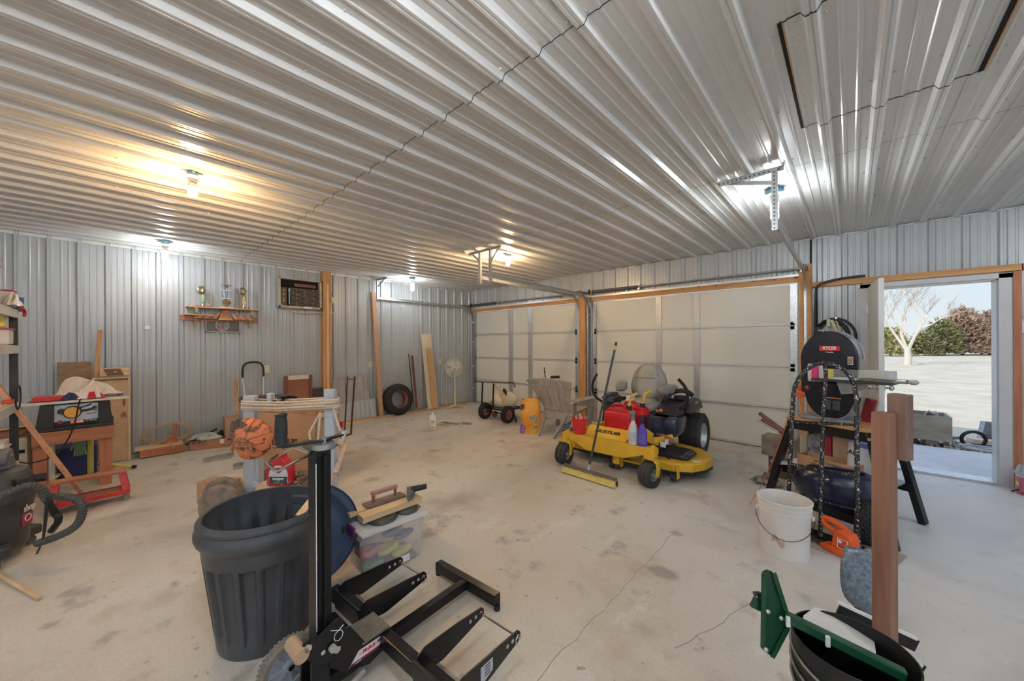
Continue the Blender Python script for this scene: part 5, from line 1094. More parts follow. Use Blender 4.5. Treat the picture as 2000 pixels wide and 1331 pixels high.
def trophy(label, y, kind, rz=.3):
    t = thing('trophy', label, 'trophy', (XL+.13, y, 2.014), rz)
    b = B(); b.box((0, 0, .008), (.07, .15 if kind != 2 else .17, .014), bev=.002); b.obj('base', REDWY if kind != 2 else MARB, parent=t)
    if kind == 2:
        b = B(); b.lathe([(0, .015), (.025, .016), (.018, .03), (.012, .04), (.03, .05), (.05, .07), (.055, .10), (.045, .112), (.014, .12), (.012, .14), (0, .14)]); b.obj('bowl', GOLD, parent=t, smooth=True)
        for s_ in (-1, 1): b = B(); b.cyl((0, s_*.032, .14), (0, s_*.032, .26), .018, n=14); b.obj('column', mat('blue_column', (.05, .16, .34), .3, .5, col2=(.55, .62, .66), scale=10, stretch=(1, 30, 1)), parent=t, smooth=True)
        b = B(); b.box((0, 0, .145), (.06, .10, .012)); b.box((0, 0, .266), (.06, .10, .014)); b.obj('plate', WHT, parent=t)
        b = B(); b.lathe([(0, .273), (.02, .275), (.014, .30), (.03, .33), (.045, .345), (.03, .36), (0, .37)]); b.obj('cup', SILV, parent=t, smooth=True)
        for s_ in (-1, 1): b = B(); b.tube([(0, s_*.02, .35), (0, s_*.05, .36), (0, s_*.07, .345)], .005, n=6, smooth=1); b.obj('wing', SILV, parent=t)
    else:
        z0_ = .015
        b = B(); b.lathe([(0, z0_), (.025, z0_), (.014, z0_+.03), (.010, z0_+.055), (0, z0_+.055)]); b.obj('stem', SILV, parent=t, smooth=True)
        if kind == 1: b = B(); b.cyl((0, 0, .07), (0, 0, .17), .024, n=16); b.obj('column', mat('green_column', (.03, .28, .12), .3, .3, col2=(.5, .6, .5), scale=10), parent=t, smooth=True); zz = .17
        else: b = B(); b.tube([(0, -.012, .06), (0, -.008, .13), (0, 0, .18), (0, .004, .22)], lambda u: .012+.008*math.sin(u*PI), n=8); b.tube([(0, .014, .06), (0, .010, .13), (0, 0, .18)], .011, n=8); b.obj('figure', GOLD, parent=t, smooth=True); zz = .20
        b = B(); b.lathe([(0, zz), (.02, zz), (.012, zz+.02), (.03, zz+.05), (.02, zz+.09), (0, zz+.10)]); b.tube([(0, -.05, zz+.05), (0, 0, zz+.07), (0, .05, zz+.09)], .007, n=6); b.obj('topper', GOLD, parent=t, smooth=True)
        b = B(); b.sph((-.02, -.008, zz+.075), .052, (.25, 1, 1.25)); b.obj('backing', mat('olive_gold_oval', (.34, .32, .20), .3, .8), parent=t, smooth=True)
        b = B(); b.sph((.0, .075, .03), .014, (.8, 1, 1.2)); b.obj('ornament', SILV, parent=t, smooth=True)
    return t
trophy('leftmost trophy with a green column and oval topper', .84, 1)
trophy('middle trophy with twin blue columns and a silver cup', 1.115, 2)
trophy('rightmost gold trophy with a standing figure', 1.33, 3)
# ---------------------------------------------------------------- grey post stand with rope, behind the trash can
PG = mat('pale_grey_paint', (.50, .53, .57), .4, var=.05)
t = thing('weight_stand', 'pale grey steel stand with two posts behind the trash can', 'exercise stand', (-3.329, 0.936, 0))
pl, pr = Vector((-3.737, 0.762, 0)), Vector((-2.906, 1.097, 0))
for i, (p, z) in enumerate(((pl, 1.03), (pr, 1.12))):
    b = B(); b.box((p.x, p.y, z/2), ((.10, .078)[i], .05, z), rot=(0, 0, math.radians(42.85)), bev=.006); b.obj('post', PG, parent=t, world=True)
for p in (pl, pr): b = B(); b.box((p.x, p.y, .008), (.20, .16, .016), rot=(0, 0, math.radians(42.85)), bev=.003); b.obj('foot_plate', PG, parent=t, world=True)
b = B(); b.box((pl.x+.05, pl.y+.05, .40), (.03, .06, .30), rot=(0, 0, math.radians(40))); b.cyl((-3.536, 0.744, 0.338), (-3.313, 0.746, 0.359), .022, n=14); b.obj('socket', PG, parent=t, world=True)
b = B(); b.cyl((-4.088, 0.777, 0.957), (-3.666, 0.896, 0.994), .036, n=18); b.obj('foam_roller', mat('dark_brown_foam', (.07, .05, .04), .8), parent=t, world=True, smooth=True)
b = B(); b.box((-3.611, 0.878, 0.984), (.045, .05, .13), rot=(0, 0, .7), bev=.008); b.obj('pivot_plate', PG, parent=t, world=True)
b = B(); b.bar((-3.651, 0.869, 0.938), (-3.81, 0.83, 0.893), .03, .05); b.bar((-3.807, 0.834, 0.947), (-3.627, 0.864, 0.954), .02, .02); b.obj('lower_arm', WHTP, parent=t, world=True)
b = B(); b.tube([(-3.599, 0.89, 0.954), (-3.551, 0.935, 1.014), (-3.512, 0.97, 0.971)], .018, n=8); b.tube([(-3.519, 0.896, 0.953), (-3.468, 0.943, 1.009), (-3.493, 0.988, 0.945)], .012, n=8); b.bar((-3.56, 0.926, 1.023), (-3.504, 1.046, 0.998), .025, .03); b.bar((-3.56, 0.926, 1.032), (-3.411, 0.927, 1.024), .06, .02); b.obj('clamp', BLKM, parent=t, world=True)
# low round pedestal with bottle and chain
px_, py_ = (-3.061, 0.871, 0)[:2]
t2 = thing('round_pedestal', 'dusty beige round plinth behind the trash can', 'plinth', (px_, py_, 0))
b = B(); b.lathe([(0, 0), (.22, 0), (.22, .425), (.205, .44), (0, .44)], n=36); b.obj('drum', mat('dusty_beige', (.52, .42, .32), .8, var=.2), parent=t2, smooth=True)
qx, qy, qz = (-3.043, 0.805, 0.485)
t = thing('spray_bottle', 'red flat bottle with a round grey label on the beige plinth', 'bottle', (qx, qy, .441), math.radians(42))
b = B(); b.prism([(-.085, 0), (.085, 0), (.092, .02), (.085, .13), (.05, .18), (.025, .20), (.025, .23), (-.025, .23), (-.025, .20), (-.055, .18), (-.09, .12), (-.092, .02)], -.035, .035, 'Y'); b.obj('bottle', mat('glossy_red_plastic', (.55, .02, .03), .3), parent=t, bev=.012)
b = B(); b.prism([(.068*math.cos(a)*(1 if math.sin(a) > 0 else 1), .085+.065*math.sin(a)) for a in [k*PI/12 for k in range(13)]]+[(-.068, .02), (.068, .02)], -.0365, -.035, 'Y'); b.obj('label', mat('label_grey_white', (.62, .62, .66), .5), parent=t)
b = B(); b.box((0, -.0375, .045), (.13, .001, .05)); b.obj('label_band', mat('label_dark', (.06, .06, .07), .5), parent=t)
text('stopper', .026, WT, t, (0, -.0385, .055), (PI/2, 0, 0), bold=.0006); text('Zapper', .018, mat('green_print', (.1, .5, .2), .5), t, (-.01, -.0385, .033), (PI/2, 0, 0), shear=.3)
b = B(); b.tube([(.018*math.cos(a)+.0, -.038, .115+.016*math.sin(a)) for a in [k*PI/5 for k in range(10)]], .006, n=6, closed=True); b.obj('label_mark', REDT, parent=t)
random.seed(4); b = B(); cc = Vector((-3, 0.927, 0.5)); cc.z = .455
for k in range(70):
    c_ = cc+Vector((random.gauss(0, .055), random.gauss(0, .055), 0)); c_.z = .455+max(0, .055-.5*((c_-cc).length-.02))*random.random()
    M = Matrix.Translation(c_) @ Euler((random.uniform(-.9, .9), random.uniform(-.9, .9), random.uniform(0, 6.3))).to_matrix().to_4x4()
    b.tube([M @ Vector((.020*math.cos(a), .0115*math.sin(a), 0)) for a in [j*PI/4 for j in range(8)]], .0048, n=5, closed=True)
o = b.obj('chain', mat('rusty_chain', (.34, .22, .15), .6, .4, var=.3), smooth=True); tag(o, 'heap of rusty chain beside the red bottle on the plinth', 'chain', kind='stuff')
# rope lashing
t = thing('rope', 'thick pale rope wound around the two grey posts', 'rope', (pl.x, pl.y, .93))
b = B(); PR = mat('pale_rope', (.68, .55, .42), .85, var=.2, scale=80, bump=.3)
dn = Vector((.68, -.73, 0)); dt = (pr-pl).normalized()
for k, (za, zb, off) in enumerate(((.985, 1.045, .075), (.968, 1.025, .08), (.955, 1.035, .07), (.938, 1.005, .085), (.922, .99, .075))):
    A = pl+Vector((0, 0, za)); C = pr+Vector((0, 0, zb)); m_ = A.lerp(C, .5)+Vector((0, 0, -.012))
    b.tube([A-dt*.07+dn*.0, A-dt*.06+dn*.06, A+dn*off, m_+dn*off, C+dn*off, C+dt*.06+dn*.05, C+dt*.075, C+dt*.05-dn*.06], .0085, n=7, smooth=2)
    b.tube([A-dt*.07, A-dt*.05-dn*.06, A-dn*off, m_-dn*off, C-dn*off, C+dt*.05-dn*.06], .0085, n=7, smooth=2)
b.obj('lashing', PR, parent=t, world=True, smooth=True)
b = B(); C = pr+dn*.05; b.tube([C+Vector((-.05, -.03, .95)), C+Vector((-.06, -.05, .70)), C+Vector((-.055, -.05, .42))], .009, n=7); b.tube([C+Vector((-.05, -.03, .95)), C+Vector((-.10, -.09, .80)), C+Vector((-.085, -.07, .55))], .009, n=7); b.tube([C+dt*.06+Vector((0, 0, .98)), C+dt*.15+Vector((0, 0, .76))], .009, n=7); b.obj('loose_end', PR, parent=t, world=True, smooth=True)
# cap
t = thing('baseball_cap', 'blaze orange camouflage cap hung on the left grey post', 'cap', (-3.514, 0.737, 0.703))
CAMO = mat('orange_camo', (.78, .24, .11), .85, col2=(.20, .10, .05), scale=16, detail=8)
cr = CAMO.node_tree.nodes['Color Ramp']; cr.color_ramp.elements[0].position = .40; cr.color_ramp.elements[1].position = .47
CM = Matrix.Translation(t.location) @ Matrix.Rotation(math.radians(42.85), 4, 'Z')
b = B(); b.grid(lambda u, v: tuple(CM @ Vector((.155*math.sin(v*PI/2)*math.cos(u*2*PI)*(1+.05*math.sin(5*u*2*PI)), -.10*math.cos(v*PI/2)+.012*math.sin(7*u*2*PI)*v, .165*math.sin(v*PI/2)*math.sin(u*2*PI)*(1+.06*math.sin(3*u*2*PI+1)) + .01))), 40, 10, cu=True)
b.obj('crown', CAMO, parent=t, world=True, solid=.003, smooth=True)
b = B(); b.grid(lambda u, v: tuple(CM @ Vector((-.075+.19*(u-.5)*(1-.3*v)+.01*v, -.055-.05*v+.03*(2*u-1)**2, .05+.13*v-.05*(2*u-1)**2))), 10, 6); b.obj('brim', mat('camo_brim', (.30, .20, .13), .85, col2=(.07, .05, .04), scale=60), parent=t, world=True, solid=.006)
b = B(); b.grid(lambda u, v: tuple(CM @ Vector((-.02+.17*(u-.5), -.105-.012*math.sin(u*PI), -.03+.07*v-.06*(2*u-1)**2))), 10, 5); b.obj('front_patch', mat('camo_patch', (.62, .24, .10), .85, col2=(.10, .06, .05), scale=70), parent=t, world=True, solid=.004)
b = B(); b.sph(CM @ Vector((0, -.108, .03)), .008); b.obj('button', CAMO, parent=t, world=True)
for k in range(6):
    b = B(); a0 = k*PI/3+.3; b.tube([CM @ Vector((.157*math.sin(v*PI/2)*math.cos(a0), -.103*math.cos(v*PI/2), .167*math.sin(v*PI/2)*math.sin(a0)+.01)) for v in (.05, .3, .55, .8, 1)], .0022, n=5); b.obj('seam', mat('dark_seam', (.16, .07, .04), .8), parent=t, world=True)
# large carton with dividers
bx0 = Vector((-4.638, 1.018, 0)); bx1 = Vector((-3.991, 1.372, 0)); mid = (bx0+bx1)/2; a_ = math.atan2(bx1.y-bx0.y, bx1.x-bx0.x); wB = (bx1-bx0).length
t = thing('divided_carton', 'tall open brown carton with inner dividers behind the red bottle', 'carton', (mid.x-.16*math.sin(a_)*-1*-1, mid.y+.16*math.cos(a_), .14), a_)
openbox(t, wB, .34, .60, CARD)
for k in range(4): b = B(); b.box((-wB/2+wB*(k+1)/5, 0, .31), (.005, .32, .56)); b.obj('divider', mat('divider_card', (.60, .36, .20), .8), parent=t)
b = B(); b.box((0, 0, .31), (wB-.02, .005, .56)); b.obj('divider', CARD, parent=t)
b = B(); b.box((wB/2+.02, -.02, .585), (.06, .30, .005), rot=(0, .5, 0)); b.obj('flap', CARD, parent=t)
text('BULBS', .075, BT, t, (.035, -.1715, .315), (PI/2, 0, 0), bold=.0015); 
b = B(); b.box((-.14, -.1712, .31), (.09, .002, .10)); b.obj('dark_print', mat('dark_print', (.05, .04, .05), .6), parent=t)
b = B(); b.prism([(-.17, .33), (-.11, .34), (-.10, .29), (-.14, .28), (-.13, .25), (-.16, .26)], -.1735, -.1722, 'Y'); b.obj('red_print', mat('red_print', (.50, .05, .07), .6), parent=t)
board('low_platform', 'dark low platform under the tall brown carton', 'platform', (mid.x-.02, mid.y+.12, .07), (.62, .42, .14), mat('dark_platform', (.20, .13, .09), .8), rot=(0, 0, a_))
# weights, block, moulding offcuts
DISC = mat('dusty_disc', (.34, .25, .17), .7, col2=(.15, .13, .11), scale=14)
for i, (c_, a1) in enumerate((((-3.844, 0.594, 0.173), 0), ((-3.645, 0.547, 0.176), 0))):
    b = B(); b.lathe([(.0, -.035), (.15, -.035), (.17, -.03), (.178, -.015), (.178, .015), (.17, .03), (.15, .035), (0, .035)], M=Matrix.Translation((c_[0], c_[1], .178)) @ Matrix.Rotation(math.radians(38), 4, 'Z') @ Matrix.Rotation(PI/2, 4, 'X'), n=40)
    tag(b.obj('weight_plate', DISC, smooth=True), ('rear', 'front')[i]+' one of two dusty round discs standing behind the trash can', 'weight disc', 'dusty round discs')
board('wood_block', 'brown wooden block behind the round discs', 'block', ((-4.316, 0.634, 0)[0], (-4.316, 0.634, 0)[1], .10), (.30, .16, .20), wood('block_wood', (.52, .30, .16), (.40, .22, .11)), rot=(0, 0, .6))
board('wood_block', 'smaller pinkish block lying left of the grey post', 'block', ((-4.567, 0.81, 0)[0], (-4.567, 0.81, 0)[1], .05), (.26, .12, .10), LPX, rot=(0, 0, .75))
lean('moulding_strip', 'pinkish wood strip leaning on the right grey post', 'wood strip', (-2.766, 1.008, 0.387), (-3.156, 1.301, 0.725), .05, .018, wood('pink_wood', (.62, .44, .34), (.52, .36, .27)), up=(0, 0, 1))
lean('moulding_strip', 'shorter notched wood strip leaning beside the pinkish strip', 'wood strip', (-2.797, 1.088, 0.506), (-2.992, 1.248, 0.653), .035, .02, wood('pink_wood2', (.66, .50, .40), (.56, .40, .3)), up=(0, 0, 1))

# ---------------------------------------------------------------- far middle
# tank trailer
t = thing('tank_trailer', 'small two wheeled trailer with a cream tank by the left garage door', 'sprayer trailer', (-4.98, 5.0, 0))
for x in (-5.23, -4.62):
    W = Matrix.Translation((x, 4.86, .155)) @ Matrix.Rotation(PI/2, 4, 'Y')
    b = B(); b.lathe([(.09, -.04), (.13, -.048), (.150, -.035), (.155, 0), (.150, .035), (.13, .048), (.09, .04)], M=W, n=28, close=True)
    for k in range(26):
        a = 2*PI*k/26
        for s_ in (-1, 1): b.box((.152*math.cos(a+s_*.05), .152*math.sin(a+s_*.05), s_*.022), (.010, .018, .026), rot=(0, 0, a), M=W)
    b.obj('tyre', RUB, parent=t, world=True)
    b = B(); b.lathe([(.09, -.03), (.088, .03), (.07, .02), (.03, .015), (.025, .035), (0, .035), (0, -.035), (.025, -.035), (.03, -.015), (.07, -.02)], M=W, n=20); b.obj('rim', mat('dull_red_rim', (.30, .12, .11), .5), parent=t, world=True)
b = B(); b.cyl((-5.2, 4.86, .155), (-4.65, 4.86, .155), .012); b.bar((-5.33, 4.86, .215), (-4.62, 4.86, .215), .03, .03); b.bar((-5.33, 5.35, .215), (-4.62, 5.35, .215), .03, .03); b.bar((-5.3, 4.86, .215), (-5.3, 5.35, .215), .03, .03); b.bar((-4.7, 4.86, .215), (-4.7, 5.35, .215), .03, .03); b.box((-5.0, 5.1, .235), (.5, .4, .01)); b.obj('chassis', BLKM, parent=t, world=True)
for x in (-5.33, -5.02): b = B(); b.bar((x, 4.86, .20), (x+.03, 4.86, .70), .022, .022); b.obj('upright', BLKM, parent=t, world=True)
b = B(); b.bar((-5.583, 4.86, 0.694), (-4.462, 4.86, 0.742), .014, .022); b.obj('top_bar', mat('brown_bar', (.14, .09, .07), .5), parent=t, world=True)
b = B(); b.tube([(-4.622, 4.84, 0.732), (-4.501, 4.82, 0.779), (-4.401, 4.82, 0.749), (-4.426, 4.82, 0.683)], .010, n=6, smooth=1); b.cyl((-4.426, 4.82, 0.738), (-4.401, 4.82, 0.667), .012); b.obj('spray_gun', mat('red_brown_metal', (.30, .10, .07), .5), parent=t, world=True)
b = B(); b.sph((-4.99, 5.10, .37), 1, (.335, .22, .185), n=26); b.cyl((-4.99, 5.1, .54), (-4.99, 5.1, .58), .05); b.obj('tank', mat('cream_tank', (.74, .64, .47), .5, var=.1, scale=4), parent=t, world=True, smooth=True)
b = B(); b.sph((-5.10, 4.895, .34), .015); b.cyl((-4.86, 5.0, .58), (-4.80, 5.0, .53), .03); b.tube([(-4.84, 4.98, .60), (-4.80, 4.96, .57), (-4.74, 4.92, .54), (-4.76, 4.97, .50)], .014, n=6); b.obj('pump', BLK, parent=t, world=True)
b = B(); b.tube([(-4.978, 4.86, 0.696), (-4.97, 4.92, .62), (-4.84, 4.92, .56), (-4.72, 4.90, .46), (-4.68, 4.9, .36), (-4.72, 4.88, .32), (-4.80, 4.9, .40), (-4.9, 4.9, .56), (-5.0, 4.9, .60)], .009, n=6, smooth=2)
b.tube([(-4.88, 4.9, .56), (-4.76, 4.9, .47), (-4.70, 4.88, .35), (-4.66, 4.87, .22)], .007, n=6, smooth=2); b.obj('hose', mat('yellow_hose', (.66, .46, .18), .5), parent=t, world=True, smooth=True)
b = B(); b.lathe([(0, -.02), (.06, -.02), (.06, .02), (0, .02)], M=Matrix.Translation((-4.95, 4.84, .13)) @ Matrix.Rotation(PI/2, 4, 'Y'), n=16); b.obj('jockey_wheel', mat('dark_red_part', (.16, .06, .06), .6), parent=t, world=True)
b = B(); b.bar((-4.55, 4.95, .16), (-4.38, 4.83, .06), .03, .02); b.obj('tongue', BLKM, parent=t, world=True)
# pet food bag
t = thing('pet_food_bag', 'yellow and orange pet food bag standing by the resin chair', 'bag', (-3.84, 4.58, 0), math.radians(33))
def bagf(u, v):
    a = u*2*PI; w_ = .165*(1-.35*max(0, v-.72)/.28*.6)*(1+.05*math.sin(7*v+2)); d_ = .095*(1-v**3*.85)+.012
    return (w_*math.copysign(abs(math.cos(a))**.7, math.cos(a))+.02*math.sin(5*v)*.6, d_*math.copysign(abs(math.sin(a))**.8, math.sin(a))*(1+.08*math.sin(9*v+a)), .56*v+.012*math.sin(3*a)*v+.02*math.cos(a)*v)
b = B(); b.grid(bagf, 28, 16, cu=True); b.bm.faces.new([v for v in b.bm.verts if abs(v.co.z) < 1e-6 or v.co.z < .001][:3]) if False else None
b.obj('sack', mat('yellow_orange_sack', (.85, .42, .03), .35, col2=(.72, .24, .02), scale=5, bump=.3, bscale=9), parent=t, smooth=True)
b = B(); b.box((.05, -.098, .20), (.12, .02, .22), bev=.008); b.obj('dog_picture', mat('grey_white_print', (.55, .52, .46), .5, col2=(.08, .06, .07), scale=28), parent=t)
b = B(); b.prism([(-.165, .02), (-.09, .01), (-.06, .10), (-.12, .17), (-.165, .14)], -.100, -.085, 'Y'); b.obj('purple_print', mat('purple_print', (.42, .26, .55), .5, col2=(.12, .05, .2), scale=40), parent=t)
b = B(); b.prism([(-.16, .38), (-.10, .40), (-.09, .48), (-.15, .47)], -.098, -.080, 'Y'); b.obj('dark_print', mat('purple_dark', (.10, .03, .09), .5), parent=t)
# resin chair seen from behind
RES = mat('weathered_resin', (.50, .45, .40), .6, col2=(.38, .33, .29), scale=10, stretch=(1, 1, .4))
t = thing('resin_armchair', 'weathered beige plastic lounge chair seen from behind', 'chair', (-3.50, 4.95, 0), math.radians(4))
def backf(u, v):     # v: 0 bottom, 1 top
    w_ = .235+.18*v**1.1; x = (2*u-1)*w_; arch = .05*(1-(2*u-1)**2)
    return (x+.02*v, -.10-.30*v+.05*(1-(2*u-1)**2)*-1, .36+.50*v+arch*v)
ns = 7
for k in range(ns):
    b = B(); u0 = k/ns+.006; u1 = (k+1)/ns-.006; b.grid(lambda u, v: backf(u0+(u1-u0)*u, v), 4, 8); b.obj('back_slat', RES, parent=t, solid=.014)
for v0, v1 in ((.70, .76), (.80, .86), (.97, 1.02), (.02, .10)):
    b = B(); b.grid(lambda u, v: tuple(Vector(backf(u, v0+(v1-v0)*v))+Vector((0, -.014, 0))), 16, 3); b.obj('back_rail', RES, parent=t, solid=.018)
b = B(); b.grid(lambda u, v: ((2*u-1)*(.25+.03*v), -.08+.50*v, .35-.02*math.sin(v*PI)+.03*v), 6, 8); b.obj('seat', RES, parent=t, solid=.02)
b = B(); b.grid(lambda u, v: ((2*u-1)*.235, -.15+.02*v, .24+.14*v), 6, 3); b.obj('rear_apron', RES, parent=t, solid=.02)
for s_ in (-1, 1):
    b = B(); b.bar((s_*.20, -.10, .34), (s_*.14, -.45, .0), .06, .028, up=(1, 0, 0), bev=.006); b.obj('rear_leg', RES, parent=t)
    b = B(); b.prism([(.34, 0), (.47, 0), (.47, .54), (.36, .54)], s_*.31-.012, s_*.31+.012, 'X'); b.obj('front_leg', RES, parent=t, bev=.004)
    b = B(); b.prism([(-.10, .18), (.0, .18), (.02, .50), (-.08, .50)], s_*.27-.012, s_*.27+.012, 'X'); b.obj('side_brace', RES, parent=t, bev=.004)
    b = B(); b.prism([(s_*.24, -.14), (s_*.40, -.10), (s_*.43, .30), (s_*.40, .50), (s_*.26, .50), (s_*.24, .30)], .535, .558, 'Z'); b.obj('armrest', RES, parent=t, bev=.008)
    b = B(); b.prism([(-.12, .535), (.48, .535), (.48, .50), (.30, .44), (.0, .47)], s_*.40-.008, s_*.40+.008, 'X'); b.obj('arm_skirt', RES, parent=t, bev=.003)
t = thing('rod_tool', 'thin black rod with a flat brush resting behind the chair top', 'tool', (-4.6, 5.75, 0))
b = B(); b.cyl(((-4.294, 5.72, 0.114)[0], 5.70, 0), (-4.541, 5.85, 0.975), .010); b.cyl((-4.52, 5.84, 0.894), (-4.521, 5.84, 0.873), .02); b.obj('rod', BLKM, parent=t, world=True)
b = B(); b.box((-4.26, 5.83, 0.796), (.18, .06, .05), rot=(0, -.1, 0)); b.cyl((-4.493, 5.82, 0.732), (-4.228, 5.82, 0.799), .010); b.obj('brush', BLK, parent=t, world=True)
random.seed(6); b = B()
for k in range(40):
    c_ = Vector((random.uniform(-3.42, -3.20), random.uniform(4.75, 5.1), random.uniform(.03, .15))); b.box(c_, (.05, .06, .03), rot=[random.uniform(0, 3) for _ in range(3)])
tag(b.obj('debris', mat('mixed_black_white_scrap', (.55, .55, .56), .5, col2=(.03, .03, .04), scale=30)), 'tangled black and white odds and ends under the chair', 'clutter', kind='stuff')

# ---------------------------------------------------------------- riding mower
MY = mat('mower_yellow', (.78, .46, .035), .4, var=.12, scale=5, coat=.15); MB_ = mat('mower_black', (.022, .023, .03), .35, var=.2, coat=.1)
mx_, my_ = -2.03, 4.5
t = thing('riding_mower', 'yellow zero turn riding mower with a grey seat', 'lawn mower', (mx_, my_, 0))
def W_(name, m, bb, **k): return bb.obj(name, m, parent=t, world=True, **k)
b = B(); b.prism([(-2.60, .375), (-1.46, .375), (-1.46, .305), (-1.60, .285), (-1.80, .215), (-2.28, .215), (-2.42, .285), (-2.60, .305)], 3.70, 3.80, 'Y'); W_('front_beam', MY, b, bev=.006)
fp = B(); fp.grid(lambda u, v: (-2.335+.52*u+(.5-u)*.06*-v, 3.785+.18*v, .372+.085*v), 2, 2); W_('logo_plate', MY, fp, solid=.006)
text('HUSTLER', .068, BT, t, (-2.08-mx_, 3.874-my_, .4195), (math.atan2(.085, .18), 0, 0), bold=.003, sx=1.15, ext=.001)
b = B(); b.box((-2.07, 4.20, .36), (.66, .50, .03)); b.box((-1.76, 4.1, .40), (.03, .6, .12)); b.box((-2.38, 4.1, .38), (.03, .6, .10)); W_('floor_pan', MY, b)
for s_, xw in ((-1, -2.545), (1, -1.50)):
    W = Matrix.Translation((xw, 3.665, .128)) @ Matrix.Rotation(-.22 if s_ > 0 else .05, 4, 'Z') @ Matrix.Rotation(PI/2, 4, 'Y')
    b = B(); b.lathe([(.062, -.055), (.10, -.066), (.120, -.060), (.126, -.045), (.127, -.028), (.122, -.024), (.127, -.020), (.128, .020), (.122, .024), (.127, .028), (.126, .045), (.120, .060), (.10, .066), (.062, .055)], M=W, n=40, close=True); W_('caster_tyre', mat('smooth_tyre', (.045, .043, .042), .7, var=.2), b, smooth=True)
    b = B(); b.lathe([(.064, -.05), (.064, .05), (.05, .045), (.042, .01), (.028, .02), (.022, .065), (0, .065), (0, -.065), (.022, -.065), (.042, -.01), (.05, -.045)], M=W, n=24); W_('caster_rim', GALV, b, smooth=True)
    b = B()
    for s2 in (-1, 1):
        q = [W @ Vector(p) for p in ((-.155, 0, s2*.03), (-.15, .035, s2*.075), (-.10, .075, s2*.080), (0, .015, s2*.080))]
        q = [W @ Vector((-.155, .0, 0)), W @ Vector((-.152, .0, s2*.05)), W @ Vector((-.125, .02, s2*.076)), W @ Vector((-.05, .03, s2*.080)), W @ Vector((0.01, .0, s2*.080))]
        for a_, c_ in zip(q, q[1:]): b.bar(a_, c_, .014, .055, up=W.to_3x3() @ Vector((0, 1, 0)))
    b.box((xw, 3.69, .30), (.10, .11, .03)); W_('caster_fork', MY, b, bev=.004)
    b = B(); b.cyl((xw, 3.75, .29), (xw, 3.75, .385), .04, n=18); b.cyl((xw, 3.75, .385), (xw, 3.75, .40), .022, n=12); W_('caster_pivot', MY, b)
# deck
def dprof(k, o=0):
    return [(-2.72+o, 4.05), (-2.60+o, 3.97+o), (-2.10, 3.97+o), (-1.95, 4.02+o), (-1.62, 3.92+o), (-1.36, 3.92+o), (-1.20-o, 4.02), (-1.12-o, 4.18), (-1.10-o, 4.36), (-1.16-o, 4.55), (-1.30-o, 4.70-o), (-1.55, 4.78-o), (-2.60, 4.80-o), (-2.74+o, 4.6)]
b = B(); b.prism(dprof(0), .115, .200); W_('cutting_deck', MY, b, bev=.008)
b = B(); b.prism(dprof(0, -.006), .095, .118); W_('deck_skirt', BLK, b)
b = B(); b.prism(dprof(0, -.006), .175, .186); W_('deck_band', MY, b)
b = B(); b.box((-1.52, 4.25, .225), (.46, .34, .07), bev=.03); b.box((-1.38, 4.25, .222), (.24, .30, .06), bev=.028); W_('belt_cover', MB_, b)
b = B(); b.box((-1.60, 4.25, .262), (.022, .36, .02)); b.box((-1.52, 4.25, .262), (.022, .36, .02)); W_('cover_strap', MB_, b)
b = B(); b.cyl((-1.45, 4.05, .20), (-1.45, 4.05, .235), .018, n=8); W_('wing_knob', BLK, b)
text('600', .045, mat('dark_lettering', (.15, .10, .03), .5), t, (-1.50-mx_, 3.985-my_, .2015), (0, 0, .05), sx=1.1, ext=.0005)
b = B(); b.box((-1.20, 4.16, .2015), (.08, .05, .002), rot=(0, 0, .5)); W_('warning_decal', WHT, b)
b = B(); b.box((-1.46, 4.02, .39), (.03, .03, .05)); b.box((-1.49, 4.0, .36), (.06, .003, .06)); W_('decal', WHT, b)
for (x, y) in ((-1.345, 3.90), (-2.02, 3.86), (-1.95, 3.86)):
    b = B(); b.lathe([(0, -.025), (.034, -.025), (.040, 0), (.034, .025), (0, .025)], M=Matrix.Translation((x, y, .060)) @ Matrix.Rotation(PI/2, 4, 'Y'), n=20); W_('anti_scalp_wheel', MB_, b, smooth=True)
    b = B(); b.box((x+.035, y+.03, .12), (.01, .07, .13)); W_('wheel_bracket', MY, b)
b = B(); b.bar((-1.95, 3.92, .12), (-1.60, 3.93, .12), .03, .02); b.prism([(-1.98, .10), (-1.90, .10), (-1.90, .26), (-1.98, .22)], 3.80, 3.84, 'Y'); W_('deck_bracket', MY, b)
b = B(); b.cyl((-1.86, 3.85, .20), (-1.62, 3.92, .24), .018); b.cyl((-1.84, 3.87, .18), (-1.60, 3.90, .22), .012); W_('lift_link', GALVD, b)
# rear wheels
for x in (-2.56, -1.49):
    W = Matrix.Translation((x, 5.08, .275)) @ Matrix.Rotation(PI/2, 4, 'Y')
    b = B(); b.lathe([(.15, -.10), (.20, -.125), (.25, -.12), (.268, -.09), (.272, 0), (.268, .09), (.25, .12), (.20, .125), (.15, .10)], M=W, n=40, close=True)
    for k in range(30):
        a = 2*PI*k/30
        for j in range(-3, 4): b.box((.273*math.cos(a+.04*(j % 2)), .273*math.sin(a+.04*(j % 2)), j*.030), (.010, .040, .018), rot=(0, 0, a+.04*(j % 2)), M=W)
    W_('drive_tyre', mat('tread_rubber', (.035, .034, .033), .7, var=.2), b)
    b = B(); b.lathe([(.152, .09), (.155, .11), (.145, .112), (.135, .08), (.12, .05), (.09, .04), (.05, .05), (0, .05)], M=W, n=32); b.lathe([(.152, -.09), (.155, -.11), (.145, -.112), (.13, -.05), (0, -.05)], M=W, n=32); W_('drive_rim', GALV, b, smooth=True)
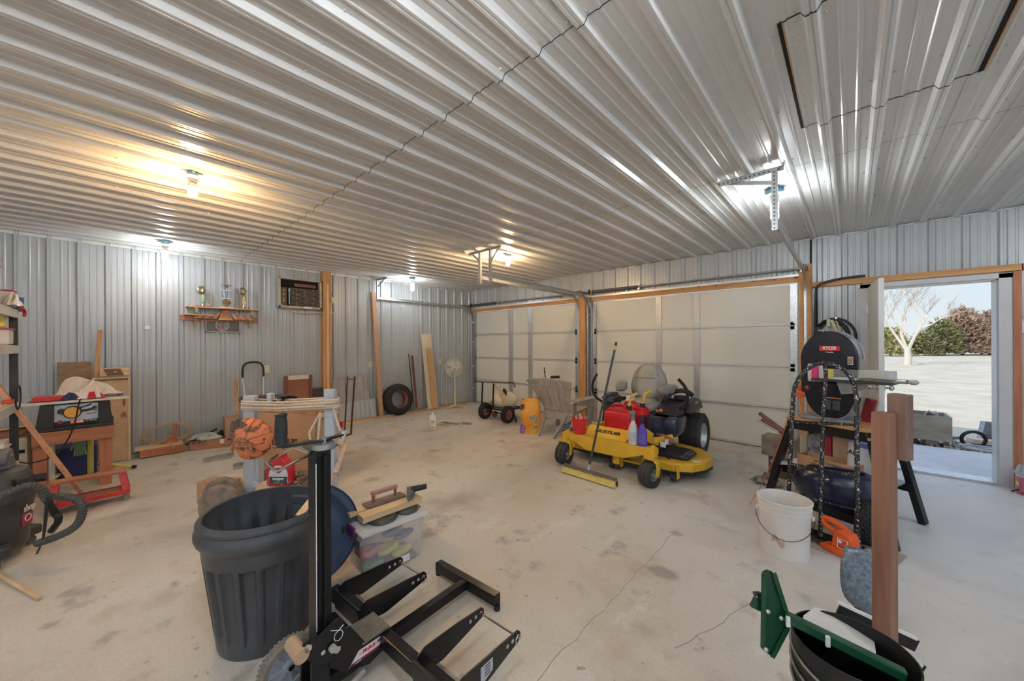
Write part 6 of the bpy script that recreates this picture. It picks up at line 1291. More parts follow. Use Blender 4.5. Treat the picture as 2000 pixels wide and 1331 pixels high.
# body, console
b = B(); b.prism([(4.40, .38), (5.25, .38), (5.30, .62), (4.75, .72), (4.45, .62)], -2.46, -1.60, 'X'); W_('chassis', MB_, b, bev=.02)
b = B(); b.cyl((-1.70, 4.32, .38), (-1.70, 4.32, .60), .15, n=36); b.box((-1.60, 4.45, .49), (.34, .40, .22), bev=.05); W_('fuel_tank', mat('glossy_dark_navy', (.02, .025, .05), .25, var=.1, coat=.3), b, smooth=True)
b = B(); b.prism([(4.42, .58), (5.05, .58), (5.05, .735), (4.75, .755), (4.50, .70)], -1.72, -1.49, 'X'); W_('side_console', MB_, b, bev=.02)
b = B(); b.prism([(4.78, .58), (5.28, .60), (5.20, .70), (4.98, .765), (4.80, .72)], -1.50, -1.44, 'X'); W_('fender', mat('faded_black_fender', (.07, .065, .06), .6), b, bev=.01)
b = B(); b.box((-1.437, 5.0, .70), (.004, .14, .025)); W_('fender_decal', mat('gold_decal', (.45, .25, .08), .5), b)
b = B(); b.cyl((-1.56, 4.75, .76), (-1.56, 4.75, .80), .07, n=20); b.tube([(-1.72, 4.85, .80), (-1.62, 4.80, .85), (-1.52, 4.83, .86), (-1.46, 4.9, .80)], .030, n=8, smooth=1); W_('fuel_cap', RUB, b)
b = B(); b.sph((-1.68, 4.45, .64), .022); b.sph((-1.72, 4.43, .635), .018); W_('choke_knob', mat('orange_knob', (.75, .22, .06), .4), b)
b = B(); b.bar((-1.87, 4.28, .36), (-1.83, 4.33, .66), .03, .03); b.box((-1.84, 4.25, .48), (.03, .04, .20)); W_('seat_frame', MY, b)
b = B(); b.bar((-1.82, 4.0, .42), (-1.55, 4.05, .36), .03, .07); b.box((-1.66, 4.03, .44), (.10, .02, .07), rot=(0, .5, 0)); b.bar((-1.60, 4.02, .38), (-1.42, 4.1, .44), .02, .05); W_('lift_pedal', MY, b)
b = B(); b.tube([(-1.60, 4.12, .43), (-1.50, 4.05, .45), (-1.40, 4.08, .40)], .014, n=6, smooth=1); b.box((-1.46, 4.05, .42), (.05, .03, .05), rot=(0, .4, .3)); W_('linkage', mat('rusty_linkage', (.35, .16, .07), .5, .4), b)
# control levers
b = B(); b.tube([(-2.574, 4.5, 1.032), (-2.655, 4.5, 0.892), (-2.66, 4.55, 0.721), (-2.521, 4.6, 0.622)], .017, n=10, smooth=2); W_('control_lever', RUB, b, smooth=True)
b = B(); b.tube([(-2.521, 4.6, 0.622), (-2.48, 4.62, .60)], .009, n=8); W_('lever_rod', BLKM, b)
b = B(); b.tube([(-1.511, 4.55, 1.025), (-1.413, 4.55, 0.916), (-1.423, 4.6, 0.759), (-1.469, 4.65, 0.643)], .019, n=10, smooth=2); W_('control_lever', RUB, b, smooth=True)
# seat
SG = mat('grey_seat_vinyl', (.27, .26, .24), .45, var=.08, scale=12); SL = mat('light_seat_vinyl', (.38, .36, .32), .5, var=.06)
def pad(c, hx, hy, hz, p=2.6, rot=(0, 0, 0), nu=28, nv=14):
    M = Matrix.Translation(c) @ Euler(rot).to_matrix().to_4x4(); sg = lambda x, e_: math.copysign(abs(x)**e_, x)
    b = B(); b.grid(lambda u, v: tuple(M @ Vector((hx*sg(math.cos(u*2*PI), 2/p)*sg(math.sin(v*PI), 2/p), hy*sg(math.sin(u*2*PI), 2/p)*sg(math.sin(v*PI), 2/p), hz*sg(-math.cos(v*PI), 2/p)))), nu, nv, cu=True); bmesh.ops.remove_doubles(b.bm, verts=b.bm.verts[:], dist=1e-5); return b
def padz(c, hx, hy, hz, tap, **k):
    b = pad(c, hx, hy, hz, **k); z0_ = c[2]-hz
    for v in b.bm.verts: q = (v.co.z-z0_)/(2*hz); v.co.x = c[0]+(v.co.x-c[0])*(1-tap*q*q)
    return b
W_('seat_back', SG, padz((-2.03, 4.95, .92), .265, .065, .255, .30, rot=(-.14, 0, 0)), smooth=True)
W_('back_panel', SL, padz((-2.03, 4.915, .93), .155, .055, .235, .22, rot=(-.14, 0, 0), p=3.2), smooth=True)
b = B(); b.tube([(-2.17, 4.850, .985), (-2.03, 4.842, .985), (-1.89, 4.850, .985)], .003, n=5); W_('back_seam', mat('dark_seam2', (.10, .10, .09), .6), b)
W_('seat_cushion', SG, pad((-2.00, 4.66, .645), .255, .26, .075, p=3.2), smooth=True)
W_('cushion_panel', SL, pad((-2.00, 4.64, .70), .17, .20, .032, p=3), smooth=True)
for s_ in (-1, 1):
    W_('armrest', SG, pad((-2.03+s_*.315, 4.86-.09, .86), .075, .15, .060, p=3, rot=(.12, 0, s_*-.35)), smooth=True)
b = B(); b.prism([(4.62, .68), (5.05, .66), (5.06, .88), (4.9, .84)], -1.80, -1.765, 'X'); W_('seat_side', mat('grey_plastic_side', (.13, .13, .14), .5), b)
b = B(); b.box((-2.44, 4.68, .68), (.16, .24, .12), bev=.03); b.tube([(-2.50, 4.52, .70), (-2.44, 4.55, .76), (-2.38, 4.7, .76)], .025, n=7, smooth=1); W_('left_controls', mat('dark_clutter', (.04, .04, .045), .4, col2=(.12, .12, .12), scale=40), b)
# things riding on the mower
board('white_box', 'small white cardboard box on the left mower console', 'box', (-2.092, 4.5, 0.74), (.085, .06, .075), WHT, bev=.002)
GR = mat('gas_can_red', (.60, .015, .02), .35, var=.12); GY = mat('spout_yellow', (.78, .50, .08), .4)
def gas(name, label, c, rz, d=(.34, .20, .31)):
    t = thing(name, label, 'fuel can', c, rz, group='red fuel cans on the mower')
    L_, W__, H__ = d
    b = B(); b.box((0, 0, H__*.40), (L_, W__, H__*.80), bev=.028); b.prism([(-L_*.48, H__*.76), (L_*.48, H__*.76), (L_*.40, H__*.90), (-L_*.34, H__*.90)], -W__*.42, W__*.42, 'Y'); b.obj('body', GR, parent=t, smooth=True, bev=.006)
    b = B(); b.tube([(-L_*.34, 0, H__*.84), (-L_*.24, 0, H__*1.03), (L_*.12, 0, H__*1.03), (L_*.2, 0, H__*.88)], .017, n=8, smooth=1); b.obj('handle', GR, parent=t, smooth=True)
    b = B(); b.cyl((L_*.34, 0, H__*.85), (L_*.34, 0, H__*1.02), .030, n=16); b.obj('collar', BLK, parent=t)
    b = B(); b.tube([(L_*.34, 0, H__*1.0), (L_*.40, 0, H__*1.28), (L_*.43, 0, H__*1.36), (L_*.64, 0, H__*1.47)], .015, n=10); b.obj('spout', GY, parent=t, smooth=True)
    b = B(); b.box((0, -W__*.5-.001, H__*.4), (L_*.7, .003, H__*.42), bev=.001); b.obj('embossed_panel', GR, parent=t)
gas('fuel_can', 'front red fuel can with a yellow spout behind the lettered plate', (-2.02, 4.07, .377), math.radians(-4), (.34, .19, .34))
gas('fuel_can', 'rear red fuel can with a yellow spout nearer the seat', (-1.95, 4.272, .378), math.radians(-4), (.36, .19, .35))
def sprayb(label, c, bodym, headm, h=.20, r=.042, sq=False):
    t = thing('spray_bottle', label, 'spray bottle', c, .3)
    b = B(); b.lathe([(0, 0), (r, 0), (r*1.05, .01), (r*1.05, h*.65), (r*.8, h*.85), (r*.42, h), (r*.42, h*1.1), (0, h*1.1)], n=24, sx=1, sy=.75 if sq else 1); b.obj('bottle', bodym, parent=t, smooth=True)
    b = B(); b.cyl((0, 0, h*1.08), (0, 0, h*1.22), r*.48, n=14); b.box((-.008, -.0, h*1.42), (.06, .022, .035), bev=.006); b.box((.0, 0, h*1.28), (.025, .022, .04), bev=.004); b.bar((-.03, 0, h*1.36), (-.022, 0, h*1.15), .012, .008); b.obj('trigger_head', headm, parent=t)
    b = B(); b.grid(lambda u, v: (r*1.07*math.cos(-2.4+1.7*u), r*1.07*(.75 if sq else 1)*math.sin(-2.4+1.7*u), h*.12+h*.45*v), 8, 2); b.obj('label', mat('pale_label_'+('v' if sq else 'w'), (.55, .58, .60) if not sq else (.16, .12, .45), .5), parent=t, solid=.0006)
sprayb('white translucent spray bottle on the front beam', (-1.715, 3.755, .377), mat('pinkish_white_plastic', (.76, .68, .65), .4), mat('grey_trigger', (.18, .22, .23), .4), .235, .048)
sprayb('violet spray bottle with a black head on the front beam', (-1.612, 3.75, .377), mat('violet_plastic', (.12, .07, .50), .35), BLK, .215, .046, True)
t = thing('red_cup_bucket', 'small red bucket holding pale sticks on the left of the front beam', 'bucket', (-2.395, 3.765, .377))
b = B(); b.lathe([(0, 0), (.072, 0), (.088, .15), (.092, .152), (.094, .185), (.088, .188), (.084, .18), (.07, .01), (0, .01)], n=30); b.obj('pail', mat('bright_red_plastic', (.65, .02, .03), .35), parent=t, smooth=True)
b = B(); b.sph((-.082, -.015, .10), .04, (.25, .8, 1)); b.obj('emblem', WHT, parent=t)
for k, (dx, dy, r_) in enumerate(((-.03, 0, .5), (.0, .02, .1), (.03, -.01, -.5), (.05, .02, -.9))):
    b = B(); b.bar((dx*.5, dy, .08), (dx*1.6, dy, .205+.03*(k == 1)), .022, .014); tag(b.obj('marker_stick', mat('pale_pink_stick', (.75, .45, .40), .6), parent=None), '', '') if False else b.obj('stick', mat('pale_pink_stick', (.78, .52, .46), .6), parent=t)
b = B(); b.bar((-2.30, 4.05, .40), (-2.14, 4.02, .42), .03, .05); tag(b.obj('yellow_tin', mat('yellow_black_tin', (.70, .42, .05), .5, col2=(.06, .04, .02), scale=40)), 'yellow and black scrap behind the red bucket', 'scrap')
# push broom
t = thing('push_broom', 'push broom with yellow bristles leaning on the mower', 'broom', (-2.05, 3.33, 0))
b0 = Vector((-2.40, 3.40, 0)); b1 = Vector((-1.74, 3.36, 0)); dd = (b1-b0).normalized()
b = B(); b.bar(b0+Vector((0, .05, .075)), b1+Vector((0, .05, .075)), .06, .03, bev=.006); W2 = b.obj('block', mat('brown_grey_block', (.16, .12, .11), .6), parent=t, world=True)
b = B(); random.seed(2); n_ = 46
for k in range(n_):
    p = b0.lerp(b1, (k+.5)/n_)
    b.prism([(-.0072, -.0), (.0072, 0), (.0055, .07), (-.0055, .07)], -.03, .03, 'Y', M=Matrix.Translation((p.x, p.y+.02, .0)) @ Matrix.Rotation(-.45+random.uniform(-.03, .03), 4, 'X'))
b.obj('yellow_bristles', mat('yellow_bristle', (.72, .58, .16), .8, var=.2, scale=60), parent=t, world=True)
b = B(); b.bar(b0+Vector((0, .06, .03)), b1+Vector((0, .06, .03)), .05, .055); b.obj('dark_bristles', mat('dark_bristle', (.04, .04, .035), .9), parent=t, world=True)
h0 = Vector((-2.059, 3.44, 0.061)); h0 = Vector((-2.07, 3.43, .10)); h1 = Vector((-1.897, 3.73, 1.451))
b = B(); b.cyl(h0, h0.lerp(h1, .04), .017, .014); b.obj('ferrule', GALV, parent=t, world=True)
b = B(); b.cyl(h0, h1, .0125, n=12); b.obj('handle', mat('charcoal_tube', (.05, .05, .055), .35), parent=t, world=True, smooth=True)
b = B(); b.cyl(h0.lerp(h1, .95), h0.lerp(h1, .985), .0135, n=12); b.obj('yellow_sleeve', mat('yellow_sleeve', (.80, .52, .08), .4), parent=t, world=True, smooth=True)
b = B(); b.cyl(h0.lerp(h1, .985), h1+(h1-h0).normalized()*.02, .015, .011, n=12); b.obj('end_cap', BLK, parent=t, world=True, smooth=True)
# ---------------------------------------------------------------- right side: band saw corner
NAVB = mat('glossy_saw_black', (.012, .013, .022), .25, coat=.3, var=.1)
e0, e1 = Vector((-.44, 4.25, 0)), Vector((.14, 4.00, 0)); ex = (e1-e0).normalized(); ey = Vector((-ex.y, ex.x, 0)); sa = math.atan2(ex.y, ex.x); sc = (e0+e1)/2
t = thing('saw_stand', 'black splayed metal stand with a wooden top under the band saw', 'machine stand', (sc.x, sc.y, 0), sa); SW = (e1-e0).length
b = B(); b.box((.0, .20, .752), (SW, .42, .022), bev=.002); b.obj('top', PINEX, parent=t)
b = B(); b.box((0, .012, .700), (SW-.02, .006, .08)); b.box((0, .40, .700), (SW-.02, .006, .08)); b.obj('apron', BLKM, parent=t)
for sx_ in (-1, 1):
    for (ya, yb) in ((.01, -.10), (.40, .46)):
        b = B(); b.bar((sx_*(SW/2-.035), ya, .735), (sx_*(SW/2+.11)+(0.09 if sx_ > 0 and ya < .1 else 0), yb-(.16 if sx_ > 0 and ya < .1 else 0), 0), .065, .045, up=(1, 0, 0), bev=.003); b.obj('leg', BLKM, parent=t)
b = B(); b.box((0, .02, .27), (SW+.10, .012, .07)); b.box((0, .43, .27), (SW+.10, .012, .07)); b.obj('lower_rail', BLKM, parent=t)
b = B(); b.box((0, .22, .31), (SW+.08, .42, .01)); b.obj('lower_shelf', BLKM, parent=t)
for sx_ in (-1, 1):
    for z in (.70, .32): b = B(); b.cyl((sx_*(SW/2-.02+(.07 if z < .5 else 0)), -.04, z), (sx_*(SW/2-.02+(.07 if z < .5 else 0)), -.05, z), .012, n=10); b.obj('bolt', GALV, parent=t)
t = thing('band_saw', 'black band saw with round wheel covers on the wooden stand top', 'band saw', (sc.x-.035, sc.y+.03, .765), sa+.16); t.scale = (.82, 1, 1); t.matrix_basis = t.matrix_basis
b = B(); b.box((0, .20, .015), (.44, .28, .03), bev=.006); b.obj('base', mat('grey_cast', (.30, .31, .33), .5, .3), parent=t)
def arc(cx, cz, r, a0, a1, n=24): return [(cx+r*math.cos(a0+(a1-a0)*k/n), cz+r*math.sin(a0+(a1-a0)*k/n)) for k in range(n+1)]
b = B(); b.prism(arc(.015, .545, .245, 0, PI)+[(-.225, .46), (.26, .46)], .10, .24, 'Y'); b.obj('upper_wheel_cover', NAVB, parent=t, bev=.012)
b = B(); b.prism(arc(.015, .545, .252, 0, PI)+[(-.237, .54), (-.225, .54)]+arc(.015, .545, .240, PI, 0)[0:], .235, .255, 'Y'); b.obj('cover_rim', mat('worn_grey_rim', (.45, .46, .46), .4, .5), parent=t)
b = B(); b.prism(arc(.025, .235, .215, PI, 2*PI)+[(.24, .30), (.20, .345), (-.225, .345), (-.225, .235)], .10, .26, 'Y'); b.obj('lower_wheel_cover', NAVB, parent=t, bev=.012)
b = B(); b.box((-.17, .18, .42), (.11, .14, .30), bev=.004); b.obj('frame_column', NAVB, parent=t)
b = B(); b.box((-.09, .10, .42), (.14, .012, .16), bev=.01); b.obj('light_frame', mat('pale_frame', (.62, .60, .56), .5), parent=t)
b = B(); b.cyl((-.09, .088, .355), (-.09, .088, .475), .030, n=18); b.obj('pink_cylinder', mat('hot_pink_plastic', (.70, .04, .18), .35), parent=t)
b = B(); b.box((.22, .15, .365), (.62, .32, .018), bev=.003); b.obj('saw_table', mat('saw_table_dark', (.06, .06, .065), .4, .4), parent=t)
b = B(); b.prism([(.10, .36), (.34, .36), (.32, .31), (.24, .265), (.14, .25)], .05, .07, 'Y'); b.obj('trunnion', mat('cast_grey', (.26, .27, .28), .5, .4), parent=t)
b = B(); b.cyl((-.165, .098, .28), (-.165, .105, .28), .035, n=18); b.obj('switch_plate', BLK, parent=t)
b = B(); b.cyl((-.165, .09, .285), (-.165, .098, .285), .014, n=14); b.obj('red_button', REDT, parent=t)
b = B(); b.cyl((-.03, .30, .80), (-.03, .12, .80), .01); b.box((-.03, .16, .80), (.10, .05, .012)); b.obj('tension_knob', GALVD, parent=t)
b = B(); b.box((.03, .098, .64), (.17, .004, .042)); b.obj('badge', mat('red_badge', (.62, .02, .02), .4), parent=t)
text('RYOBI', .040, WT2, t, (.03, .0955, .640), (PI/2, 0, 0), bold=.0012); text('9" Band Saw', .013, WT2, t, (.03, .0985, .605), (PI/2, 0, 0), bold=.0003)
b = B(); b.box((.20, .098, .535), (.042, .003, .068)); b.obj('caution_label', WT2, parent=t)
b = B(); b.box((.20, .0962, .535), (.034, .002, .058)); b.obj('caution_print', mat('caution_dark', (.12, .10, .08), .5, col2=(.5, .3, .2), scale=50), parent=t)
b = B(); b.box((.05, .098, .205), (.15, .003, .008)); b.obj('orange_strip', mat('orange_strip', (.60, .25, .10), .5), parent=t)
for dx in (0, .075): b = B(); b.box((.01+dx, .098, .145), (.06, .002, .085)); b.obj('instruction_label', mat('dim_print', (.10, .10, .10), .6, col2=(.03, .03, .03), scale=90), parent=t)
b = B(); b.tube([(.24, .10, .33), (.245, .08, .20), (.20, .06, .08), (.12, .05, .03), (.0, .04, .02), (-.12, .02, -.005)], .005, n=6, smooth=2); b.obj('cord', mat('grey_cord', (.20, .20, .22), .5), parent=t, smooth=True)
TS = Matrix.Translation((sc.x-.035, sc.y+.03, .765)) @ Matrix.Rotation(sa+.16, 4, 'Z') @ Matrix.Diagonal((.82, 1, 1, 1))
def onsaw(p): return tuple(TS @ Vector(p))
def sbox(name, label, cat, c, d, m, rz=0, bev=.002): return board(name, label, cat, onsaw(c), d, m, rot=(0, 0, sa+rz), bev=bev)
o = sbox('small_carton', 'small pale grey carton with a barcode on the band saw table', 'box', (.40, .10, .430), (.20, .10, .065), mat('grey_white_card', (.55, .55, .55), .6))
for k in range(7): b = B(); b.box(onsaw((.415+k*.007, .0485, .43)), (.003, .002, .035), rot=(0, 0, sa)); b.obj('barcode', BT, parent=o, world=True)
t = thing('blister_pack', 'blue and yellow packaged tube under the small grey carton', 'package', onsaw((.42, .10, .386)), sa)
b = B(); b.cyl((-.14, 0, 0), (.10, 0, 0), .020, n=14); b.obj('tube', mat('blue_yellow_wrap', (.12, .30, .62), .35, col2=(.70, .62, .15), scale=9, stretch=(.5, 6, 6)), parent=t, smooth=True)
b = B(); b.cyl((.10, 0, 0), (.16, 0, 0), .018, n=14); b.sph((.19, 0, 0), .026, (1.2, .6, .8)); b.cyl((.14, 0, 0), (.20, 0, 0), .006); b.obj('metal_end', GALV, parent=t, smooth=True)
sbox('card_stack', 'loose light papers with yellow tape on the band saw table', 'papers', (.12, .10, .382), (.24, .12, .014), mat('blue_white_card', (.60, .68, .72), .6), .1)
sbox('yellow_block', 'small yellow upright block behind the trolley center tube', 'block', (.045, .09, .42), (.03, .03, .08), mat('yellow_card', (.75, .62, .10), .6))
sbox('clear_case', 'translucent case on the band saw table near the yellow block', 'case', (.16, .18, .41), (.10, .06, .05), mat('smoky_clear', (.45, .46, .46), .3, alpha=.7))
t = thing('spring_clamp', 'orange and red clamp clipped to the left side of the band saw', 'clamp', onsaw((-.24, .16, .20)), sa)
for s_ in (-1, 1):
    b = B(); b.prism([(-.045, s_*.012), (.04, s_*.004), (.04, s_*.03), (-.01, s_*.055), (-.05, s_*.045)], -.02, .02, 'Y', M=Matrix.Translation((0, 0, .03))); b.obj('jaw', mat('orange_red_plastic', (.72, .08, .02), .4), parent=t, bev=.003)
t = thing('red_tool_holder', 'dark red upright folded item behind the band saw on the right', 'tool holder', onsaw((.27, .34, .0)), sa)
b = B(); b.box((0, 0, .10), (.07, .04, .20), rot=(0, .2, 0)); b.obj('body', mat('dark_red_cloth', (.30, .03, .03), .7), parent=t)
b = B(); b.tube([(.05, 0, .02), (.07, 0, .18), (.09, 0, .20), (.10, 0, .16)], .004, n=6, smooth=1); b.tube([(-.04, 0, 0), (-.04, 0, .20)], .004, n=6); b.obj('wire', WHTP, parent=t)
# on the lower shelf and around
def inst(p): return tuple(Matrix.Translation((sc.x, sc.y, 0)) @ Matrix.Rotation(sa, 4, 'Z') @ Vector(p))
o = board('cement_bag', 'white paper sack with handwriting leaning under the stand at right', 'sack', inst((.20, .20, .47)), (.26, .14, .33), mat('white_paper_sack', (.70, .71, .74), .7, var=.1), rot=(0, .06, sa), bev=.03)
text('ALL', .05, BT, o, tuple(Vector(inst((.12, .1285, .53)))-o.location), (PI/2, 0, sa), shear=.3, bold=.001)
b = B(); b.box(inst((.22, .127, .60)), (.18, .004, .035), rot=(0, 0, sa)); b.obj('blue_band', mat('blue_print', (.12, .22, .60), .6), parent=o, world=True)
t = thing('shallow_carton', 'long shallow brown carton with printing on the stand shelf', 'carton', inst((-.02, .08, .315)), sa)
openbox(t, .42, .16, .13, CARD); text('PRODUCT OF IDAHO', .020, BT, t, (.02, -.082, .10), (PI/2, 0, 0)); 
b = B(); b.box((-.06, -.081, .06), (.10, .002, .04)); b.box((.10, -.081, .055), (.05, .002, .05)); b.obj('printed_picture', mat('print_dark', (.12, .08, .05), .7, col2=(.4, .25, .12), scale=60), parent=t)
board('tan_carton', 'upright tan carton behind the shallow brown carton', 'carton', inst((.0, .26, .47)), (.12, .10, .32), mat('pinkish_card', (.58, .40, .28), .8), rot=(0, 0, sa))
board('red_book', 'upright dark red item left of the upright tan carton', 'box', inst((-.10, .26, .46)), (.06, .10, .29), mat('crimson_card', (.35, .03, .05), .6), rot=(0, 0, sa))
board('picture_box', 'box with a dark round picture on the left of the stand shelf', 'box', inst((-.20, .26, .46)), (.11, .10, .26), mat('mottled_box', (.35, .38, .42), .5, col2=(.04, .04, .05), scale=18), rot=(0, 0, sa))
board('beige_jug', 'beige upright container at the far left of the stand shelf', 'container', inst((-.30, .28, .45)), (.07, .10, .24), mat('beige_jug', (.50, .46, .36), .5), rot=(0, 0, sa), bev=.012)
board('red_bin', 'red plastic bin under the left side of the stand', 'bin', inst((-.28, .36, .13)), (.22, .20, .26), mat('red_bin', (.40, .02, .02), .45), rot=(0, 0, sa), bev=.01)
o = cloth('grocery_bag', 'white printed plastic bag on the left of the stand shelf', 'plastic bag', inst((-.24, .07, .316)), .11, .06, .07, mat('white_bag', (.75, .74, .72), .5), 41, rot=sa)
cloth('tape_heap', 'black and white striped tape bundle by the left stand leg', 'tape', inst((-.36, -.02, .316)), .07, .05, .07, mat('bw_tape', (.65, .65, .62), .5, col2=(.02, .02, .02), scale=20), 43, rot=sa)
t = cloth('rag_heap', 'dark rags with a pale strip on the floor left of the stand', 'rag', (-0.638, 4.52, 0.22), .12, .07, .10, mat('dark_rag', (.45, .44, .40), .8, col2=(.04, .04, .04), scale=14), 44, rot=.2); t.location.z = .02
board('scrap_box', 'weathered wooden box behind the left leg of the saw stand', 'wooden box', (-.56, 4.88, .335), (.30, .20, .21), mat('weathered_box', (.34, .30, .22), .8, col2=(.18, .14, .11), scale=9), rot=(0, 0, -.15))
board('box_support', 'dark crate carrying the weathered wooden box', 'crate', (-.50, 4.92, .115), (.30, .22, .23), mat('dark_crate', (.12, .10, .08), .8), rot=(0, 0, -.15))  # crate in one dark brown
for k, (p0, p1, r, m_, lab) in enumerate((((-0.732, 4.777, 0.681), (-0.51, 4.642, 0.55), .020, 'rust', 'uppermost rusty pipe poking out of the weathered box'), ((-0.707, 4.732, 0.624), (-0.495, 4.587, 0.541), .018, 'rust', 'second rusty pipe poking out of the weathered box'), ((-0.738, 4.635, 0.635), (-0.541, 4.545, 0.552), .009, 'grey', 'thin grey rod poking out of the weathered box'), ((-0.666, 4.702, 0.613), (-0.484, 4.598, 0.51), .016, 'rust', 'lowest rusty pipe poking out of the weathered box'))):
    b = B(); b.cyl(p0, p1, r, n=12); tag(b.obj('metal_pipe', mat('rusty_pipe', (.25, .13, .09), .6, .4, var=.4) if m_ == 'rust' else GALV, smooth=True), lab, 'pipe', 'pipes in the weathered box')
b = B(); b.tube([(-0.393, 4.136, 0.899), (-0.462, 4.209, 0.596), (-0.624, 4.215, 0.1), (-0.67, 3.846, 0.005)], .0035, n=6, smooth=1); tag(b.obj('orange_string', mat('orange_string', (.75, .10, .03), .6), smooth=True), 'taut orange string running down to the floor left of the bucket', 'string')
# black barrow with a turf tyre under the stand
t = thing('garden_cart', 'glossy black cart tub on a knobby tire in front of the saw stand', 'garden cart', (-0.066, 3.84, 0))
cxy = Vector((-0.09, 3.818, 0)); 
CMX = Matrix.Translation((cxy.x, cxy.y, 0)) @ Matrix.Rotation(sa+.05, 4, 'Z')
b = B(); b.lathe([(.20, .16), (.26, .20), (.30, .28), (.30, .36), (.27, .43), (.20, .46), (.18, .45), (.20, .42), (.24, .36), (.24, .28), (.2, .2), (0, .19), (0, .16)], M=CMX, n=44, sx=.95, sy=.5)
for v in b.bm.verts:
    q = CMX.inverted() @ v.co
    if q.z > .36: v.co.z += .03*(q.x/.3)
b.obj('tub', mat('blue_black_plastic', (.012, .016, .045), .25, coat=.3, var=.1), parent=t, world=True, smooth=True)
b = B(); b.box(CMX @ Vector((0, 0, .15)), (.46, .22, .06), rot=(0, 0, sa)); b.obj('chassis', BLKM, parent=t, world=True)
w0_ = Vector((0.07, 3.693, 0)); W = Matrix.Translation((w0_.x+.02, w0_.y, .16)) @ Matrix.Rotation(sa+.3, 4, 'Z') @ Matrix.Rotation(PI/2, 4, 'Y')
b = B(); b.lathe([(.08, -.05), (.13, -.065), (.155, -.05), (.16, 0), (.155, .05), (.13, .065), (.08, .05)], M=W, n=36, close=True)
for k in range(26):
    for j in range(-2, 3): a = 2*PI*(k+.5*(j % 2))/26; b.sph(W @ Vector((.158*math.cos(a), .158*math.sin(a), j*.021)), .012, n=6)
b.obj('turf_tyre', RUB, parent=t, world=True)
b = B(); b.lathe([(.08, -.04), (.08, .04), (.03, .02), (0, .02), (0, -.02), (.03, -.02)], M=W, n=20); b.obj('rim', BLKM, parent=t, world=True)
# hand truck
t = thing('hand_truck', 'black hand truck with flaking paint leaning on the saw stand', 'hand truck', (-.12, 3.55, 0))
FLK = mat('flaking_black_paint', (.02, .02, .02), .4, .3, col2=(.46, .45, .42), scale=70, detail=8); cr = FLK.node_tree.nodes['Color Ramp']; cr.color_ramp.elements[0].position = .39; cr.color_ramp.elements[1].position = .42
h0, h1 = Vector((-.375, 3.62, .02)), Vector((.035, 3.50, .02)); h2, h3 = Vector((-0.346, 3.744, 1.016)), Vector((0.029, 3.846, 1.041))
up_ = ((h2-h0).normalized()+(h3-h1).normalized()).normalized(); hx = (h3-h2)
pts = [h0, h2]+[h2+hx*(.5-.5*math.cos(a))+up_*(.27*math.sin(a)) for a in [k*PI/10 for k in range(1, 10)]]+[h3, h1]
b = B(); b.tube(pts, .0155, n=10); b.obj('outer_tube', FLK, parent=t, world=True, smooth=True)
m0 = (h0+h1)/2+Vector((0, -.03, 0)); m1 = (h2+h3)/2+up_*.26
b = B(); b.tube([m0, m0.lerp(m1, .3)+Vector((0, -.012, 0)), m0.lerp(m1, .75)+Vector((0, -.02, 0)), m0.lerp(m1, .93)+Vector((.015, -.01, 0)), m1], .0135, n=10, smooth=1); b.obj('center_tube', FLK, parent=t, world=True, smooth=True)
for f_, r_ in ((.80, .012), (.46, .012), (.235, .007)):
    b = B(); A = h0.lerp(h2, f_); C = h1.lerp(h3, f_); b.tube([A, A.lerp(C, .5)+Vector((.0, -.02, 0)), C], r_, n=8, smooth=1); b.obj('cross_bar', FLK, parent=t, world=True, smooth=True)
b = B(); b.box((h0+h1)/2+Vector((.02, -.0, -.012)), (.42, .16, .006), rot=(0, 0, -.28)); b.obj('toe_plate', BLKM, parent=t, world=True)
# board underfoot, orange trimmer, bucket
board('floor_plank', 'flat worn board on the floor under the hand truck', 'board', (-.08, 3.52, .005), (.62, .42, .010), mat('worn_board', (.42, .37, .30), .8), rot=(0, 0, -.30))
t = thing('hedge_trimmer', 'orange electric hedge trimmer standing on the floor by the hand truck', 'hedge trimmer', (-0.029, 3.329, 0.012), math.radians(-32))
OR = mat('safety_orange', (.80, .11, .015), .35, var=.08)
b = B(); b.prism([(-.13, 0), (.0, -.0), (.17, .0), (.17, .035), (.02, .05), (-.10, .045), (-.14, .03)], -.045, .045, 'Y'); b.obj('base', OR, parent=t, bev=.012)
b = B(); b.prism([(-.065, .04), (.065, .04), (.06, .13), (.045, .165), (-.0, .185), (-.05, .165), (-.06, .10)], -.045, .045, 'Y'); b.obj('motor_housing', OR, parent=t, bev=.018)
b = B(); b.tube([(.03, 0, .16), (-.03, 0, .195), (-.10, 0, .21), (-.135, 0, .20), (-.13, 0, .16), (-.08, 0, .145), (-.04, 0, .14)], .019, n=10, smooth=2); b.obj('handle', OR, parent=t, smooth=True)
b = B(); b.box((.01, -.0465, .095), (.062, .002, .065)); b.obj('label', WHT, parent=t)
b = B(); b.box((.01, -.048, .098), (.052, .001, .054)); b.obj('label_field', mat('label_red', (.65, .08, .03), .5), parent=t)
b = B(); b.cyl((-.004, -.0485, .108), (-.004, -.0495, .108), .012, n=14); b.obj('label_dot', WHT, parent=t)
b = B(); b.box((.01, -.0485, .072), (.050, .001, .008)); b.obj('label_text_band', BLK, parent=t)
b = B(); b.box((-.24, 0, .018), (.24, .03, .006)); 
for k in range(8): b.box((-.14-k*.028, 0, .018), (.008, .055, .004))
b.obj('blade', mat('dark_blade', (.08, .075, .07), .5, .6), parent=t)
t = thing('white_bucket', 'dirty white five gallon bucket in front of the hand truck', 'bucket', (-0.345, 3.158, 0), 0)
BK = mat('dirty_white_bucket', (.74, .70, .66), .5, col2=(.66, .62, .58), scale=6)
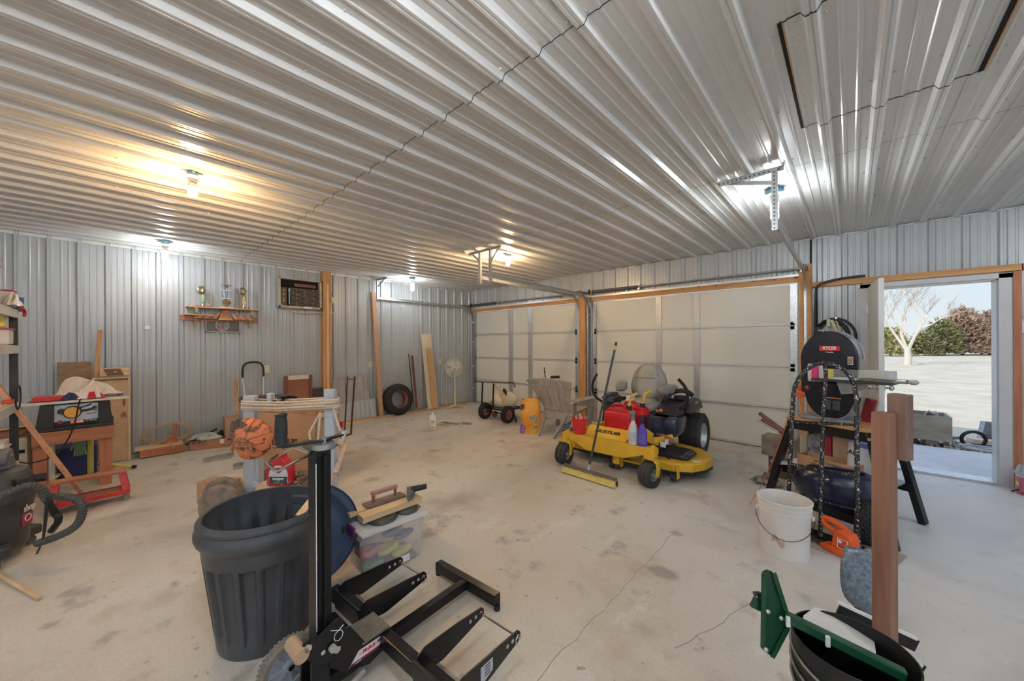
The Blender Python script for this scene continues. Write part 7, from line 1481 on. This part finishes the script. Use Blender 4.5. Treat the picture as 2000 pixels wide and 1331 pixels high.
b = B(); b.lathe([(0, .004), (.135, .004), (.138, 0), (.140, .01), (.146, .25), (.148, .29), (.154, .292), (.154, .30), (.149, .302), (.149, .325), (.156, .327), (.156, .336), (.151, .338), (.151, .358), (.160, .360), (.161, .374), (.153, .376), (.150, .37), (.136, .012), (0, .012)], n=60); b.obj('pail', BK, parent=t, smooth=True)
for a in (.11, PI+.11):
    b = B(); b.cyl((.150*math.cos(a), .150*math.sin(a), .27), (.166*math.cos(a), .166*math.sin(a), .27), .017, n=14); b.obj('bail_ear', BK, parent=t)
b = B(); b.tube([(.165*math.cos(u)*.994+.168*math.sin(u)*.11, .165*math.cos(u)*.11-.168*math.sin(u)*.994, .27-.125*math.sin(u)) for u in [k*PI/18 for k in range(19)]], .0022, n=6); b.obj('bail_wire', BLKM, parent=t, smooth=True)
b = B(); b.grid(lambda u, v: (.1455*math.cos(-1.95+.5*u), .1455*math.sin(-1.95+.5*u), .10+.04*v+.02*math.sin(6*u)), 10, 3); b.obj('brown_smear', mat('brown_smear', (.52, .38, .28), .8), parent=t, solid=.0008)

# ---------------------------------------------------------------- near right: timber post, green bracket, black bin, scoop
PT = Vector((.080, 1.72, 0))
t = thing('timber_post', 'near upright wooden post with a second block at its head', 'post', PT, math.radians(-27))
b = B(); b.box((0, 0, .613), (.047, .047, 1.226), bev=.002); b.obj('post', wood('old_brown_timber', (.30, .15, .09), (.18, .08, .05), axis='Z'), parent=t)
b = B(); b.box((.020, .0455, 1.180), (.050, .042, .215), bev=.004); b.obj('head_block', wood('old_brown_timber2', (.26, .15, .11), (.16, .09, .07), axis='Z'), parent=t)
GRN = mat('dark_green_enamel', (.008, .065, .032), .35, coat=.2, var=.1)
q0, q1 = Vector((-.145, 1.43, .585)), Vector((.12, 1.65, .43))
t = thing('seed_spreader', 'black round hopper with green rim rail beside the near post', 'hopper', (.10, 1.45, 0))
hc = Vector((-0.001, 1.568, 0)); 
b = B(); b.lathe([(0, .02), (.135, .02), (.145, .20), (.150, .40), (.152, .505), (.147, .505), (.144, .40), (.13, .05), (0, .05)], M=Matrix.Translation(hc), n=60); b.obj('hopper', mat('satin_black_plastic', (.008, .008, .009), .5), parent=t, world=True, smooth=True)
for (z, r_) in ((.44, .154), (.39, .154), (.34, .153)):
    b = B(); b.tube([hc+Vector((r_*math.cos(a), r_*math.sin(a), z-.03*math.sin(a+2.2))) for a in [PI*.55+k*PI/20 for k in range(21)]], .0045, n=8); b.obj('wire_hoop', mat('dull_wire', (.26, .26, .25), .4, .6), parent=t, world=True, smooth=True)
A0, A1 = Vector((-0.162, 1.487, 0.554)), Vector((0.115, 1.553, 0.483))
b = B(); b.bar(A0, A1, .010, .026, bev=.002); b.bar(A0+Vector((.0, .010, .012)), A1+Vector((0, .010, .012)), .024, .004); b.obj('green_rail', GRN, parent=t, world=True)
for f_ in (.02, .37): b = B(); c_ = A0.lerp(A1, f_)+Vector((.004, -.010, -.002)); b.box(c_, (.012, .008, .034), rot=(0, 0, .5), bev=.002); b.obj('clip', WHT, parent=t, world=True)
A2, A3 = Vector((-0.039, 1.901, 0.421)), Vector((0.173, 1.989, 0.343))
b = B(); b.bar(A2, A3, .010, .045); b.obj('rear_rail', BLKM, parent=t, world=True)
b = B(); b.bar(A2+Vector((0, 0, .026)), A3+Vector((0, 0, .026)), .016, .008); b.obj('rear_rail_cap', WHT, parent=t, world=True)
A4, A5 = Vector((0.101, 1.758, 0.433)), Vector((0.167, 1.792, 0.396)); b = B(); b.bar(A4, A5, .014, .012); b.bar(A4+Vector((0, 0, -.052)), A5+Vector((0, 0, -.052)), .016, .014); b.obj('white_bar', WHT, parent=t, world=True)
b = B(); b.bar(A4+Vector((0, .004, -.025)), A5+Vector((0, .004, -.025)), .01, .05); b.obj('side_panel', BLKM, parent=t, world=True)
P_ = [Vector(v) for v in ((-0.122, 1.578, 0.522), (-0.099, 1.682, 0.506), (-0.07, 1.735, 0.482), (0.053, 1.754, 0.44), (0.053, 1.577, 0.491), (-0.005, 1.523, 0.507), (-0.102, 1.515, 0.534))]
b = B(); V_ = [b.bm.verts.new(v+Vector((0, 0, .004))) for v in P_]; b.bm.faces.new(V_); tag(b.obj('white_scoop_board', mat('off_white_tray', (.74, .72, .68), .5, var=.08), solid=.010), 'off-white angular plastic tray lying on the black hopper', 'tray')
P_ = [Vector(v) for v in ((-0.147, 1.548, 0.528), (-0.11, 1.631, 0.508), (-0.03, 1.636, 0.482), (-0.076, 1.511, 0.543))]
b = B(); V_ = [b.bm.verts.new(v-Vector((0, 0, .008))) for v in P_]; b.bm.faces.new(V_); tag(b.obj('printed_card', mat('green_white_card', (.70, .72, .70), .5, col2=(.05, .28, .22), scale=9), solid=.003), 'white and green printed card under the off-white tray', 'card')
# green folding bracket
t = thing('green_bracket', 'upright dark green metal bracket plate bolted beside the hopper', 'bracket', (-.25, 1.42, .20))
GM = Matrix(((.733, -.680, 0, 0), (.680, .733, 0, 0), (0, 0, 1, 0), (0, 0, 0, 1)))
gz = 1.22
def gp_(px, py, z=gz): return Vector(D_(px, py, z))
G_ = [Vector(v) for v in ((-0.219, 1.461, 0.692), (-0.208, 1.472, 0.7), (-0.195, 1.483, 0.693), (-0.163, 1.513, 0.553), (-0.163, 1.513, 0.507), (-0.2, 1.479, 0.413), (-0.219, 1.461, 0.432), (-0.222, 1.458, 0.446))]
b = B(); V_ = [b.bm.verts.new(v) for v in G_]; b.bm.faces.new(V_); b.obj('plate', GRN, parent=t, world=True, solid=.004)
b = B(); nrm = Vector((.68, -.733, 0))*.0
for a_, c_ in zip(G_[2:5], G_[3:6]): b.bar(a_+Vector((.006, -.006, 0)), c_+Vector((.006, -.006, 0)), .014, .004, up=(.68, -.733, 0))
b.bar(G_[0]+Vector((.005, -.006, 0)), G_[7]+Vector((.005, -.006, 0)), .014, .005, up=(.68, -.733, 0)); b.obj('flange', GRN, parent=t, world=True)
for (c_) in ((-0.203, 1.455, 0.571), (-0.171, 1.485, 0.549), (-0.208, 1.45, 0.446)): b = B(); c_ = Vector(c_); b.sph(c_, .0075, (1, 1, 1)); b.obj('bolt', GALV, parent=t, world=True, smooth=True)
b = B(); b.cyl((-0.205, 1.461, 0.686), (-0.203, 1.448, 0.693), .008); b.obj('top_hole', BLK, parent=t, world=True)
b = B(); b.bar((-0.245, 1.45, 0.586), (-0.217, 1.476, 0.568), .012, .034); b.obj('side_lug', GRN, parent=t, world=True)
b = B(); b.tube([(-0.241, 1.454, 0.612), (-0.23, 1.465, 0.613), (-0.224, 1.47, 0.592)], .008, n=8); b.obj('wing_nut', BLK, parent=t, world=True)
b = B(); b.cyl(G_[4]+Vector((-.006, .004, .02)), G_[4]+Vector((.03, .02, .015)), .008); b.obj('pivot_pin', GALV, parent=t, world=True)
# galvanized scoop shovel, blade up
t = thing('scoop_shovel', 'mottled galvanized scoop shovel blade standing behind the near post', 'shovel', (0.049, 2.391, 0))
SM = mat('mottled_zinc', (.24, .28, .32), .45, .5, col2=(.10, .125, .16), scale=60, detail=8)
def sc_(u, v):
    K_ = [.30, .72, .92, 1.0, 1.0, .97, .93, .85, .72, .58]; i_ = min(8, int(v*9)); wv = .12*(K_[i_]+(K_[i_+1]-K_[i_])*(v*9-i_))
    return Vector((0.05, 2.392, 0.201))+Vector((.733, .680, 0))*((2*u-1)*wv)+Vector((-.68, .733, 0))*(-.05*(1-(2*u-1)**2)-.02+.05*v)+Vector((0, 0, .285*v+.012*(1-(2*u-1)**2)*(v > .5)*(v-.5)))
b = B(); b.grid(lambda u, v: tuple(sc_(u, v)), 14, 14); b.obj('blade', SM, parent=t, world=True, smooth=True, solid=.003)
b = B(); b.tube([Vector((0.028, 2.345, 0.244)), Vector((0.014, 2.332, 0.192)), Vector((-0.008, 2.38, -0.041)), Vector((-0.014, 1.927, 0.01))], .013, n=10); b.obj('handle', BLKM, parent=t, world=True, smooth=True)
# ---------------------------------------------------------------- walk door side
t = thing('hanging_cables', 'bundle of black and pale cables hanging on the wall behind the band saw', 'cable bundle', (-.13, YG-.05, 1.74))
b = B()
for k, (cx_, r_, h_) in enumerate(((-.09, .16, .34), (-.10, .14, .30), (-.06, .19, .36), (-.05, .20, .38))): b.tube([(-.12+cx_*.5+r_*math.cos(a)*(1), YG-.05-.012*k, 1.52+h_*.62*math.sin(a)) for a in [j*PI/9 for j in range(-3, 13)]], .011 if k < 2 else .007, n=7)
b.obj('black_cable', BLK, parent=t, world=True, smooth=True)
b = B(); b.tube([(-.17, YG-.09, 1.73), (-.13, YG-.10, 1.62), (-.09, YG-.10, 1.50)], .018, n=8); b.tube([(-.13, YG-.08, 1.72), (-.09, YG-.09, 1.60)], .010, n=6); b.box((-.20, YG-.09, 1.70), (.035, .02, .09)); b.obj('pale_plug', mat('pale_yellow_tag', (.62, .60, .42), .6), parent=t, world=True)
b = B(); b.cyl((-.13, YG, 1.745), (-.13, YG-.13, 1.75), .012); b.obj('hook', GALV, parent=t, world=True)
b = B(); b.tube([(-.33, YG-.085, .9), (-.33, YG-.085, 2.10), (-.29, YG-.085, 2.19), (-.10, YG-.085, 2.235), (.13, YG-.085, 2.24)], .014, n=8, smooth=2); b.tube([(-.31, YG-.08, 1.2), (-.31, YG-.08, 2.08)], .008, n=6); b.box((-.30, YG-.08, 1.60), (.07, .05, .10), bev=.01)
tag(b.obj('power_cable', BLK, smooth=True), 'thick black cable running up the door side and over the wood header', 'cable')
t = outlet('white light switch right of the walk door', 1.262, 1.62, 'switch', 0); t.location = (1.262, YG-.0, 1.60); t.rotation_euler = (0, 0, -PI/2)
b = B(); b.box((1.235, YG-.008, 1.70), (.012, .012, .014)); tag(b.obj('screw_cap', BLK), 'tiny black square cap on the wall right of the walk door', 'cap')
t = thing('pump_sprayer', 'pinkish red jug with a grey white top at the right edge of the picture', 'sprayer', (1.245, 5.86, 0))
b = B(); b.lathe([(0, 0), (.085, 0), (.09, .02), (.085, .20), (.06, .25), (0, .26)], n=24); b.obj('tank', mat('pinkish_red', (.55, .14, .20), .45), parent=t, smooth=True)
b = B(); b.lathe([(.086, .17), (.087, .22), (.06, .262), (.03, .27), (.03, .31), (0, .31)], n=24); b.obj('top', mat('grey_white_plastic', (.55, .55, .58), .5), parent=t, smooth=True)
b = B(); b.sph((-.082, -.03, .10), .035, (.3, 1, .7)); b.obj('label_oval', mat('yellow_green_oval', (.45, .5, .15), .5), parent=t)
cloth('grey_rag', '', '', (1.19, 5.83, .20), .05, .06, .09, mat('grey_rag', (.42, .40, .40), .9), 55, parent=t).name = 'grey_cloth'
t = thing('pitchfork', 'black fork tines reaching in at the right edge near the floor', 'fork', (1.30, 5.62, 0))
for k in range(3): b = B(); b.tube([Vector((1.124, 5.819, 0.02))+Vector((.055*k, -.02*k, 0)), Vector((1.124, 5.819, 0.02))+Vector((.16+.055*k, -.0-.02*k, .10)), Vector((1.124, 5.819, 0.02))+Vector((.34+.03*k, .03-.02*k, .22))], .008, n=6); b.obj('tine', BLKM, parent=t, world=True, smooth=True)
b = B(); b.bar((1.43, 5.90, .24), (1.55, 5.85, .24), .03, .02); b.cyl((1.50, 5.88, .24), (2.3, 5.6, .9), .016); b.obj('handle', BLKM, parent=t, world=True)
# ---------------------------------------------------------------- outside
GRASS = mat('dry_grass', (.60, .545, .43), .9, col2=(.47, .425, .32), scale=1.2, detail=10, bump=.5, bscale=14)
def terr(x, y):
    d = max(0, y-9); return -.10+.0035*d
b = B(); b.grid(lambda u, v: (-60+170*u, 6.2+(v**2.2)*150, terr(0, 6.2+(v**2.2)*150)+.02*math.sin(60*u+3)*math.sin(25*v)*min(1, v*6)), 90, 70); struct('ground', b, GRASS)
APR = mat('apron_concrete', (.56, .56, .57), .75, var=.08, scale=3)
b = B(); b.box((-2.2, 6.98, -.10), (10.2, 1.62, .16)); struct('apron', b, APR)
b = B(); random.seed(12)
for k in range(300):
    x = random.uniform(.2, 2.4); y = random.uniform(7.75, 9.2); b.box((x, y, -.085+random.uniform(0, .02)), (random.uniform(.02, .07), random.uniform(.015, .05), random.uniform(.008, .03)), rot=[random.uniform(0, 3) for _ in range(3)])
tag(b.obj('gravel', mat('leaf_litter_gravel', (.50, .46, .40), .9, col2=(.20, .18, .17), scale=10)), 'grey gravel and dead leaves along the concrete edge outside', 'gravel', kind='stuff')
t = thing('planter_box', 'raised plywood planter box outside the walk door', 'planter', (.75, 8.35, -.06))
PLW = mat('swirly_plywood', (.50, .44, .36), .8, col2=(.34, .27, .20), scale=3, stretch=(1, 1, 2.2), detail=2)
for (c, d) in (((0, -.24, .25), (.62, .025, .36)), ((0, .24, .25), (.62, .025, .36)), ((-.30, 0, .25), (.025, .48, .36)), ((.30, 0, .25), (.025, .48, .36)), ((0, 0, .09), (.60, .46, .02))): b = B(); b.box(c, d); b.obj('side', PLW, parent=t)
b = B(); b.box((0, 0, .16), (.58, .46, .14)); b.obj('soil', mat('dark_soil', (.06, .05, .045), .95), parent=t)
for x in (-.2, .12): b = B(); b.box((x, 0, .04), (.12, .44, .08)); b.obj('support_brick', mat('rough_brick', (.35, .28, .24), .9), parent=t)
b = B(); b.box((.10, -.12, .42), (.07, .05, .13), rot=(.5, .5, 0), bev=.004); b.cyl((.17, -.08, .34), (.17, -.08, .45), .035, n=14); b.sph((.17, -.08, .45), .035); o = b.obj('white_package', mat('white_and_brown_jar', (.70, .68, .64), .5, col2=(.10, .07, .06), scale=7), parent=None); o.location = Vector((.75+.12, 8.35-.10, .28)); tag(o, 'white packet and dark jar sticking out of the planter box', 'jar')
t = thing('tilted_bin', 'open metal frame tray lying outside right of the planter', 'metal tray', (1.62, 8.95, -.08), .1)
b = B(); b.bar((-.22, -.1, 0), (-.12, .1, .30), .05, .05); b.bar((-.12, .1, .30), (.6, .1, .32), .04, .02); b.bar((.6, .1, .32), (.6, -.1, 0), .04, .02); b.box((.25, .14, .15), (.75, .02, .28)); b.obj('frame', GALVD, parent=t)
b = B(); b.tube([(.08+.10*math.cos(a), -.0, .06+.09*math.sin(a)) for a in [k*PI/8 for k in range(9)]], .025, n=8); b.sph((.0, 0, .07), .04); b.obj('pump_part', BLK, parent=t)
b = B(); b.tube([(1.30+.12*math.cos(a), 8.42+.06*math.cos(a), .04+.11*math.sin(a)) for a in [k*PI/10 for k in range(20)]], .022, n=8, closed=True); tag(b.obj('wheel_ring', BLK, smooth=True), 'small black rubber ring lying outside on the gravel', 'tire')
b = B(); random.seed(20)
P = [(random.uniform(1.05, 1.6), random.uniform(7.95, 8.3), -.06+random.uniform(0, .07)) for _ in range(26)]; b.tube(P, .012, n=6, smooth=2); tag(b.obj('hose_tangle', mat('pale_grey_hose', (.50, .50, .50), .6), smooth=True), 'tangled pale hose on the gravel beyond the concrete', 'hose')
b = B(); b.box((1.66, 8.30, .08), (.24, .22, .34), bev=.02); tag(b.obj('concrete_block', mat('pinkish_block', (.55, .42, .36), .9)), 'pinkish block standing outside at the right door jamb', 'block')
b = B(); b.box((1.55, 8.80, -.04), (.5, .16, .06), rot=(0, .05, .3)); tag(b.obj('stone_slab', mat('peach_stone', (.72, .55, .42), .9)), 'flat peach colored stone outside behind the block', 'stone')
# trees and bushes
def bush(name, label, c, rx, ry, rz_, n, m, seed, leaf=.5, cat='bush', spiky=0.):
    rn = random.Random(seed); t = thing(name, label, cat, c, group='trees and bushes beyond the field')
    b = B()
    for k in range(n):
        a = rn.uniform(0, 2*PI); e = math.acos(rn.uniform(-.15, 1)); r = rn.uniform(.45, 1)**.5
        p = Vector((rx*r*math.sin(e)*math.cos(a), ry*r*math.sin(e)*math.sin(a), rz_*(.04+.92*abs(r*math.cos(e))))); L_ = leaf*rn.uniform(.4, 1.1)
        d = Vector((rn.uniform(-1, 1)+(p.x/rx), rn.uniform(-1, 1)+p.y/ry, rn.uniform(-.2, 1.1+spiky))).normalized(); s_ = d.cross(Vector((rn.uniform(-1, 1), rn.uniform(-1, 1), rn.uniform(-1, 1)))).normalized()*leaf*.16
        v = [b.bm.verts.new(p-s_), b.bm.verts.new(p+s_), b.bm.verts.new(p+d*L_)]; b.bm.faces.new(v)
    b.obj('foliage', m, parent=t)
    b = B()
    for k in range(5): a = k*1.3; b.tube([(0, 0, 0), (rx*.3*math.cos(a), ry*.3*math.sin(a), rz_*.45), (rx*.55*math.cos(a), ry*.5*math.sin(a), rz_*.8)], lambda u: .10*(1-u*.7), n=5)
    b.obj('stems', mat('grey_stems', (.34, .28, .24), .9), parent=t); return t
BR = mat('bare_twig_brown', (.46, .33, .25), .9, col2=(.28, .19, .13), scale=1.5); OLV = mat('olive_evergreen', (.30, .29, .13), .9, col2=(.13, .15, .06), scale=1.5); YLW = mat('yellow_green_bush', (.52, .50, .22), .9, col2=(.28, .26, .10), scale=1.5)
bush('bush', 'yellow green rounded bush seen left of the white tree trunk', (2.9, 52, .1), 1.3, 1.5, 3.0, 1500, YLW, 1, .55)
bush('evergreen_bush', 'low dark olive bush at the left of the thicket', (5.4, 54, .1), 1.1, 1.2, 2.5, 1200, OLV, 2, .5)
bush('evergreen_bush', 'dark olive bush in the middle of the thicket', (6.7, 56, .1), 1.3, 1.4, 3.9, 1500, OLV, 3, .55)
bush('thicket', 'tall brown bare thicket crowning the middle of the hedge', (8.3, 58, .1), 1.7, 1.6, 5.0, 2600, BR, 4, .65, spiky=.6)
bush('thicket', 'brown thicket at the right end of the hedge', (10.3, 60, .1), 1.5, 1.6, 4.6, 2200, BR, 5, .65, spiky=.6)
bush('thicket', 'pale bare thicket far right beside the door jamb', (12.3, 66, .1), 1.6, 1.6, 5.4, 1200, mat('pale_twigs', (.52, .46, .42), .9), 6, .7, spiky=.8)
rn = random.Random(5)
t = thing('bare_tree', 'pale forked bare tree standing in the field beyond the door', 'tree', (2.64, 34.0, -.02))
b = B(); BK_ = mat('pale_bark', (.62, .57, .50), .8, var=.1)
b.tube([(0, 0, 0), (.02, 0, .5), (0, 0, .95)], lambda u: .20-.05*u, n=10); b.obj('trunk', BK_, parent=t, smooth=True)
tw = B()
def branch(bb, p, d, L_, r, dep):
    q = p+d*L_*.5+Vector((rn.uniform(-.1, .1), rn.uniform(-.1, .1), 0))*L_; e = p+d*L_+Vector((0, 0, .12*L_))
    bb.tube([p, q, e], lambda u: r*(1-.45*u), n=5 if dep > 1 else 4)
    if dep > 0:
        for k in range(3 if dep > 1 else 4):
            nd = (d+Vector((rn.uniform(-.8, .8), rn.uniform(-.8, .8), rn.uniform(-.25, .65)))).normalized(); branch(tw if dep < 3 else bb, p.lerp(e, rn.uniform(.4, 1)), nd, L_*rn.uniform(.55, .8), r*.5, dep-1)
for d in ((-.55, 0, 1), (.45, .1, 1), (-.1, .3, 1)): b = B(); branch(b, Vector((0, 0, .85)), Vector(d).normalized(), 2.2, .095, 4); b.obj('limb', BK_, parent=t)
tw.obj('twigs', mat('twig_grey', (.42, .36, .30), .8), parent=t)
# ---------------------------------------------------------------- small pieces belong to the part that carries them
def base(o): return o.name.split('.')[0]
def cen(o):
    v = [Vector(c) for c in o.bound_box]; return sum(v, Vector())/8
NEST = [('hinge', 'section'), ('joint', 'section'), ('lettering', 'badge|sticker|logo_plate|label_band|label_field|warning_label|lower_band|red_label|box|cutting_deck|plate|upper_wheel_cover|drum'), ('label_band', 'label'), ('label_mark', 'label'), ('label_field', 'label'), ('label_dot', 'label'),
        ('sticker_band', 'sticker'), ('caution_print', 'caution_label'), ('caution_label', 'upper_wheel_cover'), ('badge', 'upper_wheel_cover|lower_band'), ('adjuster_hole', 'fork_arm'), ('ring_clip', 'fork_arm'), ('bolt_head', 'side_plate'), ('knob', 'control_panel|side_plate'),
        ('socket', 'cover'), ('rim', 'tyre|turf_tyre'), ('caster_rim', 'caster_tyre'), ('drive_rim', 'drive_tyre'), ('wheel_hub', 'tyre'), ('caster', 'caster_foot'), ('torn_patch', 'panel'), ('mark', 'panel'), ('punched_holes', 'ceiling_angle'),
        ('red_button', 'switch_plate'), ('cover_strap', 'belt_cover'), ('wing_knob', 'cutting_deck'), ('warning_decal', 'cutting_deck'), ('back_seam', 'back_panel'), ('cushion_panel', 'seat_cushion'), ('fuel_cap', 'side_console'), ('printed_line', 'label'), ('red_patch', 'emblem'), ('emblem', 'field|red_label'), ('bevel_wheel', 'wheel_ring'), ('scale_print', 'face_panel'), ('handle_picture', 'face_panel'), ('printed_picture', 'box'), ('red_print', 'box'), ('dark_print', 'box'), ('stripe', 'box'), ('label', 'box'), ('embossed_panel', 'body'), ('light_frame', 'frame_column')]
for root in [o for o in COL.objects if o.parent is None and o.type == 'EMPTY']:
    kids = list(root.children)
    for ch, par in NEST:
        for c in [k for k in kids if base(k) == ch and k.parent == root and not k.children]:
            cand = [k for k in kids if base(k) in par.split('|') and k.parent == root and k is not c]
            if cand: c.parent = min(cand, key=lambda k: (cen(k)-cen(c)).length)
